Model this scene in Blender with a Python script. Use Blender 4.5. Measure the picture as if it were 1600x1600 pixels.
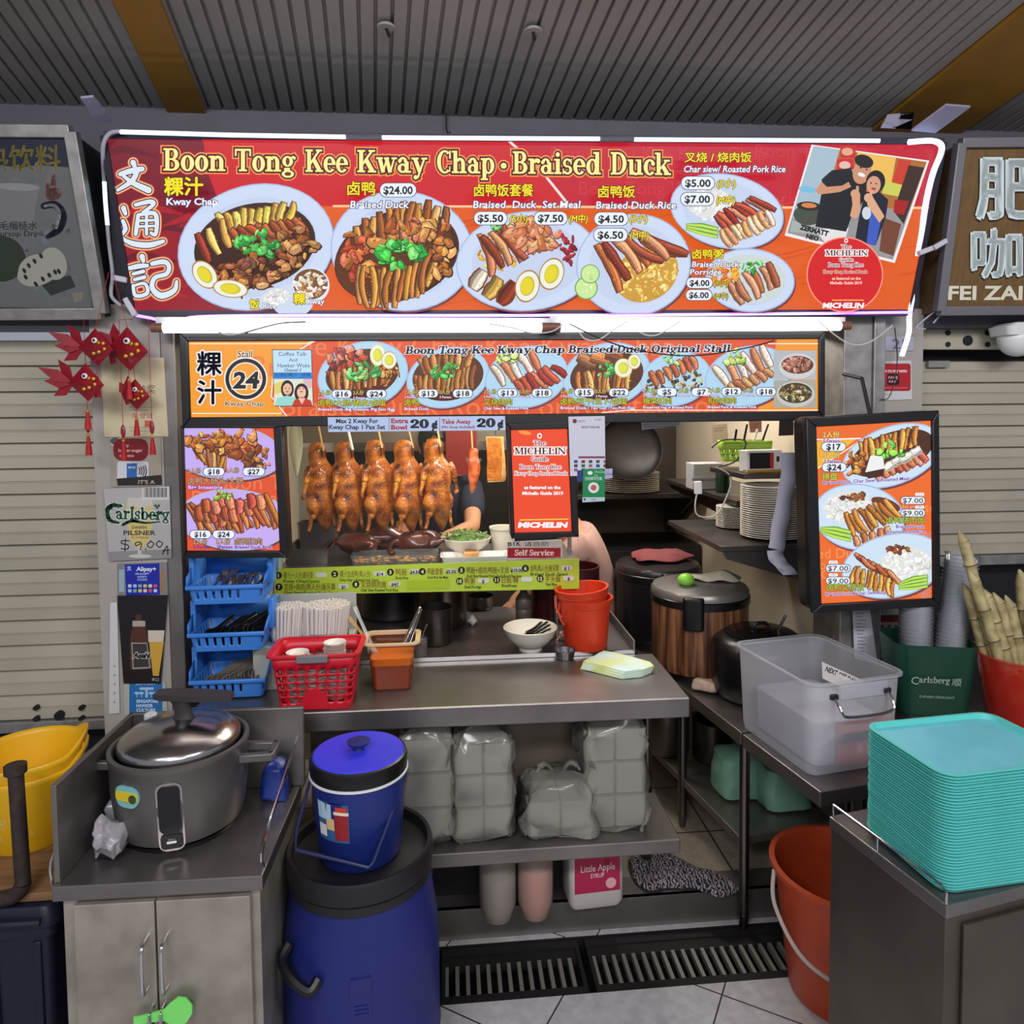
import bpy, bmesh, math, random
from mathutils import Vector, Matrix

for _o in list(bpy.data.objects):
    bpy.data.objects.remove(_o)
SC = bpy.context.scene
COL = SC.collection
PI = math.pi
R = math.radians

# ---------------------------------------------------------------- camera
CAM_H = 1.75
F = 1120.0
YAW, PITCH, ROLL = R(5.06), R(-3.0), R(-0.5)
cd = bpy.data.cameras.new('camera')
cam = bpy.data.objects.new('camera', cd)
COL.objects.link(cam)
cd.sensor_width = 36.0
cd.lens = 36.0 * F / 1600.0
cd.clip_start = 0.05
AXY = 699.0                   # the lens looks at this row; the frame is shifted down from it
cd.shift_y = (AXY - 800.0) / 1600.0
RC = Matrix.Rotation(-YAW, 3, 'Z') @ Matrix.Rotation(PI / 2 + PITCH, 3, 'X') @ Matrix.Rotation(ROLL, 3, 'Z')
cam.location = (0, 0, CAM_H)
cam.rotation_euler = RC.to_euler()
SC.camera = cam
C0 = Vector((0, 0, CAM_H))

# ---------------------------------------------------------------- world, lamps, exposure
w = bpy.data.worlds.new('world')
SC.world = w
w.use_nodes = True
w.node_tree.nodes['Background'].inputs[0].default_value = (0.80, 0.86, 1.0, 1)
w.node_tree.nodes['Background'].inputs[1].default_value = 0.36
SC.view_settings.view_transform = 'Standard'
SC.view_settings.look = 'None'
SC.view_settings.gamma = 1.0
SC.view_settings.exposure = 0.0
SC.view_settings.use_curve_mapping = False
try:
    SC.cycles.max_bounces = 8
    SC.cycles.transparent_max_bounces = 24
    SC.cycles.caustics_reflective = False
    SC.cycles.caustics_refractive = False
    SC.cycles.sample_clamp_indirect = 4.0
except Exception:
    pass


def area(name, loc, target, sx, sy, power, col=(1, 1, 1)):
    l = bpy.data.lights.new(name, 'AREA')
    l.shape = 'RECTANGLE'
    l.size, l.size_y, l.energy, l.color = sx, sy, power, col
    o = bpy.data.objects.new(name, l)
    COL.objects.link(o)
    o.location = loc
    o.rotation_euler = (Vector(target) - Vector(loc)).to_track_quat('-Z', 'Y').to_euler()
    return o


area('hall_ceiling_light', (-1.0, -0.6, 2.85), (-0.5, 1.6, 0.5), 1.3, 0.3, 38, (0.95, 0.97, 1.0))
area('hall_ceiling_light', (1.5, -0.5, 2.85), (1.2, 1.8, 0.5), 1.3, 0.3, 38, (0.97, 0.97, 1.0))
area('hall_ceiling_light', (0.3, -2.6, 2.95), (0.3, 1.2, 1.2), 2.4, 0.5, 40, (1.0, 0.97, 0.93))
area('kitchen_ceiling_light', (0.75, 3.3, 2.3), (0.7, 3.15, 0.0), 1.2, 0.2, 26, (1.0, 0.93, 0.84))
area('display_lamp', (0.1, 2.46, 1.84), (0.0, 2.76, 1.4), 0.9, 0.05, 7, (1.0, 0.86, 0.62))

# ---------------------------------------------------------------- pixel -> place helpers
def ray(px, py):
    return RC @ Vector(((px - 800.0) / F, (AXY - py) / F, -1.0))


def PY(px, py, Y):
    d = ray(px, py)
    return C0 + d * (Y / d.y)


def PZ(px, py, Z):
    d = ray(px, py)
    return C0 + d * ((Z - CAM_H) / d.z)


def PX(px, py, X):
    d = ray(px, py)
    return C0 + d * (X / d.x)


def sz(p, n):
    """real length of n photo pixels at the place p"""
    return n * -(RC.transposed() @ (Vector(p) - C0)).z / F


def lin(c):
    if isinstance(c, str):
        c = tuple(int(c[i:i + 2], 16) for i in (0, 2, 4))
    r = []
    for v in c[:3]:
        v = v / 255.0
        r.append(v / 12.92 if v <= 0.04045 else ((v + 0.055) / 1.055) ** 2.4)
    return tuple(r)


# ---------------------------------------------------------------- materials
MATS = {}


def newmat(name):
    m = bpy.data.materials.new(name)
    m.use_nodes = True
    return m, m.node_tree, m.node_tree.nodes['Principled BSDF']


def mat(name, col, rough=0.5, metal=0.0, noise=0.0, nscale=8.0, spec=0.5, bump=0.0, alpha=1.0, coat=0.0, col2=None, trans=0.0, sss=0.0, stretch=None):
    if name in MATS:
        return MATS[name]
    if noise > 1:              # called as rough, noise, scale
        metal, noise, nscale = 0.0, metal, noise
    m, nt, b = newmat(name)
    c = lin(col)
    b.inputs['Roughness'].default_value = rough
    b.inputs['Metallic'].default_value = metal
    b.inputs['Specular IOR Level'].default_value = spec
    b.inputs['Base Color'].default_value = (*c, 1)
    b.inputs['Alpha'].default_value = alpha
    b.inputs['Coat Weight'].default_value = coat
    b.inputs['Transmission Weight'].default_value = trans
    if sss:
        b.inputs['Subsurface Weight'].default_value = sss
        b.inputs['Subsurface Radius'].default_value = (0.02, 0.01, 0.006)
    if noise or bump or col2:
        tc = nt.nodes.new('ShaderNodeTexCoord')
        n = nt.nodes.new('ShaderNodeTexNoise')
        n.inputs['Scale'].default_value = nscale
        n.inputs['Detail'].default_value = 6
        if stretch:
            mp = nt.nodes.new('ShaderNodeMapping')
            mp.inputs['Scale'].default_value = stretch
            nt.links.new(tc.outputs['Object'], mp.inputs[0])
            nt.links.new(mp.outputs[0], n.inputs['Vector'])
        else:
            nt.links.new(tc.outputs['Object'], n.inputs['Vector'])
        if noise or col2:
            r = nt.nodes.new('ShaderNodeValToRGB')
            c2 = lin(col2) if col2 else tuple(v * (1 - noise) for v in c)
            r.color_ramp.elements[0].position = 0.35
            r.color_ramp.elements[1].position = 0.65
            r.color_ramp.elements[0].color = (*c2, 1)
            r.color_ramp.elements[1].color = (*c, 1)
            nt.links.new(n.outputs['Fac'], r.inputs[0])
            nt.links.new(r.outputs[0], b.inputs['Base Color'])
        if bump:
            bp = nt.nodes.new('ShaderNodeBump')
            bp.inputs['Strength'].default_value = bump
            bp.inputs['Distance'].default_value = 0.01
            nt.links.new(n.outputs['Fac'], bp.inputs['Height'])
            nt.links.new(bp.outputs[0], b.inputs['Normal'])
    MATS[name] = m
    return m


def glow(name, col, strength):
    if name in MATS:
        return MATS[name]
    m, nt, b = newmat(name)
    b.inputs['Base Color'].default_value = (0.8, 0.8, 0.8, 1)
    b.inputs['Emission Color'].default_value = (*lin(col), 1)
    b.inputs['Emission Strength'].default_value = strength
    MATS[name] = m
    return m


def clear(name, tint=(255, 255, 255), opacity=0.08, rough=0.05, gloss=0.12):
    """thin clear sheet: mostly see-through, a little tint and sheen"""
    if name in MATS:
        return MATS[name]
    m, nt, b = newmat(name)
    b.inputs['Base Color'].default_value = (*lin(tint), 1)
    b.inputs['Roughness'].default_value = rough
    tr = nt.nodes.new('ShaderNodeBsdfTransparent')
    gl = nt.nodes.new('ShaderNodeBsdfGlossy')
    gl.inputs['Roughness'].default_value = rough
    lw = nt.nodes.new('ShaderNodeLayerWeight')
    lw.inputs['Blend'].default_value = gloss
    mx = nt.nodes.new('ShaderNodeMixShader')
    mx.inputs[0].default_value = opacity
    mx2 = nt.nodes.new('ShaderNodeMixShader')
    out = nt.nodes['Material Output']
    nt.links.new(tr.outputs[0], mx.inputs[1])
    nt.links.new(b.outputs[0], mx.inputs[2])
    nt.links.new(lw.outputs['Fresnel'], mx2.inputs[0])
    nt.links.new(mx.outputs[0], mx2.inputs[1])
    nt.links.new(gl.outputs[0], mx2.inputs[2])
    nt.links.new(mx2.outputs[0], out.inputs['Surface'])
    MATS[name] = m
    return m


def vprint(name, emission, rough=0.35):
    """printed sheet: colour read from the mesh; backlit when emission > 0"""
    if name in MATS:
        return MATS[name]
    m, nt, b = newmat(name)
    a = nt.nodes.new('ShaderNodeVertexColor')
    a.layer_name = 'print'
    b.inputs['Roughness'].default_value = rough
    if emission:
        b.inputs['Base Color'].default_value = (0.02, 0.02, 0.02, 1)
        b.inputs['Specular IOR Level'].default_value = 0.2
        nt.links.new(a.outputs['Color'], b.inputs['Emission Color'])
        b.inputs['Emission Strength'].default_value = emission
    else:
        nt.links.new(a.outputs['Color'], b.inputs['Base Color'])
    MATS[name] = m
    return m


STEEL = mat('brushed_steel', (176, 172, 168), 0.36, .85, 0.2, 3.0, stretch=(1, 6, 6), bump=0.02)
STEELD = mat('worn_steel', (146, 140, 136), 0.42, .8, 0.3, 4.0, bump=0.03)
STEELT = mat('counter_steel', (146, 140, 139), 0.34, .85, 0.28, 5.0, bump=0.03)
CHROME = mat('polished_steel', (205, 205, 208), 0.15, 1.0)
ALU = mat('aluminium', (168, 164, 160), 0.45, 0.7, 0.3, 20.0)
BLACKP = mat('black_plastic', (16, 15, 18), 0.32)
BLACKM = mat('matt_black', (12, 12, 14), 0.6)
WHITEP = mat('white_plastic', (225, 225, 225), 0.35)
MELA = mat('white_melamine', (226, 220, 208), 0.3)
BLUEP = mat('blue_basket_plastic', (62, 128, 215), 0.4)
WIRE_W = mat('white_cable', (200, 198, 196), 0.5)
WIRE_D = mat('dark_cable', (25, 24, 26), 0.5)
RED = mat('red_fabric', (176, 22, 30), 0.6, noise=0.3, nscale=60)


# ---------------------------------------------------------------- mesh builder
class MB:
    def __init__(s):
        s.bm = bmesh.new()

    def quad(s, pts):
        vs = [s.bm.verts.new(p) for p in pts]
        return s.bm.faces.new(vs)

    def box(s, lo, hi, rz=0.0, c=None):
        x0, y0, z0 = lo
        x1, y1, z1 = hi
        ps = [Vector(p) for p in ((x0, y0, z0), (x1, y0, z0), (x1, y1, z0), (x0, y1, z0), (x0, y0, z1), (x1, y0, z1), (x1, y1, z1), (x0, y1, z1))]
        if rz:
            cc = Vector(c) if c else Vector(((x0 + x1) / 2, (y0 + y1) / 2, 0))
            m = Matrix.Rotation(rz, 3, 'Z')
            ps = [m @ (p - cc) + cc for p in ps]
        s.hexa(ps)
        return s

    def hexa(s, ps):
        v = [s.bm.verts.new(p) for p in ps]
        for f in ((0, 3, 2, 1), (4, 5, 6, 7), (0, 1, 5, 4), (1, 2, 6, 5), (2, 3, 7, 6), (3, 0, 4, 7)):
            s.bm.faces.new([v[i] for i in f])
        return s

    def bar(s, a, b, wd, th, up=(0, 0, 1)):
        a, b = Vector(a), Vector(b)
        d = (b - a).normalized()
        u = Vector(up)
        if abs(d.dot(u)) > 0.98:
            u = Vector((0, 1, 0))
        x = d.cross(u).normalized() * (wd / 2)
        y = x.cross(d).normalized() * (th / 2)
        s.hexa([a - x - y, a + x - y, a + x + y, a - x + y, b - x - y, b + x - y, b + x + y, b - x + y])
        return s

    def loft(s, rings, cap0=True, cap1=True, close=True):
        vr = [[s.bm.verts.new(p) for p in r] for r in rings]
        n = len(vr[0])
        for a, b in zip(vr, vr[1:]):
            for i in range(n if close else n - 1):
                j = (i + 1) % n
                s.bm.faces.new((a[i], a[j], b[j], b[i]))
        if cap0 and close:
            s.bm.faces.new(vr[0][::-1])
        if cap1 and close:
            s.bm.faces.new(vr[-1])
        return s

    def cyl(s, a, b, r0, r1=None, seg=16, caps=True):
        r1 = r0 if r1 is None else r1
        return s.tube([a, b], [r0, r1], seg, caps)

    def tube(s, pts, r, seg=8, caps=True, flat=1.0):
        pts = [Vector(p) for p in pts]
        rs = r if isinstance(r, (list, tuple)) else [r] * len(pts)
        rings = []
        d0 = (pts[1] - pts[0]).normalized()
        u = Vector((0, 0, 1)) if abs(d0.z) < 0.9 else Vector((1, 0, 0))
        x = d0.cross(u).normalized()
        for i, p in enumerate(pts):
            a = pts[max(i - 1, 0)]
            b = pts[min(i + 1, len(pts) - 1)]
            d = (b - a).normalized()
            x = (x - d * x.dot(d)).normalized()
            y = d.cross(x)
            rings.append([p + (x * math.cos(t) + y * math.sin(t) * flat) * rs[i] for t in [2 * PI * k / seg for k in range(seg)]])
        return s.loft(rings, caps, caps)

    def lathe(s, prof, o=(0, 0, 0), seg=32, sx=1.0, sy=1.0, capb=True, capt=False):
        o = Vector(o)
        rings = [[o + Vector((r * sx * math.cos(2 * PI * k / seg), r * sy * math.sin(2 * PI * k / seg), z)) for k in range(seg)] for r, z in prof]
        return s.loft(rings, capb, capt)

    def rrings(s, secs, seg=5):
        """loft of rounded rectangles: (half x, half y, corner radius, z[, ox, oy])"""
        rings = []
        for q in secs:
            hx, hy, r, z = q[:4]
            ox, oy = (q[4], q[5]) if len(q) > 4 else (0, 0)
            ring = []
            for cx, cy, a0 in ((1, 1, 0), (-1, 1, 90), (-1, -1, 180), (1, -1, 270)):
                for k in range(seg + 1):
                    a = R(a0 + 90.0 * k / seg)
                    ring.append(Vector((ox + cx * (hx - r) + r * math.cos(a), oy + cy * (hy - r) + r * math.sin(a), z)))
            rings.append(ring)
        return rings

    def rr(s, secs, seg=5, capb=True, capt=False):
        return s.loft(s.rrings(secs, seg), capb, capt)

    def ball(s, c, rx, ry=None, rz=None, seg=16, rot=None):
        ry = rx if ry is None else ry
        rz = rx if rz is None else rz
        m = Matrix.Translation(Vector(c)) @ (rot.to_4x4() if rot is not None else Matrix()) @ Matrix.Diagonal((rx, ry, rz, 1))
        bmesh.ops.create_uvsphere(s.bm, u_segments=seg, v_segments=max(6, seg * 2 // 3), radius=1, matrix=m)
        return s

    def prism(s, pts, vec):
        vec = Vector(vec)
        a = [Vector(p) for p in pts]
        return s.loft([a, [p + vec for p in a]])

    def noise(s, amt, seed=0, fz=1.0):
        rnd = random.Random(seed)
        for v in s.bm.verts:
            v.co += Vector((rnd.uniform(-1, 1), rnd.uniform(-1, 1), rnd.uniform(-1, 1) * fz)) * amt
        return s

    def xf(s, m):
        bmesh.ops.transform(s.bm, matrix=m, verts=s.bm.verts)
        return s

    def out(s, name, m, parent=None, world=False, smooth=40, bevel=0.0, sub=0, solid=0.0, seg=2):
        bmesh.ops.recalc_face_normals(s.bm, faces=s.bm.faces)
        me = bpy.data.meshes.new(name)
        if world and parent is not None:
            s.bm.transform(PM[parent.name].inverted())
        s.bm.to_mesh(me)
        s.bm.free()
        o = bpy.data.objects.new(name, me)
        COL.objects.link(o)
        me.materials.append(m)
        if smooth:
            me.polygons.foreach_set('use_smooth', [True] * len(me.polygons))
            me.set_sharp_from_angle(angle=R(smooth))
        if solid:
            q = o.modifiers.new('solid', 'SOLIDIFY')
            q.thickness = solid
            q.offset = -1
        if bevel:
            q = o.modifiers.new('bevel', 'BEVEL')
            q.width = bevel
            q.segments = seg
            q.limit_method = 'ANGLE'
            q.angle_limit = R(40)
        if sub:
            q = o.modifiers.new('sub', 'SUBSURF')
            q.levels = q.render_levels = sub
        if parent is not None:
            o.parent = parent
            PM[o.name] = PM.get(parent.name, Matrix())
        return o


PM = {}


def thing(name, label, cat, loc=(0, 0, 0), rz=0.0, group=None):
    o = bpy.data.objects.new(name, None)
    COL.objects.link(o)
    o.empty_display_size = 0.02
    o.location = loc
    o.rotation_euler = (0, 0, rz)
    PM[o.name] = Matrix.Translation(Vector(loc)) @ Matrix.Rotation(rz, 4, 'Z')
    return tag(o, label, cat, group)


def tag(o, label, cat, group=None):
    o['label'] = label
    o['category'] = cat
    if group:
        o['group'] = group
    return o


def struct(o):
    o['kind'] = 'structure'
    return o


def dup(root, loc, rz=None, label=None, group=None, scale=None):
    r = root.copy()
    COL.objects.link(r)
    r.location = loc
    if rz is not None:
        r.rotation_euler = rz if isinstance(rz, (tuple, list)) else (0, 0, rz)
    if scale:
        r.scale = (scale, scale, scale)
    if label:
        r['label'] = label
    if group:
        r['group'] = group
    for ch in list(root.children):
        c = ch.copy()
        COL.objects.link(c)
        c.parent = r
        for g in list(ch.children):
            d = g.copy()
            COL.objects.link(d)
            d.parent = c
    return r


ORD = ['topmost', 'second', 'third', 'fourth', 'fifth', 'sixth', 'seventh', 'eighth', 'ninth', 'tenth', 'eleventh', 'twelfth', 'thirteenth',
       'fourteenth', 'fifteenth', 'sixteenth', 'seventeenth', 'eighteenth', 'nineteenth', 'twentieth']
TENS = {2: 'twenty', 3: 'thirty', 4: 'forty'}


def ordn(i):
    """0 -> topmost, 1 -> second ..."""
    if i < 20:
        return ORD[i]
    n = i + 1
    t, u = divmod(n, 10)
    if u == 0:
        return {3: 'thirtieth', 4: 'fortieth', 5: 'fiftieth'}[t]
    return TENS[t] + '-' + ('first' if u == 1 else ORD[u - 1])


def spline(pts, n=6):
    """Catmull-Rom through points of any dimension"""
    out = []
    P_ = [tuple(p) for p in pts]
    for i in range(len(P_) - 1):
        a = P_[max(i - 1, 0)]
        b, c = P_[i], P_[i + 1]
        d = P_[min(i + 2, len(P_) - 1)]
        for k in range(n):
            t = k / n
            out.append(tuple(0.5 * ((2 * b[j]) + (-a[j] + c[j]) * t + (2 * a[j] - 5 * b[j] + 4 * c[j] - d[j]) * t * t + (-a[j] + 3 * b[j] - 3 * c[j] + d[j]) * t ** 3) for j in range(len(b))))
    out.append(P_[-1])
    return out

# ---------------------------------------------------------------- printed artwork (flat sheets)
def tmesh(s, bold=0.0, cache={}):
    k = (s, bold)
    if k not in cache:
        c = bpy.data.curves.new('lettering', 'FONT')
        c.body = s
        c.size = 1
        c.offset = bold
        c.resolution_u = 2
        o = bpy.data.objects.new('lettering', c)
        m = o.to_mesh()
        vs = [(v.co.x, v.co.y) for v in m.vertices]
        fs = [tuple(p.vertices) for p in m.polygons]
        o.to_mesh_clear()
        bpy.data.objects.remove(o)
        bpy.data.curves.remove(c)
        cache[k] = (vs, fs)
    return cache[k]


# slab-serif letters: lists of ('R',x0,y0,x1,y1) bars, ('L',x0,y0,x1,y1,w) strokes, ('A',cx,cy,rx,ry,a0,a1,thick,thin) arcs, ('D',x,y,r) balls
def _st(x, h, t=.19, lt=.09, rt=.09, lb=.09, rb=.09, q=.085):
    r = [('R', x, 0, x + t, h)]
    if lt or rt:
        r.append(('R', x - lt, h - q, x + t + rt, h))
    if lb or rb:
        r.append(('R', x - lb, 0, x + t + rb, q))
    return r


_o = [('A', .33, .34, .31, .36, 0, 360, .2, .08)]
SLAB = {
    'B': (.80, _st(.1, 1, rt=0, rb=0) + [('R', .2, .915, .42, 1), ('R', .2, .48, .42, .555), ('R', .2, 0, .42, .085), ('A', .42, .745, .27, .255, 90, -90, .19, .085), ('A', .42, .27, .33, .27, 90, -90, .2, .085)]),
    'T': (.86, _st(.33, 1, lt=0, rt=0, lb=.1, rb=.1) + [('R', .03, .91, .82, 1), ('L', .07, 1, .07, .68, .08), ('L', .78, 1, .78, .68, .08)]),
    'K': (.92, _st(.1, 1) + [('L', .26, .36, .72, .96, .1), ('L', .42, .58, .74, .05, .2), ('R', .55, .915, .86, 1), ('R', .52, 0, .92, .085)]),
    'C': (.80, [('A', .43, .5, .40, .52, 50, 310, .2, .085), ('R', .66, .64, .74, 1), ('R', .66, .06, .72, .3)]),
    'D': (.88, _st(.1, 1, rt=0, rb=0) + [('R', .2, .915, .4, 1), ('R', .2, 0, .4, .085), ('A', .38, .5, .44, .5, 90, -90, .2, .085)]),
    'O': (.90, [('A', .44, .5, .41, .52, 0, 360, .21, .085)]),
    'S': (.70, [('A', .35, .73, .28, .28, 30, 270, .15, .09), ('A', .35, .27, .30, .29, 90, -150, .17, .09), ('R', .57, .68, .64, 1), ('R', .04, 0, .11, .32)]),
    'M': (1.1, _st(.12, 1, t=.09) + _st(.82, 1, t=.18) + [('L', .2, 1, .52, .05, .17), ('L', .86, 1, .52, .05, .08)]),
    'I': (.42, _st(.12, 1)),
    'H': (.95, _st(.1, 1) + _st(.65, 1) + [('R', .2, .45, .75, .54)]),
    'E': (.78, _st(.1, 1, rt=0, rb=0) + [('R', .2, .915, .68, 1), ('R', .2, .46, .5, .54), ('R', .2, 0, .7, .085), ('L', .66, 1, .66, .74, .07), ('L', .5, .38, .5, .62, .06), ('L', .68, 0, .68, .28, .07)]),
    'L': (.72, _st(.1, 1, rb=0) + [('R', .2, 0, .68, .085), ('L', .65, 0, .65, .32, .08)]),
    'N': (.95, _st(.1, 1, t=.09, rt=0) + _st(.76, 1, t=.09, lb=0, rb=0) + [('L', .16, .97, .78, .05, .18)]),
    'G': (.86, [('A', .43, .5, .40, .52, 50, 340, .2, .085), ('R', .62, .04, .8, .42), ('R', .5, .38, .86, .45), ('R', .66, .68, .73, 1)]),
    'o': (.66, _o),
    'n': (.80, _st(.09, .68, rt=0) + _st(.49, .45, lt=0, rt=0) + [('A', .42, .42, .26, .27, 0, 150, .19, .11)]),
    'u': (.80, _st(.09, .68, rt=0, lb=0, rb=0) + _st(.5, .68, rt=0, lb=0) + [('A', .42, .24, .30, .26, 180, 330, .16, .11)]),
    'h': (.80, _st(.09, 1, rt=0) + _st(.49, .45, lt=0, rt=0) + [('A', .42, .42, .26, .27, 0, 150, .19, .11)]),
    'g': (.68, [('A', .29, .46, .26, .24, 0, 360, .17, .075), ('A', .30, -.1, .30, .17, 0, 360, .14, .085), ('R', .12, .05, .4, .17), ('L', .45, .62, .6, .68, .08), ('D', .62, .61, .07)]),
    'e': (.64, [('A', .33, .34, .31, .36, 0, 320, .19, .085), ('R', .12, .32, .63, .4)]),
    'a': (.70, [('A', .28, .2, .25, .21, 0, 360, .16, .08), ('A', .28, .46, .22, .24, 0, 160, .16, .09), ('R', .38, .1, .56, .5), ('R', .4, 0, .68, .085), ('D', .13, .52, .085)]),
    'w': (1.0, [('L', .16, .66, .34, .0, .18), ('L', .34, .02, .5, .6, .08), ('L', .48, .66, .68, .0, .18), ('L', .68, .02, .86, .62, .08), ('R', .0, .595, .32, .68), ('R', .38, .595, .62, .68), ('R', .74, .595, 1.0, .68)]),
    'y': (.74, [('L', .16, .66, .4, .04, .18), ('L', .62, .64, .3, -.22, .09), ('R', .0, .595, .34, .68), ('R', .48, .595, .76, .68), ('D', .2, -.2, .1), ('L', .2, -.25, .34, -.18, .08)]),
    'p': (.76, [('R', .1, -.3, .29, .68), ('R', .01, .595, .2, .68), ('R', .01, -.3, .38, -.22), ('A', .4, .34, .31, .36, 0, 360, .19, .08)]),
    'd': (.78, [('R', .5, 0, .69, 1), ('R', .4, .915, .6, 1), ('R', .6, 0, .78, .085), ('A', .35, .34, .31, .36, 0, 360, .19, .08)]),
    'b': (.78, [('R', .1, 0, .29, 1), ('R', .01, .915, .2, 1), ('A', .42, .34, .31, .36, 0, 360, .19, .08)]),
    'r': (.60, _st(.09, .68, rt=0) + [('A', .44, .42, .22, .27, 60, 160, .14, .12), ('D', .5, .57, .1)]),
    'i': (.40, _st(.1, .68, rt=0) + [('D', .19, .87, .105)]),
    'l': (.40, _st(.1, 1, rt=0)),
    's': (.56, [('A', .28, .5, .22, .2, 20, 270, .13, .085), ('A', .28, .19, .24, .2, 90, -160, .14, .085), ('R', .44, .44, .5, .68), ('R', .04, 0, .1, .24)]),
    'c': (.60, [('A', .33, .34, .31, .36, 45, 320, .2, .085), ('D', .5, .5, .095)]),
    'k': (.80, _st(.09, 1, rt=0) + [('L', .24, .25, .6, .62, .08), ('L', .38, .42, .64, .04, .19), ('R', .46, .595, .76, .68), ('R', .46, 0, .82, .085)]),
    't': (.50, [('R', .14, .1, .33, .92), ('R', .02, .595, .46, .68), ('A', .32, .16, .18, .17, 180, 340, .15, .09)]),
    'f': (.50, [('R', .13, 0, .32, .8), ('R', .02, 0, .44, .085), ('R', .02, .595, .46, .68), ('A', .34, .78, .2, .22, 60, 180, .15, .1), ('D', .46, .88, .09)]),
    'v': (.72, [('L', .16, .66, .37, .0, .18), ('L', .58, .66, .37, .02, .08), ('R', .0, .595, .32, .68), ('R', .46, .595, .74, .68)]),
    'm': (1.16, _st(.09, .68, rt=0) + _st(.47, .45, lt=0, rt=0) + _st(.85, .45, lt=0, rt=0) + [('A', .42, .42, .25, .27, 0, 150, .18, .11), ('A', .8, .42, .25, .27, 0, 150, .18, .11)]),
    ' ': (.34, []), '.': (.3, [('D', .13, .09, .1)]), '/': (.5, [('L', .05, -.1, .45, 1, .09)]), '&': (.8, [('A', .36, .75, .2, .22, 0, 360, .12, .08), ('A', .34, .27, .3, .28, 0, 360, .16, .08)]),
    '1': (.5, _st(.16, 1, lt=0, rt=0) + [('L', .06, .8, .3, .98, .1)]),
    '2': (.66, [('A', .32, .7, .28, .3, 170, -40, .18, .09), ('L', .5, .56, .1, .1, .12), ('R', .06, 0, .6, .16), ('D', .14, .72, .1)]),
    '0': (.68, [('A', .33, .5, .31, .52, 0, 360, .2, .09)]),
}


def slab_polys(ch, e, n=14):
    """convex polygons of one letter, grown by e"""
    res = []
    for p in SLAB[ch][1]:
        if p[0] == 'R':
            _, a, b, c, d = p
            res.append([(a - e, b - e), (c + e, b - e), (c + e, d + e), (a - e, d + e)])
        elif p[0] == 'L':
            _, a, b, c, d, w_ = p
            l = math.hypot(c - a, d - b)
            ux, uy = (c - a) / l, (d - b) / l
            a, b, c, d = a - ux * e, b - uy * e, c + ux * e, d + uy * e
            k = w_ / 2 + e
            res.append([(a - uy * k, b + ux * k), (a + uy * k, b - ux * k), (c + uy * k, d - ux * k), (c - uy * k, d + ux * k)])
        elif p[0] == 'D':
            _, a, b, r = p
            res.append([(a + (r + e) * math.cos(2 * PI * k / 12), b + (r + e) * math.sin(2 * PI * k / 12)) for k in range(12)])
        else:
            _, cx, cy, rx, ry, a0, a1, tk, tn = p
            m = max(4, int(n * abs(a1 - a0) / 180))
            ox, oy, ix, iy = rx + e, ry + e, max(rx - tk - e, .005), max(ry - tn - e, .005)
            ext = math.degrees(e / max(rx, ry)) if abs(a1 - a0) < 360 else 0
            sg = 1 if a1 > a0 else -1
            a0, a1 = a0 - sg * ext, a1 + sg * ext
            for k in range(m):
                t0, t1 = R(a0 + (a1 - a0) * k / m), R(a0 + (a1 - a0) * (k + 1) / m)
                res.append([(cx + ox * math.cos(t0), cy + oy * math.sin(t0)), (cx + ox * math.cos(t1), cy + oy * math.sin(t1)), (cx + ix * math.cos(t1), cy + iy * math.sin(t1)), (cx + ix * math.cos(t0), cy + iy * math.sin(t0))])
    return res


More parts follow.
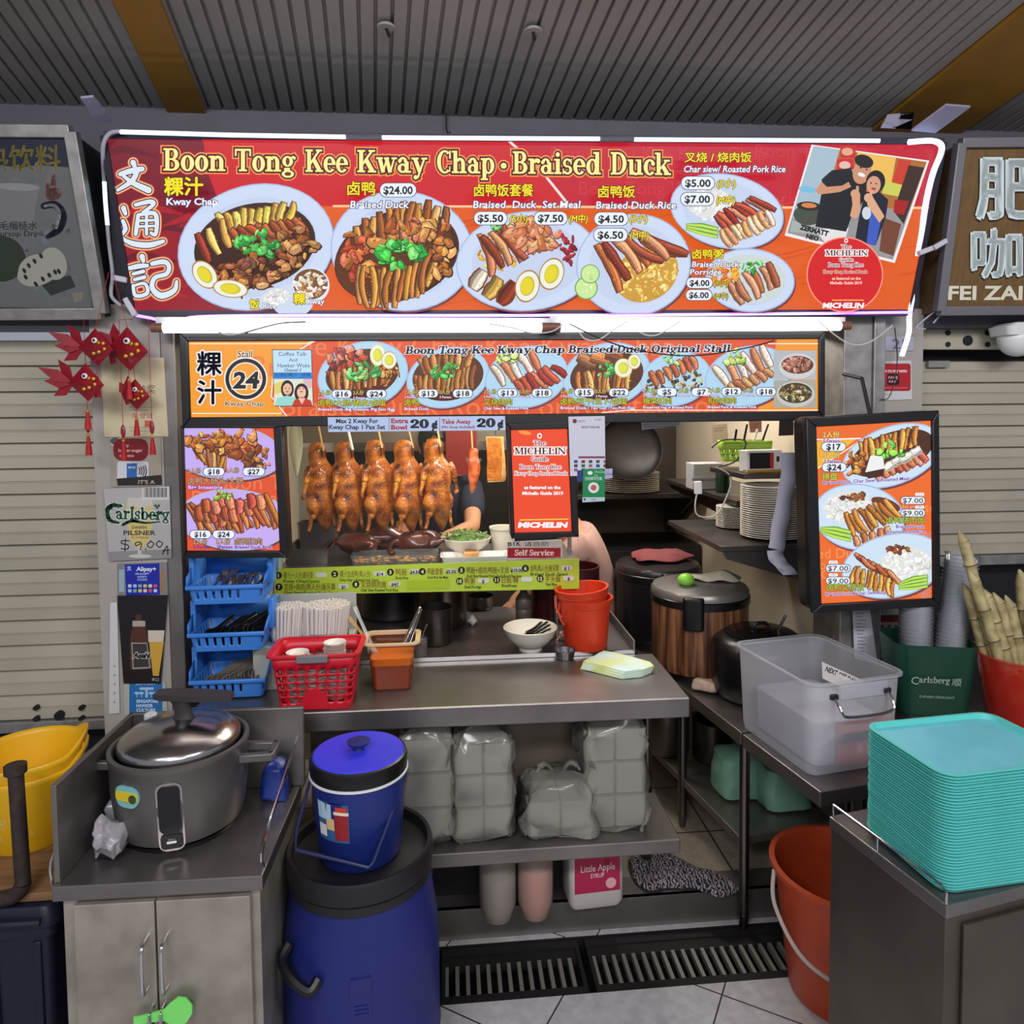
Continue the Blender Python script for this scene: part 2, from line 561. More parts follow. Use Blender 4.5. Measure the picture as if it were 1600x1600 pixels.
class Print:
    """flat artwork; points are given on the photo's grid and carried onto the sheet's own plane"""

    def __init__(s, a, b, c, step=4e-5, clip=None):
        """a: top-left, b: top-right, c: bottom-left corner of the sheet (world)"""
        a, b, c = Vector(a), Vector(b), Vector(c)
        s.o = a
        s.n = (c - a).cross(b - a).normalized()
        if s.n.dot(C0 - a) < 0:
            s.n = -s.n
        s.v, s.f, s.c = [], [], []
        s.L = 1
        s.step = step
        s.clip = clip
        s.rnd = random.Random(7)

    def pt(s, x, y, L):
        d = ray(x, y)
        o = s.o + s.n * (L * s.step)
        return C0 + d * ((o - C0).dot(s.n) / d.dot(s.n))

    def _clip(s, pts):
        q = s.clip
        if not q:
            return pts
        n = len(q)
        for i in range(n):
            ax, ay = q[i]
            bx, by = q[(i + 1) % n]
            side = lambda p: (bx - ax) * (p[1] - ay) - (by - ay) * (p[0] - ax)
            out = []
            for k in range(len(pts)):
                p, r = pts[k], pts[(k + 1) % len(pts)]
                sp, sr = side(p), side(r)
                if sp >= 0:
                    out.append(p)
                if (sp >= 0) != (sr >= 0):
                    t = sp / (sp - sr)
                    out.append((p[0] + (r[0] - p[0]) * t, p[1] + (r[1] - p[1]) * t))
            pts = out
            if len(pts) < 3:
                return None
        return pts

    def add(s, pts, col, L):
        pts = s._clip(pts)
        if not pts:
            return
        b = len(s.v)
        s.v += [s.pt(x, y, L) for x, y in pts]
        s.f.append(tuple(range(b, b + len(pts))))
        s.c.append(lin(col))

    def poly(s, pts, col, L=None):
        if L is None:
            s.L += 1
            L = s.L
        s.add(list(pts), col, L)
        return s

    def rect(s, x0, y0, x1, y1, col, L=None):
        return s.poly([(x0, y0), (x1, y0), (x1, y1), (x0, y1)], col, L)

    def ell(s, cx, cy, rx, ry, rot=0, col=(255, 255, 255), L=None, n=40):
        c, q = math.cos(R(rot)), math.sin(R(rot))
        return s.poly([(cx + rx * math.cos(t) * c - ry * math.sin(t) * q, cy + rx * math.cos(t) * q + ry * math.sin(t) * c) for t in [2 * PI * k / n for k in range(n)]], col, L)

    def rrect(s, x0, y0, x1, y1, r, col, L=None):
        pts = []
        for cx, cy, a0 in ((x1 - r, y1 - r, 0), (x0 + r, y1 - r, 90), (x0 + r, y0 + r, 180), (x1 - r, y0 + r, 270)):
            pts += [(cx + r * math.cos(R(a0 + 90 * k / 5)), cy + r * math.sin(R(a0 + 90 * k / 5))) for k in range(6)]
        return s.poly(pts, col, L)

    def line(s, pts, wd, col, L=None):
        if L is None:
            s.L += 1
            L = s.L
        for i in range(len(pts) - 1):
            (a, b), (c, d) = pts[i][:2], pts[i + 1][:2]
            w0 = pts[i][2] if len(pts[i]) > 2 else wd
            w1 = pts[i + 1][2] if len(pts[i + 1]) > 2 else wd
            l = math.hypot(c - a, d - b) or 1
            ux, uy = (c - a) / l, (d - b) / l
            s.add([(a - uy * w0 / 2, b + ux * w0 / 2), (a + uy * w0 / 2, b - ux * w0 / 2), (c + uy * w1 / 2, d - ux * w1 / 2), (c - uy * w1 / 2, d + ux * w1 / 2)], col, L)
        return s

    def brush(s, strokes, col, grow=0.0):
        """round-ended strokes [(x,y,w)...], joined with circles"""
        s.L += 1
        for st in strokes:
            pp = spline(st, 5)
            s.line([(x, y, w_ + 2 * grow) for x, y, w_ in pp], 1, col, s.L)
            for x, y, w_ in pp:
                s.ell(x, y, w_ / 2 + grow, w_ / 2 + grow, 0, col, s.L, 12)
        return s

    def text(s, t, x, y, em, col=(20, 20, 20), bold=0.0, ol=None, olw=0.05, w=None, al='l', rot=0, shear=0.0, sx=1.0):
        """baseline at y; em in photo px; w: fit to this width; ol: outline colour"""
        cjk = any(ord(ch) > 0x2E80 for ch in t)
        for c, extra in (((ol, olw),) if ol is not None else ()) + ((col, 0.0),):
            vs, fs = tmesh(t, 0.0 if cjk else bold + extra)
            base, _ = tmesh(t, 0.0 if cjk else bold)
            if not base:
                continue
            x0, x1 = min(v[0] for v in base), max(v[0] for v in base)
            k = (w / (x1 - x0)) if w else em * sx
            wid = (x1 - x0) * k
            ox = x - {'l': 0, 'c': wid / 2, 'r': wid}[al]
            ca, sa = math.cos(R(rot)), math.sin(R(rot))
            s.L += 1
            g = (bold + extra) * em if cjk else 0.0
            nsh = 1 if g < .25 else (4 if extra == 0 else 8)
            for q in range(nsh):
                gx, gy = (g * math.cos(2 * PI * q / nsh + .4), g * math.sin(2 * PI * q / nsh + .4)) if nsh > 1 else (0, 0)
                pv = []
                for vx, vy in vs:
                    dx, dy = ox + (vx - x0) * k + vy * em * shear - x + gx, -vy * em + gy
                    pv.append((x + dx * ca - dy * sa, y + dx * sa + dy * ca))
                if s.clip:
                    for f in fs:
                        s.add([pv[i] for i in f], c, s.L)
                else:
                    b = len(s.v)
                    s.v += [s.pt(px, py, s.L) for px, py in pv]
                    s.f += [tuple(b + i for i in f) for f in fs]
                    s.c += [lin(c)] * len(fs)
        return s

    def slab(s, t, x0, x1, y, cap, col, e=0.0, rot=0, shear=0.0, y1=None):
        """slab-serif word fitted between x0 and x1; baseline y (to y1 at its end), cap height cap"""
        s.L += 1
        tot = sum(SLAB[c][0] for c in t) - .06
        k = (x1 - x0) / tot
        cur = 0.0
        for ch in t:
            for pg in slab_polys(ch, e):
                q = []
                for px, py in pg:
                    X = x0 + (cur + px) * k + py * cap * shear
                    Y = y + ((y1 - y) * (X - x0) / (x1 - x0) if y1 is not None else 0) - py * cap
                    q.append((X, Y))
                s.add(q, col, s.L)
            cur += SLAB[ch][0]
        return s

    def out(s, name, m, parent=None):
        me = bpy.data.meshes.new(name)
        inv = PM[parent.name].inverted() if parent else Matrix()
        me.from_pydata([inv @ p for p in s.v], [], s.f)
        at = me.color_attributes.new('print', 'FLOAT_COLOR', 'CORNER')
        buf = []
        for p, c in zip(me.polygons, s.c):
            buf += [c[0], c[1], c[2], 1.0] * p.loop_total
        at.data.foreach_set('color', buf)
        me.materials.append(m)
        o = bpy.data.objects.new(name, me)
        COL.objects.link(o)
        if parent:
            o.parent = parent
            PM[o.name] = PM[parent.name]
        return o


# ---------------------------------------------------------------- pictures of food
def jit(rnd, c, a):
    d = rnd.uniform(-a, a)
    return tuple(max(0, min(255, v + d + rnd.uniform(-a, a) * .4)) for v in c)


def plate(P, cx, cy, rx, ry, rot=0, col=(206, 219, 246), inner=.78, icol=None):
    P.ell(cx + 2, cy + 3, rx, ry, rot, (120, 60, 60))
    P.ell(cx, cy, rx, ry, rot, (172, 186, 222))
    P.ell(cx, cy, rx - 2, ry - 2, rot, col)
    if inner:
        P.ell(cx, cy, rx * inner, ry * inner, rot, icol or tuple(v - 8 for v in col))


def slices(P, x0, y0, x1, y1, n, ln, ang, wd=None, cols=((196, 128, 52), (160, 88, 34), (222, 160, 84)), edge=(92, 42, 16), bow=0.0, taper=1.0):
    """row of n sliced pieces from (x0,y0) to (x1,y1); each ln long, turned by ang degrees"""
    r = P.rnd
    wd = wd or math.hypot(x1 - x0, y1 - y0) / max(n - 1, 1) * 1.15
    for i in range(n):
        t = i / max(n - 1, 1)
        cx = x0 + (x1 - x0) * t + r.uniform(-1, 1)
        cy = y0 + (y1 - y0) * t - bow * 4 * t * (1 - t) + r.uniform(-1.5, 1.5)
        a = (ang[0] + (ang[1] - ang[0]) * t if isinstance(ang, tuple) else ang) + r.uniform(-7, 7)
        l = ln * (1 + (taper - 1) * t) * r.uniform(.86, 1.1)
        c, q = math.cos(R(a)), math.sin(R(a))
        base = jit(r, cols[i % len(cols)], 18)
        L0 = P.L + 1 + (i % 3) * 6
        bend = r.uniform(-.1, .1) * l
        N = 7
        w_ = [r.uniform(.82, 1.1) for _ in range(N)]

        def strip(lo, hi, hl, col, L):
            A, B = [], []
            for j in range(N):
                v = -1 + 2 * j / (N - 1)
                ox = bend * (1 - v * v)
                k = w_[j] * (1 - .35 * abs(v) ** 4)
                for O, u in ((A, lo), (B, hi)):
                    X, Y = ox + u * wd * .5 * k, v * hl
                    O.append((cx - X * q + Y * c, cy + X * c + Y * q))
            P.add(A + B[::-1], col, L)
        strip(-1.08, 1.12, l / 2 + .6, edge, L0)
        strip(-.86, .82, l / 2 - .6, base, L0 + 1)
        strip(.38, .84, l / 2 - 1, tuple(v * .66 for v in base), L0 + 2)
        strip(-.7, -.22, l / 2 - 2, tuple(min(255, v * 1.2 + 12) for v in base), L0 + 3)
        for k in range(int(4 + l / 5)):
            yy, xx = r.uniform(-.85, .85) * l / 2, r.uniform(-.75, .6) * wd / 2
            s_ = r.uniform(.8, 2.2)
            px, py = cx - xx * q + yy * c, cy + xx * c + yy * q
            P.add([(px, py), (px + s_ * 1.6, py + r.uniform(-.8, .8)), (px + s_ * .6, py + s_)], tuple(min(255, v * r.choice((.55, .7, 1.35))) for v in base), L0 + 4)
    P.L += 20


def blobs(P, cx, cy, rx, ry, n, size, cols, rot=0, edge=None):
    """heap of irregular pieces"""
    r = P.rnd
    c, q = math.cos(R(rot)), math.sin(R(rot))
    for i in range(n):
        a, d = r.uniform(0, 2 * PI), math.sqrt(r.random())
        u, v = rx * d * math.cos(a), ry * d * math.sin(a)
        x, y = cx + u * c - v * q, cy + u * q + v * c
        sz = size * r.uniform(.55, 1.3)
        th = r.uniform(0, PI)
        k = r.uniform(.35, .8)
        col = jit(r, r.choice(cols), 22)
        L = P.L + 1 + (i % 9) * 4
        rad = [r.uniform(.62, 1.2) for _ in range(8)]

        def shape(s_, dx=0, dy=0, kk=k):
            o = []
            for j in range(8):
                t_ = 2 * PI * j / 8
                X, Y = s_ * rad[j] * math.cos(t_), s_ * rad[j] * kk * math.sin(t_)
                o.append((x + dx + X * math.cos(th) - Y * math.sin(th), y + dy + X * math.sin(th) + Y * math.cos(th)))
            return o
        if edge:
            P.add(shape(sz * 1.2, .6, .9), edge, L)
        P.add(shape(sz), col, L + 1)
        P.add(shape(sz * .55, -sz * .15, -sz * .2, k * .7), tuple(min(255, m * 1.2 + 10) for m in col), L + 2)
        if size > 5:
            for _ in range(3):
                ex, ey = x + r.uniform(-.6, .6) * sz, y + r.uniform(-.4, .4) * sz
                P.add([(ex, ey), (ex + sz * .45, ey + r.uniform(-.3, .3) * sz), (ex + sz * .2, ey + sz * .16)], tuple(m * r.choice((.6, .72, 1.3)) for m in col), L + 3)
    P.L += 38


def herb(P, cx, cy, s, n=14, cols=((86, 190, 84), (46, 150, 62), (140, 222, 120))):
    blobs(P, cx, cy, s, s * .55, n, s * .26, cols, 0, (36, 104, 44))


def egg(P, cx, cy, rx, ry, rot=0, rim=(176, 130, 70), yolk=(232, 214, 40)):
    P.ell(cx, cy, rx, ry, rot, rim)
    P.ell(cx, cy, rx * .92, ry * .9, rot, (238, 240, 226))
    P.ell(cx, cy, rx * .58, ry * .6, rot, (206, 190, 40))
    P.ell(cx - rx * .05, cy, rx * .48, ry * .5, rot, yolk)


def grains(P, cx, cy, rx, ry, n, size, cols=((245, 245, 245), (226, 226, 222), (210, 210, 206)), rot=0):
    P.ell(cx, cy, rx, ry, rot, cols[1])
    blobs(P, cx, cy, rx * .95, ry * .92, n, size, cols, rot)


def cuke(P, cx, cy, r):
    P.ell(cx, cy, r, r, 0, (98, 168, 60))
    P.ell(cx, cy, r * .9, r * .9, 0, (206, 234, 160))
    blobs(P, cx, cy, r * .5, r * .5, 8, r * .16, ((180, 214, 120), (226, 246, 190)))


def cukes(P, x0, y0, x1, y1, n, wd):
    for i in range(n):
        o = (i - (n - 1) / 2) * wd * .9
        P.line([(x0, y0 + o * .5, wd * .5), ((x0 + x1) / 2, (y0 + y1) / 2 + o - 1, wd), (x1, y1 + o, wd * .8)], wd, (92, 160, 40))
        P.line([(x0 + 1, y0 + o * .5, wd * .3), ((x0 + x1) / 2, (y0 + y1) / 2 + o, wd * .6), (x1 - 1, y1 + o, wd * .5)], wd, (196, 226, 96))


def pill(P, x0, x1, cy, h, t, em, bold=.03, w=None):
    P.rrect(x0 - 1, cy - h / 2 - 1, x1 + 1, cy + h / 2 + 1, h / 2, (70, 80, 110))
    P.rrect(x0, cy - h / 2, x1, cy + h / 2, h / 2 - .5, (236, 242, 252))
    P.text(t, (x0 + x1) / 2, cy + em * .36, em, (18, 18, 22), bold, al='c', w=w)


DUCK = ((196, 128, 52), (168, 96, 38), (220, 158, 82), (150, 84, 34))
CHAR = ((176, 58, 40), (206, 92, 60), (150, 36, 30), (222, 130, 96))
PORK = ((232, 196, 150), (214, 150, 96), (240, 216, 180))
BELLY = ((186, 112, 74), (150, 76, 48), (214, 156, 118))
INTES = ((176, 110, 58), (140, 78, 40), (206, 146, 88), (110, 60, 30))
SGN = vprint('backlit_print', 1.0)
SGD = vprint('paper_print', 0.0)

# ---------------------------------------------------------------- structure
YF = 2.32                     # front face of the stall
ZI = 0.10                     # raised floor inside
XL, XR = PY(288, 800, YF).x, PY(1310, 800, YF).x
YB = 4.5
XW = XR + .14                 # inner face of the kitchen's right wall
ZS = 2.02                     # underside of the fascia


def tilemat(name, col, grout, size, rot, rough=0.35, mort=0.012):
    m, nt, b = newmat(name)
    tc = nt.nodes.new('ShaderNodeTexCoord')
    mp = nt.nodes.new('ShaderNodeMapping')
    mp.inputs['Rotation'].default_value = (0, 0, R(rot))
    br = nt.nodes.new('ShaderNodeTexBrick')
    br.offset = 0.0
    br.inputs['Scale'].default_value = 1.0
    br.inputs['Brick Width'].default_value = size
    br.inputs['Row Height'].default_value = size
    br.inputs['Mortar Size'].default_value = mort * size
    br.inputs['Color1'].default_value = (*lin(col), 1)
    br.inputs['Color2'].default_value = (*lin(tuple(v * .96 for v in col)), 1)
    br.inputs['Mortar'].default_value = (*lin(grout), 1)
    n = nt.nodes.new('ShaderNodeTexNoise')
    n.inputs['Scale'].default_value = 30
    n.inputs['Detail'].default_value = 8
    mx = nt.nodes.new('ShaderNodeMix')
    mx.data_type = 'RGBA'
    mx.blend_type = 'MULTIPLY'
    rp = nt.nodes.new('ShaderNodeValToRGB')
    rp.color_ramp.elements[0].color = (.75, .75, .75, 1)
    rp.color_ramp.elements[0].position = .3
    rp.color_ramp.elements[1].position = .7
    mx.inputs[0].default_value = 1.0
    nt.links.new(tc.outputs['Object'], mp.inputs[0])
    nt.links.new(mp.outputs[0], br.inputs['Vector'])
    nt.links.new(tc.outputs['Object'], n.inputs['Vector'])
    nt.links.new(n.outputs['Fac'], rp.inputs[0])
    nt.links.new(br.outputs['Color'], mx.inputs[6])
    nt.links.new(rp.outputs[0], mx.inputs[7])
    nt.links.new(mx.outputs[2], b.inputs['Base Color'])
    b.inputs['Roughness'].default_value = rough
    return m


HALLF = tilemat('grey_floor_tiles', (206, 203, 206), (60, 58, 58), .42, 33, mort=.006)
KITF = tilemat('kitchen_floor_tiles', (168, 156, 140), (70, 62, 54), .33, 0, .4)
YK = PZ(693, 1475, 0).y       # front of the raised step
Y0D, Y1D = PZ(800, 1562, 0).y, YK - .008
mb = MB()
mb.box((-6, -5, -.3), (6, Y0D, 0))
mb.box((-6, Y1D, -.3), (6, 2.7, 0))
struct(mb.out('floor', HALLF, smooth=0))
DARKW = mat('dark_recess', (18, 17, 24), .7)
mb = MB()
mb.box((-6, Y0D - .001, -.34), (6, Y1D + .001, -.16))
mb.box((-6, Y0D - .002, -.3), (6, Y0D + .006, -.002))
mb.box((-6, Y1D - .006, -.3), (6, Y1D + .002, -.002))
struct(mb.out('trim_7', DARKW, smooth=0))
mb = MB()
mb.box((XL - .1, YK + .02, -.2), (XR + .5, YB + .1, ZI))
struct(mb.out('floor', KITF, smooth=0))
# steel nosing on the edge of the raised floor
mb = MB()
mb.box((-.9, YK + .012, 0.0), (XR + .1, YK + .03, ZI + .004))
mb.box((-.9, YK + .012, ZI), (XR + .1, YK + .12, ZI + .004))
struct(mb.out('trim_1', STEELD, smooth=0, bevel=.002))

# ribbed ceiling of the walkway, falling towards the stall
E0 = PY(900, 192, YF + .03)
DD = ray(585, 830).normalized()
DD = DD * (1.0 / DD.y)


def cpt(x, dz, Y):
    """point on the ceiling: x measured along the stall front"""
    return Vector((x, E0.y, E0.z + dz)) + DD * (Y - E0.y)


def cpix(px, py):
    """where the photo's pixel meets the ceiling -> (x along front, Y)"""
    d = ray(px, py)
    n = DD.cross(Vector((1, 0, 0)))
    p = C0 + d * ((E0 - C0).dot(n) / d.dot(n))
    q = p - DD * (p.y - E0.y)
    return q.x, p.y


mb = MB()
prof = []
x = -5.0
while x < 5:
    prof += [(x, 0), (x + .031, 0), (x + .034, .011), (x + .039, .011)]
    x += .042
mb.loft([[cpt(px, pz, -4) for px, pz in prof], [cpt(px, pz, E0.y) for px, pz in prof]], close=False)
struct(mb.out('ceiling', mat('ceiling_ribs', (140, 136, 132), .55, noise=.25, nscale=2.0), smooth=0))
YEL = mat('ochre_paint', (140, 98, 22), .6, noise=.15)
for n, (pa, pb) in enumerate((((275, 197), (332, 200)), ((1405, 165), (1505, 200)))):
    xa, xb = cpix(*pa)[0], cpix(*pb)[0]
    mb = MB()
    mb.loft([[cpt(xa, -.012, Y), cpt(xb, -.012, Y), cpt(xb, .02, Y), cpt(xa, .02, Y)] for Y in (-4, E0.y)])
    struct(mb.out('trim_%d' % (n + 2), YEL, smooth=0))

WALLP = mat('wall_paint', (150, 140, 140), .6, noise=.15, nscale=3)
GREYP = mat('fascia_paint', (86, 82, 92), .6, noise=.12)
xl0, xr1 = PY(158, 800, YF).x, PY(1437, 800, YF).x
mb = MB()
mb.box((xl0, YF - .03, 0), (XL - .045, YF + .16, ZS + .06))
struct(mb.out('wall_front_left', mat('pale_wall', (172, 164, 158), .55, noise=.12, nscale=4), smooth=0))
mb = MB()
mb.box((XR + .12, YF, 0), (xr1, YF + .16, ZS + .06))
struct(mb.out('wall_front_right', mat('pale_wall', (172, 164, 158), .55), smooth=0))
mb = MB()
mb.box((XL - .045, YF - .033, .0), (XL, YF + .16, ZS + .05))
struct(mb.out('trim_4', STEELD, smooth=0, bevel=.004))
mb = MB()
mb.box((XR, YF - .02, 0), (XR + .10, YF + .16, ZS + .06))
mb.box((XR + .10, YF - .03, 0), (XR + .14, YF + .16, ZS + .06))
struct(mb.out('trim_5', ALU, smooth=0, bevel=.003))
mb = MB()
mb.box((-6, YF + .012, ZS), (6, YF + .2, E0.z + .02))
struct(mb.out('wall_front', GREYP, smooth=0))
mb = MB()
mb.box((XL - .1, YB, 0), (XR + .6, YB + .1, 2.6))
struct(mb.out('wall_back', mat('back_wall_steel', (96, 86, 78), .45, .3, .35, 2.5), smooth=0))
mb = MB()
mb.box((XW, YF + .16, 0), (XW + .1, YB, 2.6))
struct(mb.out('wall_right', mat('cream_wall', (226, 210, 186), .5, noise=.14, nscale=2.5), smooth=0))
mb = MB()
mb.box((XL - .1, YF + .16, 0), (XL, YB, 2.6))
struct(mb.out('wall_left', mat('cream_wall', (196, 178, 152), .5), smooth=0))
mb = MB()
mb.box((XL - .1, YF + .16, 2.5), (XW + .1, YB + .1, 2.6))
struct(mb.out('ceiling', mat('kitchen_ceiling', (120, 112, 104), .6), smooth=0))
# dark lower fronts of the neighbouring stalls
mb = MB()
mb.box((-5, 2.50, 0), (xl0, 2.58, 1.2))
struct(mb.out('wall_far_left', DARKW, smooth=0))
mb = MB()
mb.box((xr1, 2.50, 0), (5, 2.58, ZS))
struct(mb.out('wall_far_right', DARKW, smooth=0))

# ---------------------------------------------------------------- roller shutters
SHUT = mat('shutter_metal', (186, 178, 160), .5, .1, .16, 3)


def shutter(label, x0, x1, ztop, zbot, Y, hp):
    o = thing('roller_shutter', label, 'shutter', ((x0 + x1) / 2, Y, zbot))
    prof = []
    z = zbot
    while z < ztop:
        for dz, dy in ((0, .018), (.003, .002), (.036, 0), (.038, .005), (.041, .005), (.043, 0), (hp - .004, .003), (hp, .018)):
            prof.append((Y + dy, z + dz))
        z += hp
    MB().loft([[(x0, y, z_) for y, z_ in prof], [(x1, y, z_) for y, z_ in prof]], close=False).out('curtain', SHUT, o, world=True, smooth=0)
    MB().box((x0, Y - .015, zbot - .035), (x1, Y + .02, zbot)).out('bottom_bar', ALU, o, world=True, smooth=0, bevel=.003)
    return o


s1 = shutter('closed pale roller shutter of the drinks stall below its grey sign', -2.6, xl0 - .002, 1.95, PY(60, 1125, 2.42).z, 2.42, .0822)
for px, py, r in ((55, 1107, .008), (126, 1107, .008), (91, 1119, .014), (55, 1124, .008), (126, 1124, .008)):
    p = PY(px, py, 2.405)
    MB().cyl(p, p + Vector((0, .02, 0)), r, seg=12).out('bolt', BLACKM, s1, world=True)
s2 = shutter('closed grey roller shutter of the coffee stall behind the sugar cane', xr1 + .002, 3.2, PY(1500, 585, 2.42).z, PY(1500, 868, 2.42).z, 2.42, .078)
MB().box((xr1 + .01, 2.40, PY(1500, 546, 2.40).z), (3.2, 2.43, PY(1500, 514, 2.40).z)).out('head_bar', SHUT, s2, world=True, bevel=.003)
for px, py, r in ((1482, 520, .009), (1544, 520, .009), (1513, 532, .018), (1482, 538, .009), (1544, 538, .009)):
    p = PY(px, py, 2.395)
    MB().cyl(p, p + Vector((0, .02, 0)), r, seg=12).out('bolt', BLACKM, s2, world=True)
MB().box(PY(1448, 574, 2.41) - Vector((0, .01, 0)), PY(1481, 564, 2.41)).out('label_plate', ALU, s2, world=True)

# ---------------------------------------------------------------- neighbouring signs
a, b, c = PY(-260, 203, 2.13), PY(112, 206, 2.13), PY(-225, 492, 2.235)
d = PY(160, 490, 2.235)
ns = thing('drinks_signboard', 'unlit grey drinks signboard with a soursop picture beside the red sign', 'signboard', (a + d) / 2)
n_ = (c - a).cross(b - a).normalized()
n_ = n_ if n_.dot(C0 - a) > 0 else -n_
MB().loft([[a, b, d, c], [Vector((p.x, 2.33, p.z)) for p in (a, b, d, c)]]).out('sign_box', DARKW, ns, world=True)
for p, q_ in ((a, b), (c, d), (b, d)):
    MB().bar(p, q_, .035, .03, up=n_).out('frame', ALU, ns, world=True, bevel=.003)
P = Print(a + n_ * .004, b + n_ * .004, c + n_ * .004)
P.poly([(-20, 212), (106, 212), (145, 482), (-20, 480)], (96, 98, 98))
P.poly([(-20, 212), (106, 212), (114, 262), (60, 258), (30, 262), (-20, 256)], (22, 30, 48))
for i in range(60):
    x, y = P.rnd.uniform(-10, 128), P.rnd.uniform(266, 476)
    if x < 100 + (y - 260) * .16:
        P.ell(x, y, P.rnd.uniform(4, 16), P.rnd.uniform(2, 6), P.rnd.uniform(0, 180), jit(P.rnd, (98, 100, 100), 9), P.L + 1 + i % 4)
P.L += 6
P.text('热饮料', -26, 264, 44, (146, 128, 52), .01, w=120)
P.poly([(-10, 285), (62, 288), (52, 350), (-10, 350)], (110, 110, 112)).ell(28, 292, 34, 6, 3, (132, 132, 134))
P.brush([[(68, 322, 8), (86, 320, 10), (98, 336, 11), (92, 358, 10), (74, 370, 5)]], (22, 26, 42), 1)
P.brush([[(70, 322, 4), (84, 321, 5), (93, 334, 5), (88, 356, 4)]], (130, 132, 134))
P.brush([[(80, 304, 20), (88, 302, 18)], [(83, 290, 9), (84, 274, 6)], [(74, 288, 6), (76, 300, 8)]], (116, 84, 78), 0)
P.text('红毛榴梿水', -16, 358, 15, (26, 26, 28), .01, w=74).text('Soursop Drink', -14, 369, 12, (26, 26, 28), w=84)
P.ell(0, 404, 40, 36, 10, (40, 48, 34))
P.poly([(60, 440), (110, 430), (118, 448), (80, 462)], (40, 44, 42)).ell(60, 424, 34, 22, -20, (150, 148, 138)).ell(84, 412, 20, 26, -20, (150, 148, 138)).ell(56, 420, 28, 22, -20, (150, 148, 138))
for x, y in ((38, 423), (45, 415), (54, 408), (64, 400), (40, 433), (56, 444), (67, 436), (77, 430), (86, 425), (92, 424)):
    P.ell(x, y, 4.4, 2.6, 60, (28, 26, 24))
P.poly([(112, 458), (132, 456), (128, 470), (116, 474)], (118, 112, 100))
P.out('printed_face', SGD, ns)

a, b, c = PY(1500, 224, 2.14), PY(1900, 220, 2.14), PY(1467, 486, 2.235)
d = PY(1860, 482, 2.235)
n_ = (c - a).cross(b - a).normalized()
n_ = n_ if n_.dot(C0 - a) > 0 else -n_
ns = thing('coffee_signboard', 'brown wooden signboard with white cut-out letters FEI ZAI beside the red sign', 'signboard', (a + d) / 2)
MB().loft([[a, b, d, c], [Vector((p.x, 2.33, p.z)) for p in (a, b, d, c)]]).out('sign_board', mat('sign_wood', (118, 88, 46), .55, noise=.25, nscale=12, stretch=(6, 6, 1)), ns, world=True, smooth=0)
for p, q_ in ((a, b), (c, d), (a, c)):
    MB().bar(p, q_, .03, .03, up=n_).out('frame', mat('dull_steel', (128, 124, 130), .5, .5), ns, world=True, bevel=.003)
P = Print(a + n_ * .003, b + n_ * .003, c + n_ * .003)
BW = (226, 238, 238)
P.text('肥仔', 1527, 334, 104, (40, 36, 34), .05, w=212, shear=.0)
P.text('肥仔', 1527, 333, 104, BW, .035, w=212)
P.text('咖啡', 1519, 428, 82, (40, 36, 34), .05, w=170)
P.text('咖啡', 1519, 427, 82, BW, .035, w=170)
P.text('FEI ZAI KOPI', 1481, 468, 30, (226, 222, 200), .03, shear=.04, w=215)
P.out('lettering', SGD, ns)

# ---------------------------------------------------------------- strip lights and tubes
LEDW = glow('white_led', (190, 224, 255), 1.7)
LEDP = glow('violet_led', (150, 70, 255), 3.0)
TUBE = glow('tube_light', (255, 255, 255), 5.0)
HOSE = mat('unlit_hose', (170, 170, 182), .4)
for nm, lab, pts, Yq, mt, r in (
        ('led_strip', 'white light strip along the top edge of the red signboard, first from its corner', [(188, 206), (360, 211), (540, 214)], 2.10, LEDW, .0062),
        ('led_strip', 'white light strip along the top edge of the red signboard above Braised', [(597, 215), (760, 216), (937, 217)], 2.10, LEDW, .0062),
        ('led_strip', 'white light strip along the top edge of the red signboard above the snapshot', [(991, 218), (1180, 219), (1374, 220)], 2.10, LEDW, .0062)):
    o = MB().tube([PY(x, y, Yq) for x, y in pts], r, 8).out(nm, mt)
    tag(o, lab, 'light')
for x0, x1, y in ((541, 596, 214.5), (938, 990, 217.5)):
    o = MB().tube([PY(x0, y, 2.10), PY(x1, y, 2.10)], .0085, 8).out('strip_connector', mat('grey_plastic', (96, 94, 104), .5))
    tag(o, 'grey unlit joint between two light strips above ' + ('the word Kway' if x0 < 600 else 'the word Duck'), 'connector')
rp = [(1380, 221, 2.10), (1420, 222, 2.10), (1455, 220, 2.10), (1470, 226, 2.10), (1470, 240, 2.11), (1458, 270, 2.13), (1448, 310, 2.15), (1440, 360, 2.18), (1432, 400, 2.20)]
tag(MB().tube(spline([PY(*p) for p in rp[1:]], 4), .0085, 8).out('led_strip', LEDW), 'white light strip bending down the edge of the signboard beside the snapshot', 'light')
rp = [(1431, 405, 2.21), (1430, 440, 2.22), (1421, 490, 2.235), (1420, 520, 2.24), (1409, 556, 2.24)]
tag(MB().tube(spline([PY(*p) for p in rp], 4), .008, 8).out('led_strip', LEDW), 'loose white light strip end dangling in front of the number 25', 'light')
tag(MB().tube(spline([PY(x, y, 2.20) for x, y in ((163, 284), (165, 318), (168, 352))], 3), .006, 8).out('led_strip', LEDW), 'short white lit strip at the edge of the signboard beside the brushed name', 'light')
hp = [(190, 205, 2.10), (172, 208, 2.10), (162, 224, 2.11), (161, 250, 2.14), (163, 284, 2.20), (168, 352, 2.20), (171, 385, 2.22), (176, 430, 2.235), (174, 462, 2.235), (190, 478, 2.235)]
tag(MB().tube(spline([PY(*p) for p in hp], 4), .0055, 8).out('cable_conduit', HOSE), 'pale cable hose bent around the signboard corner beside the brushed name', 'cable')
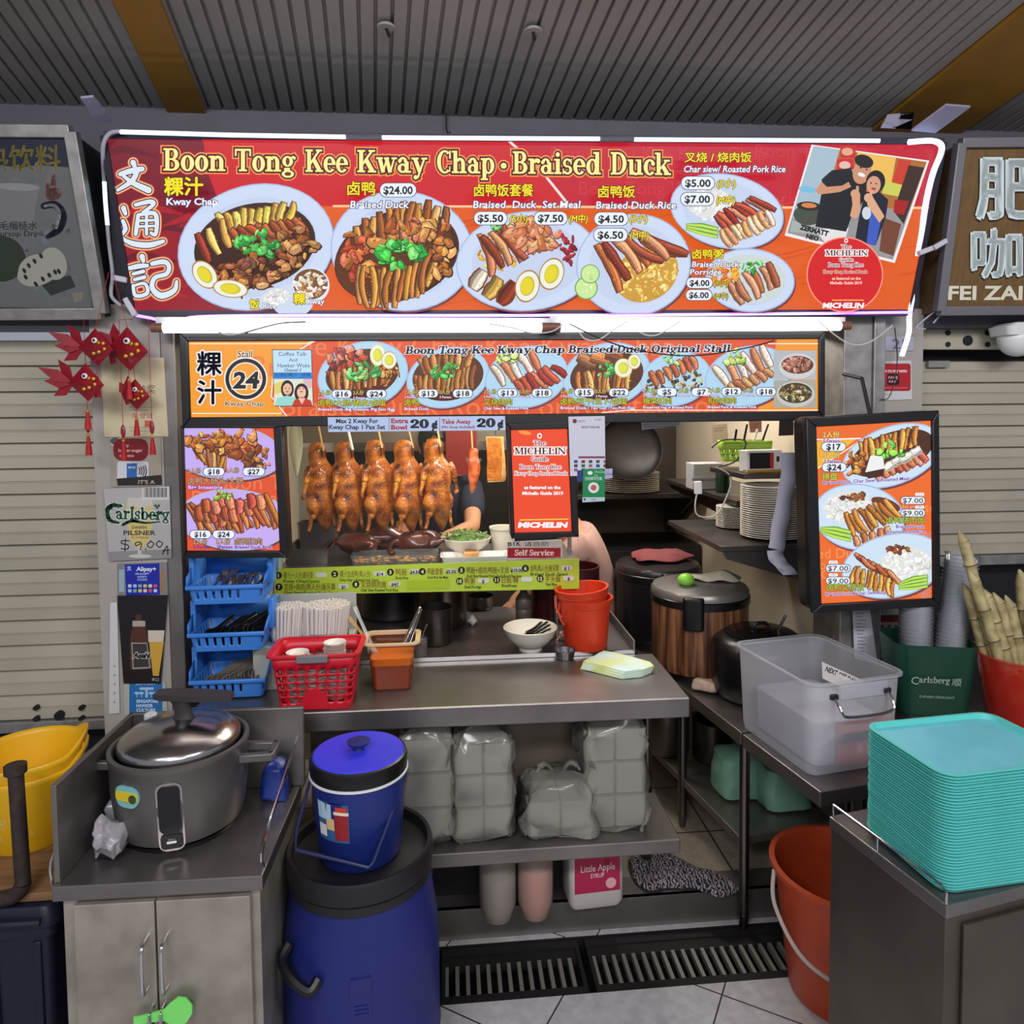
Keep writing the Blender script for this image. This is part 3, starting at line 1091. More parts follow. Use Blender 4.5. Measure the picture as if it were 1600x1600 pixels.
vp = [(212, 493), (235, 497), (262, 503), (285, 500), (310, 495), (420, 493), (700, 493), (1000, 492), (1250, 490), (1425, 488)]
tag(MB().tube(spline([PY(x, y, 2.225) for x, y in vp], 4), .0045, 8).out('violet_led_strip', LEDP), 'violet light strip running along the bottom edge of the red signboard', 'light')
HOLD = mat('tube_holder', (120, 80, 60), .5)
for lab, xa, xb, ya, yb in (('longer fluorescent tube lit beneath the red signboard, pillar end', 256, 846, 512, 511), ('second fluorescent tube lit beneath the red signboard above Original Stall', 876, 1312, 511, 509)):
    pa, pb = PY(xa, ya, 2.20), PY(xb, yb, 2.20)
    o = thing('fluorescent_tube', lab, 'lamp', (pa + pb) / 2)
    MB().cyl(pa, pb, .0155, seg=14).out('lit_tube', TUBE, o, world=True)
    for p, s in ((pa, -1), (pb, 1)):
        MB().cyl(p, p + (pb - pa).normalized() * s * .035, .0135, seg=12).out('tube_holder', HOLD, o, world=True)
    MB().box(pa + Vector((-.03, .02, .004)), pb + Vector((.03, .06, .03))).out('batten', mat('batten_white', (210, 214, 220), .5), o, world=True, smooth=0)
rr = random.Random(3)
CAB = (('thin dark wire drooping across the tube above the Stall 24 mark', [(383, 520), (410, 512), (440, 505), (478, 503)], WIRE_D), ('white wire looped under the tube above the Coffee Talk picture', [(340, 518), (356, 523), (380, 520), (400, 514)], WIRE_W),
       ('white wire looped under the tube joint above the Kway Chap lettering', [(765, 506), (800, 512), (830, 520), (862, 518), (880, 506)], WIRE_W), ('pale wire hanging in a loop above the word Braised', [(905, 519), (915, 530), (935, 531), (955, 518), (980, 502)], WIRE_W),
       ('dark wire sagging across the Original Stall lettering', [(890, 506), (940, 530), (1000, 548), (1080, 556), (1160, 545), (1210, 532)], WIRE_D), ('white wire looped below the tube above Duck Original', [(1000, 519), (1012, 524), (1030, 522), (1062, 502)], WIRE_W),
       ('pale wire hanging from the tube end towards the pillar', [(1280, 502), (1300, 520), (1330, 538), (1360, 534), (1395, 508)], WIRE_W))
for lab, pts, mt in CAB:
    tag(MB().tube(spline([PY(x, y, 2.18) for x, y in pts], 5), .0022, 6).out('hanging_wire', mt), lab, 'wire')

# metal brackets that hold the sign
VB = mat('bracket_plate', (150, 146, 170), .45, .4)
for lab, pts in (('painted metal bracket plate above the drinks signboard corner', [(126, 154, 2.06), (146, 152, 2.06), (177, 190, 2.14), (152, 192, 2.14)]), ('long metal bracket plate above the snapshot corner of the signboard', [(1424, 205, 2.11), (1478, 165, 2.04), (1516, 168, 2.04), (1462, 208, 2.11)]), ('bent metal bracket plate on the ceiling beside the long bracket', [(1376, 200, 2.14), (1386, 182, 2.14), (1428, 178, 2.14), (1424, 202, 2.14)])):
    ps = [PY(*p) for p in pts]
    tag(MB().prism(ps, (0, .0, .006)).out('sign_bracket', VB, smooth=0), lab, 'bracket')
for lab, x, y in (('round ceiling sprinkler cap above Tong Kee', 603, 38), ('round ceiling sprinkler cap above Chap', 833, 44)):
    p = cpt(cpix(x, y)[0], 0, cpix(x, y)[1])
    o = thing('sprinkler_cap', lab, 'sprinkler', p)
    MB().lathe([(.022, -.004), (.024, 0), (.02, .004)], (0, 0, -.006)).out('cover_disc', mat('sprinkler_white', (150, 148, 142), .5), o)
    MB().cyl((.0, .0, -.01), (.006, .02, -.02), .004, seg=8).out('nozzle', BLACKM, o)
p = cpt(cpix(697, 176)[0], 0, cpix(697, 176)[1])
tag(MB().tube([p, p + Vector((0, 0, -.05)), p + Vector((.006, 0, -.07)), p + Vector((.012, 0, -.06))], .003, 6).out('ceiling_hook', BLACKM), 'small metal hook hanging from the ceiling ribs above Kway', 'hook')

# ---------------------------------------------------------------- big signboard over the stall
TL, TR = PY(164, 212, 2.13), PY(1473, 222, 2.13)
BL = PY(210, 491, 2.235)
_n = (BL - TL).cross(TR - TL)
_d = ray(1420, 489)
BR = C0 + _d * ((TL - C0).dot(_n) / _d.dot(_n))


def quadpt(q, u, v):
    a, b, c, d = q
    return a.lerp(b, u).lerp(c.lerp(d, u), v)


sign = thing('shop_signboard', 'long backlit red signboard titled Boon Tong Kee Kway Chap over the stall', 'signboard', (TL + TR + BL + BR) / 4)
mb = MB()
back = YF + .02
fr = [TL, TR, BR, BL]
mb.loft([fr, [Vector((p.x, max(p.y + .04, back - .02), p.z)) for p in fr]])
mb.out('light_box', mat('sign_case', (52, 46, 66), 0.55), sign, world=True)
TRIM_M = mat('sign_trim', (40, 34, 48), 0.5)
for a, b in ((TL, TR), (BL, BR), (TL, BL), (TR, BR)):
    MB().bar(a, b, .018, .02).out('edge_trim', TRIM_M, sign, world=True)

clipq = [(165, 213), (1473, 223), (1420, 489), (210, 490)]
n_ = (BL - TL).cross(TR - TL).normalized()
if n_.dot(C0 - TL) < 0:
    n_ = -n_
off = n_ * .006
P = Print(TL + off, TR + off, BL + off, clip=clipq)
P.poly([(150, 200), (1490, 200), (1440, 500), (200, 500)], (206, 26, 36))
P.poly([(795, 222), (1490, 222), (1470, 330), (890, 322)], (196, 22, 44))
P.poly([(330, 322), (1480, 322), (1440, 500), (330, 500)], (226, 92, 24))
for i in range(70):
    x = P.rnd.uniform(480, 1420)
    y = P.rnd.uniform(330, 485)
    P.line([(x, y, 1), (x + 50, y - 9, 2.2), (x + 110, y - 26, 1)], 2, jit(P.rnd, (214, 80, 22), 12), P.L + 1)
P.L += 2
P.line([(520, 322), (1470, 325)], 3.5, (255, 200, 150))
P.line([(795, 220), (842, 262), (890, 322)], 4, (255, 222, 214))
P.poly([(300, 200), (318, 222), (322, 262), (336, 300), (362, 350), (400, 420), (470, 500), (150, 500), (150, 200)], (122, 14, 36))
P.poly([(150, 370), (260, 360), (330, 330), (470, 500), (150, 500)], (150, 16, 34))
for k, (x, y) in enumerate(((230, 330), (250, 360), (300, 345), (220, 405), (330, 440), (190, 240), (240, 460))):
    P.line([(x - 45, y + 8, 3), (x, y - 8, 13), (x + 55, y + 4, 4)], 6, ((172, 22, 36), (104, 10, 32))[k % 2])
for t, x, y in (('Boon Tong Kee Kway Chap', 860, 250), ('Boon Tong Kee', 905, 304), ('Boon Tong Kee', 1180, 246), ('Braised Duck', 1085, 320)):
    P.text(t, x, y, 30, (206, 40, 60), .0)
words = (('Boon', 252, 355), ('Tong', 363, 464), ('Kee', 474, 546), ('Kway', 555, 669), ('Chap', 679, 776), ('Braised', 798, 941), ('Duck', 951, 1050))
base = lambda x: 266.5 + (x - 252) * .0088
for e, c in ((.155, (232, 70, 40)), (.125, (250, 170, 96)), (.085, (92, 18, 22)), (0.0, (250, 242, 150))):
    for t, a, b in words:
        P.slab(t, a + 3, b - 4, base(a), 35, c, e, y1=base(b))
    P.L += 1
    P.ell(787, 259, 4.5 + e * 35, 4.5 + e * 35, 0, c)
# brushed name down the side
wen = [[(208, 254, 9), (211, 261, 6)], [(188, 272, 7), (205, 267, 9), (222, 264, 8)], [(214, 268, 8), (206, 283, 8), (184, 297, 5)], [(193, 275, 5), (208, 286, 8), (232, 297, 10)]]
tong = [[(193, 325, 8), (196, 334, 6)], [(192, 345, 6), (196, 358, 7), (190, 370, 5), (206, 380, 8), (232, 383, 9), (255, 377, 6)], [(212, 320, 6), (234, 315, 7), (240, 319, 6), (224, 332, 6)], [(216, 336, 6), (214, 352, 7), (212, 366, 6)], [(216, 336, 5), (240, 333, 7), (245, 345, 7), (243, 366, 6), (236, 364, 5)], [(217, 345, 4), (240, 344, 4)], [(217, 354, 4), (240, 353, 4)], [(229, 334, 5), (229, 366, 5)]]
ji = [[(222, 401, 9), (224, 408, 6)], [(198, 420, 6), (216, 416, 8), (230, 415, 6)], [(208, 428, 5), (224, 424, 6)], [(210, 437, 5), (226, 433, 6)], [(208, 446, 5), (212, 462, 6), (230, 458, 6), (226, 443, 5), (208, 447, 4)], [(238, 412, 7), (256, 409, 8), (264, 416, 7), (260, 428, 7), (242, 434, 7), (238, 450, 8), (252, 462, 10), (272, 454, 8), (276, 440, 5)]]
for g, c in ((4.5, (226, 110, 70)), (3.2, (252, 196, 150)), (1.6, (40, 26, 44)), (0, (222, 232, 250))):
    for st in (wen, tong, ji):
        P.brush(st, c, g)
Y_ = (246, 226, 40)
DK = (60, 16, 16)
WH = (244, 246, 252)
SH = (52, 44, 96)
# plates
plate(P, 400, 386, 124, 98, -14)
P.ell(398, 384, 96, 66, -12, (60, 30, 18))
slices(P, 345, 348, 452, 330, 10, 34, (74, 112), cols=((232, 200, 96), (214, 170, 70)), edge=(110, 64, 20))
blobs(P, 418, 372, 66, 22, 46, 11, DUCK, -10, (80, 36, 14))
slices(P, 372, 366, 470, 352, 9, 30, 40, cols=((186, 92, 44), (150, 70, 34)))
slices(P, 318, 388, 352, 366, 3, 46, 70, 13, cols=((150, 58, 28), (236, 190, 96), (222, 160, 70)))
blobs(P, 390, 428, 66, 24, 60, 9, INTES, -8, (70, 34, 14))
blobs(P, 462, 386, 30, 32, 36, 9, INTES, 0, (70, 34, 14))
herb(P, 402, 380, 33, 30)
egg(P, 320, 429, 17, 25, -38)
egg(P, 360, 451, 28, 14, 8)
P.ell(457, 470, 33, 26, 0, (206, 218, 240))
grains(P, 432, 464, 22, 13, 60, 4, rot=-10)
P.ell(486, 446, 29, 28, 0, (226, 232, 244))
P.ell(485, 444, 27, 24, 0, (120, 80, 50))
blobs(P, 485, 444, 24, 20, 60, 6, ((240, 236, 226), (222, 206, 186), (160, 110, 70)))
P.text('饭', 390, 481, 16, Y_, .03, DK).text('Rice', 411, 482, 12, WH, .02, SH).text('粿', 459, 474, 19, Y_, .03, DK).text('Kway', 480, 475, 12, WH, .02, SH, shear=.1)

plate(P, 628, 392, 112, 94, 8)
P.ell(620, 400, 100, 70, -18, (70, 36, 14))
P.ell(617, 402, 95, 65, -18, (96, 50, 20))
slices(P, 560, 380, 690, 350, 12, 58, (82, 100), cols=DUCK, bow=18)
blobs(P, 560, 396, 24, 40, 30, 12, CHAR[:2] + DUCK[:2], 0, (90, 36, 14))
blobs(P, 640, 362, 60, 18, 30, 12, DUCK + BELLY[:1], -10, (90, 44, 18))
slices(P, 562, 446, 676, 420, 13, 62, (84, 106), cols=((206, 140, 58), (178, 108, 44)), bow=-14)
blobs(P, 690, 400, 18, 30, 18, 10, DUCK, 0, (60, 30, 14))
herb(P, 620, 396, 38, 26, ((70, 200, 70), (40, 168, 60), (120, 230, 110)))

plate(P, 824, 408, 112, 78, -6)
blobs(P, 780, 392, 32, 32, 60, 5, ((226, 180, 90), (200, 140, 60)))
slices(P, 758, 400, 850, 366, 9, 64, (66, 38), cols=((206, 120, 80), (150, 62, 34), (226, 156, 110)), edge=(110, 40, 18), bow=6)
blobs(P, 832, 366, 44, 20, 30, 13, ((222, 156, 108), (206, 128, 84)), 10, (150, 74, 40))
blobs(P, 886, 388, 13, 26, 26, 6, ((146, 20, 36), (176, 40, 50)), 0, (90, 10, 20))
herb(P, 772, 352, 14, 8)
slices(P, 748, 438, 792, 458, 3, 38, 118, 24, cols=((232, 222, 190), (206, 166, 90), (146, 52, 30)), edge=(120, 66, 24))
egg(P, 862, 428, 19, 26, 20)
egg(P, 824, 447, 19, 26, 15)

plate(P, 990, 414, 90, 80, -8)
cuke(P, 916, 450, 18)
cuke(P, 922, 428, 15)
grains(P, 1010, 428, 52, 42, 200, 4.5, ((232, 190, 96), (206, 156, 60), (244, 214, 130)), -30)
slices(P, 950, 420, 1040, 382, 8, 78, (64, 24), cols=((206, 116, 74), (150, 62, 34), (226, 160, 116)), edge=(110, 40, 18), bow=14)

plate(P, 1136, 330, 90, 58, 12)
blobs(P, 1112, 318, 34, 26, 120, 4, ((244, 246, 250), (224, 226, 232)))
grains(P, 1110, 318, 36, 24, 120, 4)
slices(P, 1130, 352, 1192, 318, 9, 44, (50, 30), cols=CHAR, edge=(80, 10, 14))
slices(P, 1134, 372, 1202, 340, 9, 30, 60, 10, cols=PORK, edge=(170, 96, 50))
cukes(P, 1072, 354, 1122, 364, 3, 7)

plate(P, 1172, 438, 70, 50, 4)
P.ell(1172, 436, 56, 38, 4, (206, 216, 214))
slices(P, 1150, 458, 1208, 430, 6, 44, 62, 13, cols=((206, 140, 104), (176, 104, 70)), edge=(120, 62, 36))
blobs(P, 1130, 430, 24, 14, 40, 6, ((240, 170, 60), (222, 120, 40)), -10)
herb(P, 1175, 416, 16, 16)

P.text('粿汁', 257, 303, 31, Y_, .03, DK).text('Kway Chap', 260, 320, 15, WH, .025, SH, .06, w=80)
P.text('卤鸭', 543, 303, 23, Y_, .02, DK, w=43)
pill(P, 594, 650, 297, 21, '$24.00', 17, w=46)
P.text('Braised Duck', 547, 325, 16, WH, .02, SH, .06, w=92, shear=.12)
P.text('卤鸭饭套餐', 741, 305, 21, Y_, .02, DK, w=92)
P.text('Braised  Duck  Set Meal', 739, 325, 16, WH, .02, SH, .06, w=167, shear=.12)
pill(P, 741, 792, 341, 20, '$5.50', 16, w=40)
P.text('(S小)', 796, 347, 15, Y_, .02, DK, .05, w=28, shear=.1)
pill(P, 835, 886, 341, 20, '$7.50', 16, w=40)
P.text('(M中)', 889, 347, 15, Y_, .02, DK, .05, w=29, shear=.1)
P.text('卤鸭饭', 935, 307, 20, Y_, .02, DK, w=57)
P.text('Braised Duck Rice', 931, 326, 16, WH, .02, SH, .06, w=125, shear=.12)
pill(P, 929, 981, 342, 20, '$4.50', 16, w=40)
P.text('(S小)', 984, 347, 15, Y_, .02, DK, .05, w=27, shear=.1)
pill(P, 928, 980, 367, 20, '$6.50', 16, w=40)
P.text('(M中)', 984, 373, 15, Y_, .02, DK, .05, w=29, shear=.1)
P.text('叉烧 / 烧肉饭', 1070, 252, 17, Y_, .02, DK, w=104)
P.text('Char siew/ Roasted Pork Rice', 1068, 269, 14.5, WH, .02, SH, .06, w=159, shear=.14)
pill(P, 1065, 1116, 286, 20, '$5.00', 16, w=40)
P.text('(S小)', 1120, 292, 15, Y_, .02, DK, .05, w=29, shear=.1)
pill(P, 1064, 1115, 311, 20, '$7.00', 16, w=40)
P.text('(M中)', 1119, 318, 15, Y_, .02, DK, .05, w=29, shear=.1)
P.text('卤鸭粥', 1082, 403, 16, Y_, .02, DK, w=48)
P.text('Braised Duck', 1081, 417, 12, WH, .02, SH, .06, w=74, shear=.12).text('Porridge', 1078, 429, 12, WH, .02, SH, .06, w=49, shear=.12)
pill(P, 1073, 1113, 442, 16, '$4.00', 13, w=31)
P.text('(S小)', 1115, 447, 12, Y_, .02, DK, .05, w=22, shear=.1)
pill(P, 1072, 1112, 461, 16, '$6.00', 13, w=31)
P.text('(M中)', 1115, 467, 12, Y_, .02, DK, .05, w=22, shear=.1)

# framed snapshot of two people giving a thumbs up
P.poly([(1268, 226), (1452, 251), (1398, 411), (1226, 368)], (240, 236, 238))
q = [(1271, 228), (1448, 253), (1395, 406), (1230, 364)]
P.poly(q, (150, 150, 152))
P.poly([(1271, 228), (1312, 234), (1290, 330), (1238, 342)], (168, 190, 206))
P.poly([(1312, 234), (1448, 253), (1420, 330), (1290, 310)], (176, 110, 50))
P.poly([(1340, 238), (1400, 246), (1392, 290), (1336, 280)], (240, 190, 90))
P.rect(1313, 228, 1337, 247, (206, 40, 40)).ell(1324, 237, 9, 6, 0, (226, 170, 140)).rect(1308, 248, 1334, 268, (206, 40, 40)).ell(1320, 258, 9, 6, 0, (226, 190, 180))
P.poly([(1404, 249), (1424, 252), (1412, 290), (1394, 286)], (206, 60, 40))
P.poly([(1382, 282), (1414, 290), (1408, 308), (1378, 302)], (206, 206, 90))
P.poly([(1420, 258), (1444, 262), (1412, 350), (1396, 330)], (60, 40, 32))
P.poly([(1398, 312), (1420, 314), (1412, 336), (1396, 332)], (170, 24, 30))
P.poly([(1380, 340), (1408, 350), (1396, 400), (1374, 392)], (116, 66, 44))
P.poly([(1238, 345), (1276, 350), (1276, 366), (1234, 362)], (170, 176, 172))
P.ell(1262, 336, 22, 16, 4, (70, 76, 66)).ell(1264, 322, 19, 7, 4, (40, 34, 30)).ell(1264, 321, 12, 4, 4, (222, 130, 70))
P.ell(1262, 296, 14, 5, 8, (120, 190, 222))
P.poly([(1272, 358), (1326, 356), (1318, 384), (1290, 380)], (226, 226, 226))
P.poly([(1300, 266), (1334, 262), (1356, 274), (1352, 310), (1330, 340), (1322, 362), (1274, 354), (1284, 300), (1284, 280)], (22, 24, 32))
P.poly([(1284, 284), (1292, 292), (1316, 290), (1326, 284), (1330, 292), (1312, 300), (1280, 304), (1274, 298)], (206, 146, 112))
P.poly([(1330, 264), (1344, 262), (1350, 276), (1338, 284)], (196, 134, 104))
P.ell(1347, 268, 14, 20, 18, (206, 146, 116)).ell(1350, 252, 15, 10, 18, (34, 28, 30))
P.ell(1346, 273, 6, 3, 20, (245, 240, 238)).ell(1345, 262, 1.6, 1.2, 0, (30, 20, 20)).ell(1354, 265, 1.6, 1.2, 0, (30, 20, 20))
P.poly([(1352, 300), (1372, 298), (1388, 312), (1384, 340), (1368, 384), (1336, 376), (1342, 340)], (24, 28, 46))
P.poly([(1360, 330), (1378, 338), (1368, 384), (1354, 380)], (60, 90, 190))
P.ell(1368, 284, 15, 18, 10, (30, 24, 26)).ell(1365, 289, 11, 14, 8, (214, 156, 128)).ell(1365, 295, 4, 2, 8, (190, 60, 60)).ell(1361, 286, 1.4, 1.1, 0, (30, 20, 20)).ell(1369, 287, 1.4, 1.1, 0, (30, 20, 20))
P.poly([(1330, 300), (1344, 302), (1344, 330), (1338, 342), (1328, 338), (1332, 320)], (216, 160, 124)).ell(1336, 303, 7, 7, 0, (216, 160, 124)).poly([(1338, 290), (1342, 291), (1342, 302), (1337, 302)], (216, 160, 124))
P.poly([(1352, 306), (1364, 308), (1382, 338), (1374, 348), (1356, 322)], (222, 170, 136)).ell(1357, 309, 7, 7, 0, (222, 170, 136)).poly([(1360, 296), (1364, 297), (1362, 308), (1358, 308)], (222, 170, 136))
P.ell(1354, 333, 7, 10, 0, (210, 214, 226))
P.text('ZERMATT', 1249, 358, 11, (24, 24, 28), .06, w=46, rot=14).text('NEO', 1259, 372, 10, (24, 24, 28), .06, w=20, rot=14)
P.ell(1320, 429, 60, 59, 0, (250, 150, 130)).ell(1320, 429, 58, 57, 0, (214, 26, 30))


def guide(P, cx, y, k, pale=(250, 236, 236)):
    """the guide badge wording, centred on cx, starting at y; k: scale"""
    P.ell(cx, y, 3.2 * k, 3.6 * k, 0, pale)
    P.ell(cx, y, 1.5 * k, 1.7 * k, 0, (220, 40, 30))
    P.slab('The', cx - 8 * k, cx + 8 * k, y + 12 * k, 6 * k, pale, .1).slab('The', cx - 8 * k, cx + 8 * k, y + 12 * k, 6 * k, (120, 16, 20), 0)
    P.slab('MICHELIN', cx - 32 * k, cx + 33 * k, y + 23.5 * k, 8.5 * k, pale, .16).slab('MICHELIN', cx - 32 * k, cx + 33 * k, y + 23.5 * k, 8.5 * k, (70, 8, 16), 0)
    P.slab('Guide', cx - 11 * k, cx + 11 * k, y + 32.5 * k, 6 * k, pale, .1).slab('Guide', cx - 11 * k, cx + 11 * k, y + 32.5 * k, 6 * k, (120, 16, 20), 0)


guide(P, 1322, 376, 1.0)
P.slab('Boon Tong Kee', 1294, 1349, 417, 7, WH, .08).slab('Boon Tong Kee', 1294, 1349, 417, 7, (130, 12, 20))
P.slab('Kway Chap Braised Duck', 1286, 1355, 427, 5, (250, 200, 190), .1).slab('Kway Chap Braised Duck', 1286, 1355, 427, 5, (150, 14, 22))
P.text('as featured on the', 1300, 437, 6, (255, 200, 190), .04, w=45).text('Michelin Guide 2019', 1297, 444, 6, (255, 200, 190), .04, w=50)
P.line([(1300, 469), (1350, 469)], 1.2, (250, 220, 120))
P.text('MICHELIN', 1285, 481, 11, WH, .05, w=64, shear=.2)
P.out('printed_face', SGN, sign)

# ---------------------------------------------------------------- menu light box under the tubes
def lightbox(name, label, q, Yq, fw, depth, case, print_fn, cat='signboard', yaw_in=0.0, emis=True, bev=.006):
    """framed light box; q: print corners on the photo grid (tl,tr,br,bl), Yq: distance of each; fw: frame widths l,t,r,b in metres"""
    a, b, c, d = [PY(x, y, Y) for (x, y), Y in zip(q, Yq)]
    o = thing(name, label, cat, (a + b + c + d) / 4)
    ux = (b - a).normalized()
    uz = (a - d).normalized()
    n = ux.cross(uz).normalized()
    if n.dot(C0 - a) < 0:
        n = -n
    l, t, r_, bo = fw
    A, B = a - ux * l + uz * t, b + ux * r_ + uz * t
    Cc, D = c + ux * r_ - uz * bo, d - ux * l - uz * bo
    mb = MB()
    mb.loft([[p - n * .004 for p in (A, B, Cc, D)], [p - n * depth for p in (A, B, Cc, D)]])
    mb.out('light_box', case, o, world=True, bevel=bev)
    for nm, p1, p2, p3, p4 in (('frame', A, B, b, a), ('frame', B, Cc, c, b), ('frame', Cc, D, d, c), ('frame', D, A, a, d)):
        m2 = MB()
        m2.loft([[x - n * .004 for x in (p1, p2, p3, p4)], [x + n * .010 for x in (p1, p2, p3, p4)]])
        m2.out(nm, case, o, world=True, bevel=.003)
    P = Print(a + n * .0005, b + n * .0005, d + n * .0005, step=3e-5, clip=list(q))
    print_fn(P)
    P.out('printed_face', SGN if emis else SGD, o)
    return o


def menu_strip(P):
    P.poly([(290, 528), (1285, 526), (1285, 650), (290, 660)], (222, 82, 38))
    P.poly([(290, 528), (496, 528), (470, 545), (440, 570), (424, 600), (424, 625), (452, 655), (290, 660)], (244, 156, 42))
    P.poly([(1215, 526), (1285, 526), (1285, 650), (1180, 650), (1200, 600)], (240, 150, 44))
    for t, x, y in (('ee Kway Chap', 470, 556), ('Braised Duck Roast Pork', 440, 650), ('Kee Kway Chap', 760, 556), ('Roasted Pork', 900, 648), ('Br', 395, 588)):
        P.text(t, x, y, 46, (234, 122, 66))
    P.line([(296, 537), (480, 537), (500, 527)], 1.6, (255, 236, 214)).line([(300, 646), (440, 646)], 1.6, (255, 236, 214))
    P.line([(496, 530), (452, 556), (426, 592), (424, 620), (448, 650)], 2.2, (255, 226, 206))
    P.line([(1200, 537), (1280, 537)], 1.6, (255, 236, 214)).line([(940, 645), (980, 641), (1280, 641)], 1.6, (255, 236, 214))
    for ch, y in (('粿', 583), ('汁', 628)):
        P.text(ch, 327, y, 40, (22, 20, 30), .025, (244, 246, 252), .05, al='c')
    P.text('Stall', 382, 558, 14.5, (24, 22, 32), .01, (250, 240, 226), .05, al='c', shear=.12)
    P.ell(384, 592, 34, 34, 0, (250, 244, 236)).ell(384, 592, 32, 32, 0, (22, 22, 32)).ell(384, 592, 26, 26, 0, (250, 246, 240)).ell(384, 592, 24.5, 24.5, 0, (244, 160, 50))
    P.text('24', 384, 606, 35, (22, 22, 32), .04, (250, 246, 240), .04, al='c', w=41, shear=.08)
    P.text('Kway Chap', 382, 634, 10, (24, 22, 32), .01, (250, 236, 210), .05, al='c', w=60)
    P.poly([(425, 546), (487, 546), (490, 635), (428, 635)], (30, 26, 30)).poly([(426, 547), (486, 547), (489, 634), (429, 634)], (190, 222, 244))
    P.text('Coffee Talk', 457, 556, 9, (40, 40, 70), al='c', w=44).text('And', 458, 565, 8, (40, 40, 70), al='c').text('Hawker Woks', 459, 574, 9, (40, 40, 70), al='c', w=50).text('Channel 3', 457, 580.5, 6.5, (30, 40, 90), .02, al='c', shear=.15)
    P.rect(427, 582, 488, 592, (40, 130, 210)).text('文通記粿汁 · 卤鴨', 457, 588, 6.5, (16, 30, 90), al='c', w=56)
    P.rect(428, 592, 488, 634, (226, 226, 206)).poly([(428, 600), (446, 594), (446, 612), (428, 616)], (226, 206, 110)).rect(474, 592, 488, 606, (222, 180, 190))
    P.ell(449, 608, 10, 14, 0, (40, 22, 22)).ell(449, 608, 7, 9, 0, (232, 184, 156)).poly([(429, 634), (433, 622), (449, 618), (462, 622), (464, 634)], (150, 216, 206))
    P.ell(471, 614, 11, 15, 0, (26, 18, 20)).ell(471, 613, 7, 9, 0, (236, 190, 164)).poly([(456, 634), (460, 625), (472, 620), (486, 626), (488, 634)], (196, 52, 34)).poly([(466, 622), (477, 622), (472, 632)], (236, 190, 164))
    for x in (446, 452, 468, 474):
        P.ell(x, 607, 1, .8, 0, (40, 20, 20))
    for x in (449, 471):
        P.ell(x, 612, 2.4, 1, 0, (190, 50, 60))
    PB = (176, 214, 240)
    for cx, cy, rx, ry in ((567, 586, 72, 52), (700, 590, 66, 47), (823, 589, 66, 48), (948, 586, 70, 50), (1056, 592, 56, 42), (1168, 588, 68, 47)):
        plate(P, cx, cy, rx, ry, -14, PB, 0)
    # braised duck, pork skin, egg
    P.ell(566, 584, 58, 38, -12, (86, 38, 18))
    blobs(P, 540, 566, 32, 22, 34, 8, ((186, 70, 48), (150, 46, 36), (210, 130, 100)), -20, (90, 24, 16))
    slices(P, 522, 596, 604, 584, 11, 36, (84, 100), cols=DUCK)
    blobs(P, 606, 584, 18, 14, 20, 5, DUCK, 0, (80, 40, 18))
    herb(P, 567, 582, 26, 18)
    egg(P, 590, 555, 12, 17, 0, (226, 226, 120), (226, 226, 60))
    egg(P, 608, 563, 12, 14, 0, (200, 150, 70), (226, 226, 60))
    P.ell(700, 588, 56, 38, -10, (86, 42, 18))
    slices(P, 660, 572, 734, 562, 9, 32, (70, 110), cols=DUCK)
    slices(P, 650, 604, 740, 590, 12, 36, (82, 100), cols=DUCK)
    herb(P, 698, 582, 24, 16)
    slices(P, 778, 586, 834, 562, 5, 42, 62, 13, cols=((236, 216, 196), (206, 120, 76), (240, 226, 206)), edge=(150, 76, 40))
    slices(P, 812, 606, 872, 582, 7, 32, (60, 34), cols=CHAR, edge=(120, 40, 26))
    herb(P, 796, 556, 22, 12, ((180, 214, 90), (206, 226, 120)))
    P.ell(948, 586, 58, 38, -12, (86, 42, 18))
    slices(P, 906, 600, 982, 592, 11, 36, (84, 98), cols=DUCK)
    slices(P, 918, 564, 960, 556, 3, 30, 20, 22, cols=((160, 90, 50), (214, 136, 62)), edge=(96, 48, 20))
    herb(P, 945, 578, 20, 14)
    egg(P, 974, 575, 14, 15, 0, (220, 214, 110), (222, 226, 70))
    egg(P, 991, 565, 10, 12, 0, (200, 160, 60), (222, 226, 70))
    blobs(P, 1052, 598, 46, 22, 90, 4, ((70, 56, 26), (110, 90, 40), (206, 186, 130)), -8)
    slices(P, 1022, 592, 1084, 566, 7, 24, 66, 10, cols=((206, 120, 70), (180, 92, 52)), edge=(110, 50, 26))
    herb(P, 1052, 560, 16, 10, ((150, 206, 90), (180, 226, 110)))
    slices(P, 1128, 588, 1198, 556, 6, 42, 58, 13, cols=((238, 220, 200), (206, 130, 86), (242, 228, 210)), edge=(160, 84, 46))
    slices(P, 1146, 606, 1200, 584, 6, 20, 40, 12, cols=((206, 146, 96), (186, 120, 76)), edge=(130, 76, 40))
    herb(P, 1148, 556, 22, 10, ((180, 214, 90), (206, 226, 120)))
    P.rect(1209, 548, 1275, 593, (180, 184, 190)).ell(1246, 572, 29, 20, 0, (206, 206, 206)).ell(1246, 570, 25, 14, 0, (96, 50, 36))
    blobs(P, 1246, 570, 22, 11, 50, 4.5, ((186, 130, 110), (150, 96, 80)))
    P.rect(1209, 594, 1275, 637, (170, 168, 160)).ell(1243, 616, 30, 20, 0, (200, 196, 190)).ell(1243, 614, 26, 16, 0, (70, 60, 40))
    blobs(P, 1243, 614, 23, 13, 90, 4, ((110, 90, 50), (150, 130, 80), (200, 186, 150), (60, 50, 30)))
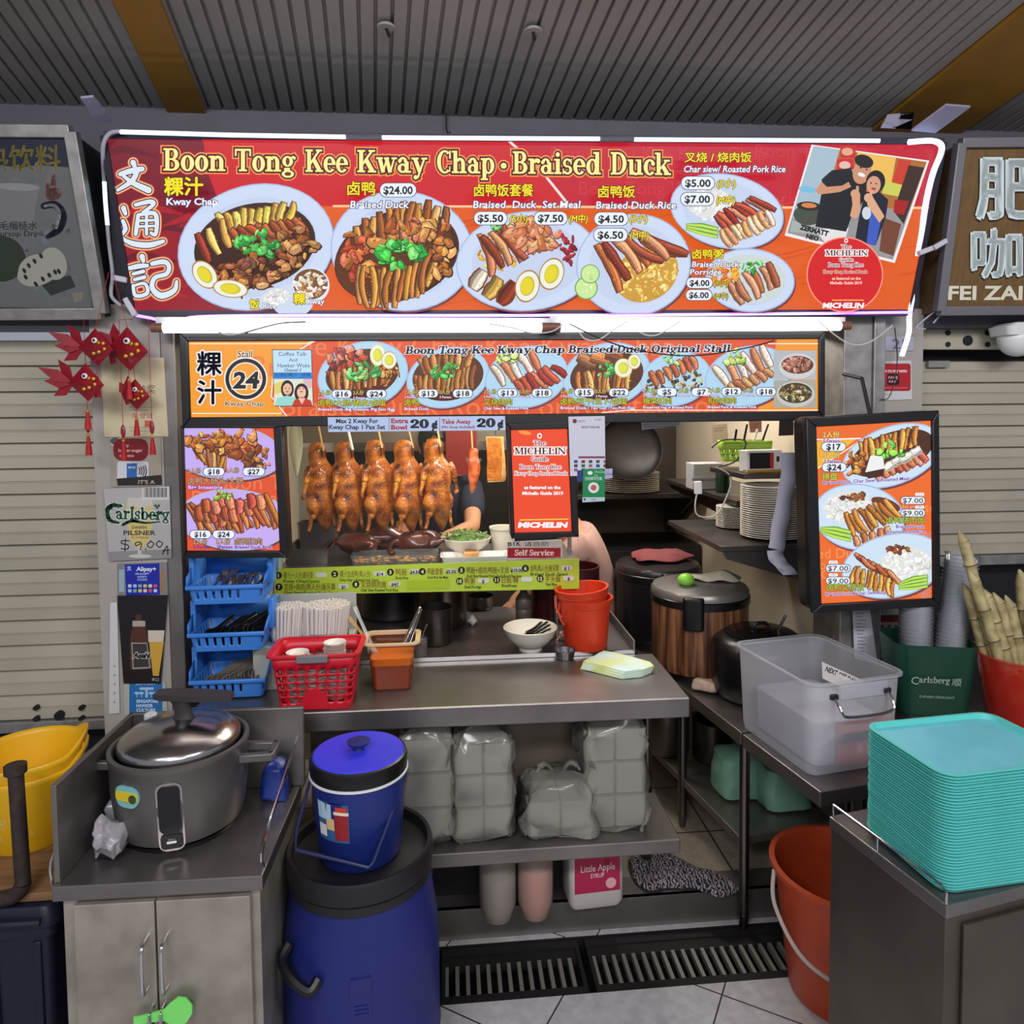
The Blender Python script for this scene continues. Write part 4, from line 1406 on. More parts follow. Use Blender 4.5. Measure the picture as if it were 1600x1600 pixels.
    P.slab('Boon Tong Kee Kway Chap Braised Duck Original Stall', 633, 1140, 553, 11.5, (236, 240, 250), .09, shear=.18, y1=550).slab('Boon Tong Kee Kway Chap Braised Duck Original Stall', 633, 1140, 553, 11.5, (20, 24, 46), .02, shear=.18, y1=550)
    for x, p1, p2, zh, en, wz, we in ((497, '$16', '$24', '卤鸭/大肠/猪皮/卤蛋', 'Braised Duck /Big Intestine /Pig Skin /Egg', 106, 120), (632, '$13', '$18', '卤鸭', 'Braised Duck', 22, 38), (756, '$13', '$18', '叉烧烧肉', 'Char Siew & Roasted Pork', 44, 70), (876, '$15', '$22', '卤鸭/豆干/豆卜/卤蛋', 'Braised Duck / Tau Gan /Tau Pok /Egg', 104, 116), (1005, '$5', '$7', '梅菜扣肉', 'Preserved Veg w Braised Pork', 44, 78), (1106, '$12', '$18', '扣肉烧肉', 'Braised Pork & Roasted Pork', 44, 76)):
        cy = 615.5 - (x - 497) * .006
        P.text('2人份', x, cy + 1, 8, (226, 226, 60), .02, (90, 60, 90), .06).text('2 Person', x, cy + 7.5, 5, (250, 226, 250), .02, (80, 50, 120), .07)
        pill(P, x + 22, x + 52, cy, 12, p1, 11, w=21 if len(p1) > 2 else 14)
        P.text('3人份', x + 55, cy + 1, 8, (226, 226, 60), .02, (90, 60, 90), .06, w=16).text('3 Person', x + 55, cy + 7.5, 5, (250, 226, 250), .02, (80, 50, 120), .07, w=18)
        pill(P, x + 76, x + 106, cy, 12, p2, 11, w=21 if len(p2) > 2 else 14)
        P.text(zh, x, cy + 18, 11, (226, 226, 50), .02, (60, 60, 40), .05, w=wz)
        P.text(en, x, cy + 26, 6, (250, 240, 250), .02, (80, 50, 140), .09, w=we)


BOXM = mat('black_sign_frame', (20, 18, 22), 0.35)
lightbox('menu_light_box', 'long orange backlit menu board marked Stall 24 beneath the tube lights', [(295, 534), (1278, 530), (1278, 642), (299, 652)], (2.25,) * 4, (.024, .026, .02, .031), .055, BOXM, menu_strip)


def duck_poster(P):
    P.rect(280, 660, 445, 870, (226, 82, 44))
    for t, x, y in (('Duck Roast', 300, 790), ('Boon Tong', 340, 765)):
        P.text(t, x, y, 34, (236, 120, 74))
    LV = (198, 172, 242)
    plate(P, 352, 706, 92, 44, 6, LV, 0)
    slices(P, 300, 700, 350, 716, 10, 46, (60, 96), cols=DUCK)
    blobs(P, 372, 700, 46, 24, 46, 10, ((206, 120, 60), (160, 84, 40), (232, 160, 96)), 10, (90, 40, 18))
    blobs(P, 330, 690, 40, 14, 30, 8, DUCK, 0, (90, 40, 18))
    blobs(P, 402, 720, 20, 12, 18, 7, INTES, 0, (60, 30, 14))
    plate(P, 366, 812, 88, 48, 4, LV, 0)
    slices(P, 304, 812, 428, 798, 15, 56, (58, 66), cols=((196, 110, 52), (166, 86, 40)))
    for x, y in ((312, 802), (332, 808), (352, 800), (374, 792), (392, 782), (346, 780), (322, 790)):
        slices(P, x, y, x + 14, y + 4, 2, 24, 80, 15, cols=((196, 92, 66), (216, 124, 92)), edge=(110, 40, 26))
    herb(P, 346, 774, 18, 12, ((150, 180, 70), (190, 200, 90)))
    for x0, cy, a, b in ((300, 737, '$18', '$27'), (None, 835, '$16', '$24')):
        x1, x2 = ((318, 380) if x0 else (297, 333))
        pill(P, x1, x1 + 32, cy, 12, a, 11, w=19)
        pill(P, x2, x2 + 33, cy, 12, b, 11, w=19)
    P.text('2人份', 293, 739, 8.5, (226, 200, 70), .02, (90, 50, 110), .06).text('3人份', 353, 738, 8.5, (226, 200, 70), .02, (90, 50, 110), .06)
    P.text('卤鸭大肠头/大肠', 294, 756, 12, (214, 180, 70), .01, (110, 60, 110), .05, w=86).text('Big Intestine', 294, 764, 8, (226, 190, 250), .03, (90, 40, 140), .08, w=54)
    P.text('2人份', 302, 850, 9, (226, 200, 70), .02, (90, 50, 110), .06).text('2 Person', 302, 857, 7, (90, 40, 140), .03, w=26).text('3人份', 338, 850, 9, (226, 200, 70), .02, (90, 50, 110), .06).text('3Person', 339, 857, 7, (90, 40, 140), .03, w=24)
    P.text('卤鸭扣肉', 367, 850, 11, (214, 180, 70), .02, (90, 50, 110), .06, w=42).text('Braised Duck Pork', 367, 857, 7, (90, 40, 140), .03, (236, 200, 250), .06, w=58)


lightbox('duck_menu_light_box', 'backlit orange poster of two duck dishes beside the steel pillar', [(288, 669), (428, 669), (438, 860), (293, 860)], (2.25,) * 4, (.008, .008, .026, .022), .06, BOXM, duck_poster)


def guide_poster(P):
    P.rect(790, 660, 900, 840, (238, 74, 36))
    P.ell(820, 676, 10, 3, 10, (250, 150, 60))
    guide(P, 843, 681, 1.22)
    P.slab('Boon Tong Kee', 812, 877, 733, 7.5, WH, .1).slab('Boon Tong Kee', 812, 877, 733, 7.5, (170, 30, 30))
    P.slab('Kway Chap Braised Duck', 804, 886, 742.5, 6, WH, .12).slab('Kway Chap Braised Duck', 804, 886, 742.5, 6, (170, 30, 30))
    P.text('as featured on the', 819, 764, 7, WH, .045, w=57).text('Michelin Guide 2019', 816, 773, 7, WH, .045, w=64)
    P.line([(812, 812.5), (888, 811)], 1.8, (250, 206, 70))
    P.text('MICHELIN', 809, 824, 11, WH, .06, w=77, shear=.2)


lightbox('guide_light_box', 'small orange backlit award poster reading Michelin Guide hung right of the ducks', [(798, 672), (886, 670), (893, 830), (804, 832)], (2.25,) * 4, (.012, .022, .022, .018), .06, BOXM, guide_poster)


def rice_poster(P):
    P.rect(1260, 640, 1470, 960, (238, 108, 40))
    P.poly([(1274, 690), (1340, 684), (1320, 700), (1274, 736)], (246, 184, 50))
    P.line([(1274, 687), (1345, 685)], 2, WH).line([(1274, 734), (1318, 706), (1345, 688)], 1.8, (255, 236, 206))
    for t, x, y in (('ed Duck', 1278, 872), ('ong K', 1280, 890), ('Braised', 1410, 800), ('D', 1280, 715), ('O', 1283, 905)):
        P.text(t, x, y, 22, (246, 150, 86))
    SK = (206, 226, 246)
    plate(P, 1394, 712, 82, 46, -20, SK, 0)
    P.ell(1394, 708, 68, 32, -20, (76, 40, 20))
    slices(P, 1345, 706, 1432, 682, 12, 34, (84, 100), cols=((222, 160, 66), (186, 112, 44)))
    blobs(P, 1340, 726, 18, 22, 20, 6, DUCK, 0, (80, 40, 18))
    slices(P, 1372, 740, 1442, 714, 8, 24, (70, 40), cols=((226, 140, 106), (206, 104, 76)), edge=(140, 50, 36))
    slices(P, 1392, 728, 1430, 706, 4, 22, -30, 14, cols=((236, 236, 226), (226, 226, 220)), edge=(190, 170, 150))
    P.poly([(1360, 712), (1380, 712), (1382, 734), (1352, 738)], (238, 240, 238)).poly([(1352, 738), (1382, 732), (1380, 744), (1356, 748)], (70, 34, 20))
    herb(P, 1390, 704, 22, 20, ((150, 226, 90), (120, 206, 80)))
    plate(P, 1342, 808, 72, 52, 8, SK, 0)
    grains(P, 1324, 792, 38, 24, 150, 4, rot=-6)
    blobs(P, 1332, 776, 22, 6, 30, 4.5, ((150, 90, 40), (110, 60, 30)), -4)
    P.ell(1384, 788, 24, 9, 20, (110, 60, 34))
    slices(P, 1328, 820, 1394, 796, 9, 38, (66, 42), cols=((226, 160, 76), (186, 116, 50)), edge=(110, 56, 22))
    cukes(P, 1282, 828, 1330, 838, 3, 7)
    slices(P, 1338, 844, 1388, 830, 5, 18, 76, 11, cols=((226, 150, 96), (206, 120, 70)), edge=(130, 66, 34))
    plate(P, 1396, 884, 82, 50, -12, SK, 0)
    grains(P, 1416, 880, 40, 26, 150, 4)
    blobs(P, 1402, 858, 20, 6, 30, 4.5, ((150, 90, 40), (110, 60, 30)), 4)
    slices(P, 1344, 874, 1396, 902, 9, 28, (50, 40), cols=((206, 120, 76), (180, 88, 56)), edge=(90, 34, 20))
    slices(P, 1334, 898, 1396, 920, 10, 30, (104, 92), cols=((232, 170, 70), (196, 126, 52)), edge=(110, 56, 22))
    cukes(P, 1404, 916, 1450, 908, 4, 6)
    for x, y, t in ((1286, 687, '2人份'), (1287, 719, '3人份')):
        P.text(t, x, y - 4, 10.5, (246, 246, 150), .02, (150, 110, 40), .05).text(t[0] + ' Person', x, y + 3.5, 6.5, (120, 70, 170), .03, (250, 230, 250), .07, w=26)
    pill(P, 1284, 1321, 698, 13, '$17', 13, w=23)
    pill(P, 1285, 1322, 730, 13, '$24', 13, w=23)
    P.text('拼盘', 1285, 749, 12, (226, 226, 80), .02, (90, 110, 50), .05).text('Braised Duck, Char Siew & Roasted Meat', 1286, 757, 7.5, (90, 60, 160), .02, (236, 226, 250), .06, w=136, rot=-3)
    for x, cy, ps in ((1408, 782, ('$7.00', '$9.00')), (1291, 888, ('$7.00', '$9.00'))):
        for k in range(2):
            P.rrect(x + 4 + (18 if x > 1400 else 0), cy - 12 + k * 20, x + 18 + (18 if x > 1400 else 0), cy - 7 + k * 20, 2, WH)
            P.text('(小)' if k == 0 else '(中)', x + 11 + (18 if x > 1400 else 0), cy - 7.5 + k * 20, 5.5, (150, 60, 40), al='c')
            pill(P, x, x + 37, cy + k * 19.5, 11, ps[k], 11, .01, w=32)
    P.text('卤鸭烧肉饭', 1385, 817, 11, (206, 216, 80), .02, (70, 90, 40), .05, w=60).text('Braised Duck', 1400, 825, 7, (90, 60, 160), .02, (236, 226, 250), .06, w=44).text('Roasted Pork Rice', 1386, 833, 7, (90, 60, 160), .02, (236, 226, 250), .06, w=60)
    P.text('卤鸭叉烧饭', 1292, 922, 12, (206, 216, 80), .02, (70, 90, 40), .05, w=58).text('Braised Duck & Char Siew Rice', 1290, 931, 7.5, (90, 60, 160), .02, (236, 226, 250), .06, w=94, rot=-2)


rb = lightbox('rice_menu_light_box', 'upright orange backlit menu of three rice plates hung on the entrance side', [(1274, 667), (1454, 657), (1456, 934), (1282, 943)], (2.10, 2.08, 2.08, 2.10), (.032, .03, .022, .026), .10, BOXM, rice_poster, bev=.02)
mb = MB()
a = PY(1360, 640, 2.15)
mb.cyl(a + Vector((0, 0, -.02)), a + Vector((0, 0.05, .10)), .006)
mb.cyl(a + Vector((0, 0.05, .10)), a + Vector((0.0, .16, .12)), .006)
mb.out('hanging_bracket', BLACKM, rb, world=True)

# ---------------------------------------------------------------- generic shapes
def perf(secs, N, hole, bottom=True):
    """thin basket wall: rounded-rectangle rings resampled to N points; faces where hole(i,j) is true are left open"""
    mb = MB()
    rings = []
    for ring in mb.rrings(secs, 6):
        L = [0]
        n = len(ring)
        for i in range(n):
            L.append(L[-1] + (ring[(i + 1) % n] - ring[i]).length)
        out = []
        for k in range(N):
            s = L[-1] * k / N
            i = max(j for j in range(n) if L[j] <= s)
            t = (s - L[i]) / max(L[i + 1] - L[i], 1e-9)
            out.append(ring[i].lerp(ring[(i + 1) % n], t))
        rings.append([mb.bm.verts.new(p) for p in out])
    for j in range(len(rings) - 1):
        for i in range(N):
            if not hole(i, j):
                mb.bm.faces.new((rings[j][i], rings[j][(i + 1) % N], rings[j + 1][(i + 1) % N], rings[j + 1][i]))
    if bottom:
        mb.bm.faces.new(rings[0][::-1])
    return mb


def crumple(mb, amt, scale=18.0, seed=0):
    """push vertices about with a smooth noise"""
    from mathutils import noise
    off = Vector((seed * 7.3, seed * 3.1, seed * 1.7))
    for v in mb.bm.verts:
        v.co += noise.noise_vector(v.co * scale + off) * amt
    return mb


def bag(loc, hx, hy, h, seed, mt, tie=True, taper=.8, amt=.02, part=None):
    """soft filled plastic bag standing on its base"""
    mb = MB()
    secs = []
    for z, k in ((0, .86), (.05, 1), (.25, 1), (.5, .97), (.72, .92), (.86, taper), (.95, taper * .6), (1.0, taper * .3)):
        secs.append((hx * k, hy * k, min(hx, hy) * k * .5, z * h))
    rings = mb.rrings(secs, 5)
    mb.loft(rings, True, True)
    bmesh.ops.subdivide_edges(mb.bm, edges=mb.bm.edges[:], cuts=1, use_grid_fill=True)
    crumple(mb, amt, 16, seed)
    crumple(mb, amt * .45, 50, seed + 3)
    zmin = min(v.co.z for v in mb.bm.verts)
    for v in mb.bm.verts:
        v.co.z = max(v.co.z, 0.0) if v.co.z < .03 else v.co.z
    if tie:
        for s in (-1, 1):
            mb.tube(spline([(s * hx * .1, 0, h * .92), (s * hx * .32, 0, h * 1.07), (s * hx * .5, -.01, h * 1.05), (s * hx * .58, -.02, h * .98)], 4), [.012 * hx / .1] * 9 + [.006] * 4, 6, flat=.4)
    return mb


# ---------------------------------------------------------------- front counter
ZC = 0.87
A_, B_ = PZ(430, 1115, ZC), PZ(1078, 1090, ZC)
YBK = PZ(740, 1032, ZC).y
XCL = XL + .004
fy = lambda x: A_.y + (B_.y - A_.y) * (x - A_.x) / (B_.x - A_.x)
ct = thing('counter_table', 'long stainless serving counter under the menu board', 'counter', ((XCL + B_.x) / 2, (A_.y + YBK) / 2, ZI))
cyb = YBK - .02
xcl = PZ(300, 1110, ZC).x
MB().loft([[Vector(p) + Vector((0, 0, dz)) for p in ((xcl, fy(xcl), ZC), (B_.x, B_.y, ZC), (B_.x, YBK, ZC), (xcl, YBK, ZC))] for dz in (-.062, 0)]).out('counter_top', STEELT, ct, world=True, smooth=0, bevel=.004)
uz = PY(1052, 1304, B_.y + .03).z
ub, ua = PZ(1060, 1304, uz), PZ(600, 1340, uz)
MB().box((xcl + .3, ua.y, uz - .045), (ub.x, cyb - .1, uz)).out('lower_shelf', STEELD, ct, world=True, smooth=0, bevel=.004)
MB().box((xcl + .3, cyb - .1, uz), (ub.x - .12, cyb - .085, ZC - .07)).out('back_panel', mat('grey_back_panel', (120, 108, 98), .5, .2, .2), ct, world=True, smooth=0)
MB().box((xcl + .3, cyb - .1, ZI), (PZ(890, 1400, ZI).x, cyb - .09, uz - .05)).out('shade_sheet', DARKW, ct, world=True, smooth=0)  # black sheet added to stand for the shade below the lower shelf
for lx, ly in ((B_.x - .03, YBK - .03), (xcl + .1, YBK - .03), (xcl + .1, A_.y + .2)):
    l = MB()
    l.cyl((lx, ly, ZI + .06), (lx, ly, ZC - .06), .0185, seg=14)
    l.cyl((lx, ly, ZI), (lx, ly, ZI + .06), .014, .021, seg=14)
    l.out('leg', mat('leg_steel', (120, 114, 112), .3, 1.0), ct, world=True)
# raised rear worktop
wt = thing('rear_worktop', 'raised stainless worktop ledge behind the counter holding bowl and red pails', 'worktop', (.2, 2.8, ZC))
xr_ = PZ(992, 1022, ZC).x
MB().box((xcl, YBK + .002, ZC - .03), (xr_, 3.12, ZC + .012)).out('worktop', STEELT, wt, world=True, smooth=0, bevel=.003)
MB().box((xcl, YBK + .001, ZC + .001), (xr_, YBK + .008, ZC + .016)).out('front_lip', CHROME, wt, world=True, smooth=0)
MB().box((xr_ - .006, YBK, ZC + .01), (xr_, 3.1, ZC + .05)).out('side_lip', STEELD, wt, world=True, smooth=0)
for lx in (xcl + .1, xr_ - .06):
    MB().cyl((lx, 3.05, ZI), (lx, 3.05, ZC - .03), .018, seg=12).out('leg', STEELD, wt, world=True)
ZW = ZC + .013

# ---------------------------------------------------------------- blue stacking baskets with cutlery
c0 = PZ(353, 1098, ZC)
bx, by = c0.x, c0.y + .115
bw, bd = sz(c0, 61), .10
LABS = ('lowest blue stacking basket filled with grey soup spoons', 'middle blue stacking basket filled with black soup spoons', 'topmost blue stacking basket holding dark forks')


def blue_basket():
    o = thing('stacking_basket', 'x', 'basket', (0, 0, 0))
    N = 96

    def hole(i, j):
        # long slots round the wall
        return j == 2 and i % 3 == 1 and i % 24 not in (0, 1, 22, 23)
    m = perf([(bw * .86, bd * .88, .015, .004), (bw * .87, bd * .89, .016, .012), (bw * .89, bd * .9, .017, .022), (bw * .93, bd * .93, .018, .05), (bw * .96, bd * .95, .018, .058)], N, hole)
    m.out('tray', BLUEP, o, solid=.003)
    # taller back and sides, cut down towards the front
    m = MB()
    hb = .125
    m.loft([[(-bw * .96, bd * .95, .058), (bw * .96, bd * .95, .058)], [(-bw, bd, hb), (bw, bd, hb)]], close=False)
    for s in (-1, 1):
        m.quad([(s * bw * .96, bd * .95, .058), (s * bw * .96, -bd * .5, .058), (s * bw, -bd * .35, hb * .85), (s * bw, bd, hb)])
        m.quad([(s * bw * .96, -bd * .5, .058), (s * bw * .96, -bd * .95, .058), (s * bw * 1.0, -bd * .8, .085), (s * bw, -bd * .35, hb * .85)])
    m.out('raised_wall', BLUEP, o, solid=.003)
    for s in (-1, 1):
        MB().box((s * bw - .008, -bd * .3, .05), (s * bw + .008, bd * .25, .146)).out('stacking_post', BLUEP, o, bevel=.003)
    m = MB()
    m.box((-bw * .97, -bd * 1.02, .05), (bw * .97, -bd * .93, .064))
    m.out('front_lip', BLUEP, o, bevel=.004)
    return o


TIER = .146
bb = blue_basket()
for k in range(3):
    o = bb if k == 0 else dup(bb, (0, 0, 0))
    o.location = (bx, by, ZC + .001 + k * TIER)
    o['label'] = LABS[k]
    o['group'] = 'blue stacking baskets'


def spoon_mb(L=.14):
    m = MB()
    rings = []
    for t, w_, d, z in ((0, .004, .002, .012), (.05, .016, .006, .006), (.16, .021, .007, .002), (.3, .019, .007, .003), (.38, .012, .006, .008), (.5, .008, .004, .016), (.8, .008, .003, .03), (1, .007, .002, .04)):
        x = t * L
        rings.append([(x, -w_, z + d), (x, -w_ * .7, z), (x, w_ * .7, z), (x, w_, z + d), (x, w_ * .8, z + d + .002), (x, w_ * .5, z + .0035), (x, -w_ * .5, z + .0035), (x, -w_ * .8, z + d + .002)])
    return m.loft(rings)


SPG = mat('grey_melamine', (112, 104, 96), .4)
SPB = mat('black_melamine', (22, 22, 26), .3)
rs = random.Random(5)
sp = spoon_mb().out('soup_spoon', SPG)
sp['label'], sp['category'], sp['group'] = 'grey plastic soup spoon lying in the lowest blue basket', 'spoon', 'grey spoons in the lowest basket'
spb = spoon_mb().out('soup_spoon', SPB)
spb['label'], spb['category'], spb['group'] = 'black plastic soup spoon lying in the middle blue basket', 'spoon', 'black spoons in the middle basket'
for proto, z0, n in ((sp, ZC + .012, 22), (spb, ZC + .012 + TIER, 22)):
    for k in range(n):
        o = proto if k == 0 else proto.copy()
        if k:
            COL.objects.link(o)
        row = k // 11
        o.location = (bx - bw * .66 + (k % 11) * bw * .115 + rs.uniform(-.004, .004), by - .06 + rs.uniform(-.01, .014), z0 + .002 + row * .017 + (k % 11) * .0012)
        o.rotation_euler = (R(66) + rs.uniform(-.2, .2), R(-8), R(72) + rs.uniform(-.18, .18))
# forks in the topmost basket
m = MB()
m.bar((0, 0, 0), (.085, 0, .012), .007, .0022)
m.bar((.085, 0, .012), (.105, 0, .012), .017, .0022)
for q in (-.007, -.0023, .0023, .007):
    m.bar((.105, q, .012), (.132, q, .009), .0024, .0018)
fk = m.out('plastic_fork', mat('smoked_plastic', (60, 56, 74), .25))
fk['label'], fk['category'], fk['group'] = 'dark plastic fork lying in the topmost blue basket', 'fork', 'forks in the topmost basket'
for k in range(16):
    o = fk if k == 0 else fk.copy()
    if k:
        COL.objects.link(o)
    o.location = (bx - bw * .6 + (k % 8) * bw * .15, by - .066 + rs.uniform(-.006, .012), ZC + 2 * TIER + .022 + (k // 8) * .012)
    o.rotation_euler = (rs.uniform(-.5, .5), R(-14) + rs.uniform(-.1, .1), R(80) + rs.uniform(-.5, .5))

# ---------------------------------------------------------------- paper straws in two bundles
p = PZ(478, 1040, ZC)
ty = 2.36
tx = PY(478, 960, ty).x
tb = thing('straw_box', 'low white plastic box with raised back holding two bundles of straws', 'box', (tx, ty, ZC))
wb = sz((tx, ty, 1), 73)
zt = PY(478, 990, ty).z
MB().box((-wb, -.075, 0), (wb, .075, zt - ZC - .012)).out('box_base', mat('cloudy_plastic', (176, 178, 172), .4), tb, smooth=0, bevel=.004)
MB().box((-wb, .075, 0), (wb, .08, PY(478, 927, ty + .08).z - ZC)).out('back_sheet', mat('cloudy_plastic', (176, 178, 172), .4), tb, smooth=0)
CLR = clear('clear_plastic', (235, 238, 240), .10, .1)
PAPER = mat('white_paper', (214, 208, 204), .6)
st = MB().cyl((0, 0, 0), (0, 0, .105), .0046, seg=8).out('paper_straw', PAPER)
first = True
for bi, (px, hw, lab, grp) in enumerate(((449, 25, 'white paper straw in the narrower bundle beside the blue baskets', 'straws in the narrower bundle'), (508, 34, 'white paper straw in the wider bundle behind the red basket', 'straws in the wider bundle'))):
    cx = PY(px, 960, ty - .01).x
    rad = sz((cx, ty, 1), hw)
    cp = thing('straw_holder', ('smaller' if bi == 0 else 'larger') + ' clear round holder gripping the ' + ('narrower' if bi == 0 else 'wider') + ' straw bundle', 'holder', (cx, ty - .01, zt - .012))
    MB().lathe([(rad + .003, 0), (rad + .004, .02)], seg=28).out('holder_base', CLR, cp)
    pts = []
    d = .0092
    for i in range(-20, 21):
        for j in range(-20, 21):
            X, Y = (i + (j % 2) * .5) * d, j * d * .866
            if math.hypot(X, Y) < rad - .003:
                pts.append((X, Y))
    for X, Y in pts:
        o = st if first else st.copy()
        if not first:
            COL.objects.link(o)
        first = False
        o.location = (cx + X, ty - .01 + Y, zt - .010 + rs.uniform(0, .006))
        o.rotation_euler = (rs.uniform(-.02, .02), .05 + X * .9 + rs.uniform(-.02, .02), 0)
        o['label'], o['category'], o['group'] = lab, 'straw', grp

# ---------------------------------------------------------------- red basket of sauce dishes
RB = mat('red_basket_plastic', (206, 22, 44), .4)
c0 = PZ(492, 1110, ZC)
h = .165
hx1, hx0 = sz(c0, 66), sz(c0, 55)
bd2 = .085
rbx, rby = c0.x, c0.y + bd2 * .8 + .004
rbk = thing('red_basket', 'small red perforated plastic basket at the counter edge holding sauce dishes', 'basket', (rbx, rby, ZC))
lv = [0, .012, .022, .038, .044, .060, .066, .082, .088, .104, .110, .126, .14, h]
secs = [(hx0 + (hx1 - hx0) * z / h, bd2 * (.82 + .18 * z / h), .02, z + .001) for z in lv]
perf(secs, 100, lambda i, j: j in (2, 4, 6, 8, 10) and i % 4 != 0).out('basket', RB, rbk, solid=.003)
MB().rr([(hx1, bd2, .022, h - .004), (hx1 + .012, bd2 + .012, .03, h), (hx1 + .012, bd2 + .012, .03, h + .006), (hx1 - .002, bd2 - .002, .02, h + .006), (hx1 - .002, bd2 - .002, .02, h - .004)], capb=False).out('rim', RB, rbk)
for s, nm in ((-1, 1), (1, 1)):
    MB().box((-.045, s * (bd2 + .0125) - .006, h - .014), (.045, s * (bd2 + .0125) + .004, h + .009)).out('handle_grip', mat('grey_grip', (120, 116, 120), .5), rbk, bevel=.003)
MB().prism([(.042 * math.cos(t), -bd2 * .88 - .002, .006 + .06 * math.sin(t)) for t in [PI * k / 12 for k in range(13)]], (0, .004, 0)).out('front_badge', RB, rbk)
ds = thing('sauce_dish', 'x', 'dish')
MB().lathe([(.022, 0), (.030, .008), (.034, .013), (.031, .012), (.021, .003)], seg=24, capt=True).out('dish', mat('dish_white', (222, 214, 206), .35), ds)
first = True
for px, py, n, lab in ((464, 1020, 16, 'white sauce dish in the red basket stack beside the blue baskets'), (524, 1006, 18, 'white sauce dish in the tall red basket stack beside the orange tub'), (487, 1026, 14, 'white sauce dish in the low middle stack of the red basket')):
    off = {464: (-.055, -.022), 524: (.05, .0), 487: (-.003, -.036)}[px]
    for k in range(n):
        o = ds if first else dup(ds, (0, 0, 0))
        first = False
        o.location = (rbx + off[0] + rs.uniform(-.0015, .0015), rby + off[1], ZC + .006 + k * .0095 + (0 if px != 464 else .03 if n > 20 else 0))
        o['label'] = ordn(n - 1 - k) + ' ' + lab.replace('sauce dish in', 'sauce dish down in') if k < n - 1 else 'topmost ' + lab
        o['group'] = 'sauce dishes in the red basket'

# ---------------------------------------------------------------- tub of chilli sauce with tools
c0 = PZ(610, 1081, ZC)
hw, hd = sz(c0, 38), .062
tx, ty_ = c0.x + .004, c0.y + hd
tub = thing('sauce_tub', 'clear square tub half full of orange chilli sauce', 'tub', (tx, ty_, ZC))
CLO = clear('stained_plastic', (240, 120, 40), .12, .15)
ht = .15
MB().rr([(hw * .78, hd * .8, .014, .001), (hw * .9, hd * .93, .018, ht * .6), (hw * .9, hd * .93, .018, ht - .03), (hw * .98, hd, .02, ht - .025), (hw, hd * 1.02, .02, ht)], capb=True).out('tub_wall', CLO, tub)
MB().rr([(hw, hd * 1.02, .02, ht - .006), (hw + .014, hd + .014, .026, ht), (hw + .014, hd + .014, .026, ht + .005), (hw - .002, hd - .001, .018, ht + .005), (hw - .002, hd - .001, .018, ht - .006)], capb=False).out('tub_rim', clear('rim_plastic', (236, 206, 170), .75, .2), tub)
MB().rr([(hw * .76, hd * .78, .013, .003), (hw * .84, hd * .87, .016, ht * .52)], capt=True).out('sauce', mat('chilli_sauce', (112, 30, 12), .25, .15, 40), tub)
MB().rr([(hw * .845, hd * .875, .016, ht * .525), (hw * .88, hd * .91, .016, ht * .68)], capt=True).out('sauce', mat('sauce_film', (206, 100, 26), .3), tub)
TR_ = clear('scoop_plastic', (225, 230, 236), .3, .1)
for lab, a, b, mt in (('clear plastic scoop leaning in the sauce tub beside the straws', (577, 1000), (554, 948), TR_), ('amber plastic scoop leaning low on the sauce tub rim', (582, 1010), (546, 965), clear('amber_plastic', (214, 160, 96), .5, .2))):
    p0, p1 = PY(*a, ty_ + .02), PY(*b, ty_ + .05)
    d = (p1 - p0).normalized()
    m = MB()
    m.tube([p0 - d * .05, p0, p0.lerp(p1, .6), p1], [.012, .009, .007, .012], 8, flat=.5)
    m.out('scoop', mt)['label'] = lab
for o in [q for q in COL.objects if q.name.startswith('scoop')]:
    o['category'] = 'scoop'
tg = thing('tongs', 'steel food tongs standing in the sauce tub towards the dark pot', 'tongs', PY(640, 1000, ty_))
for dx in (0, 9):
    p0, p1 = PY(628 + dx, 1010, ty_ - .01), PY(655 + dx * .3, 952, ty_ + .06)
    MB().bar(p0, p1, .011, .0025).out('arm', CHROME, tg, world=True, bevel=.001)
MB().ball(PY(656, 950, ty_ + .062), .006).out('hinge', CHROME, tg, world=True)

# small things on the worktop
jr = PZ(658, 1030, ZC)
j = thing('spice_jar', 'small glass jar of dark chilli flakes beside the dark pot', 'jar', (jr.x, jr.y + .02, ZC))
r_ = sz(jr, 10)
MB().lathe([(r_, .001), (r_, .07), (r_ * .9, .075)], seg=20).out('glass', CLR, j)
MB().lathe([(r_ * .9, .003), (r_ * .9, .055)], seg=20, capt=True).out('chilli_flakes', mat('chilli_flakes', (70, 34, 22), .8, .5, 160), j)
MB().tube([(0, 0, .05), (.01, 0, .09), (.022, .0, .12)], [.003, .002, .003], 6).out('spoon_handle', CHROME, j)


def pot(name, lab, px, yb, Z, hw, h, mt, rim=True, cat='pot', handle=False, Y=None):
    p = PZ(px, yb, Z)
    r = sz(p, hw)
    o = thing(name, lab, cat, (p.x, p.y + r, Z))
    MB().lathe([(r * .92, 0.001), (r, .012), (r, h), (r * 1.03, h + .002), (r * 1.03, h + .006), (r * .96, h + .006), (r * .95, .02), (0.001, .016)], seg=32).out('pot_body', mt, o)
    if handle:
        for s in (-1, 1):
            MB().tube(spline([(s * r, -.03, h * .8), (s * (r + .03), -.025, h * .82), (s * (r + .03), .025, h * .82), (s * r, .03, h * .8)], 4), .005, 6).out('handle', CHROME, o)
    return o


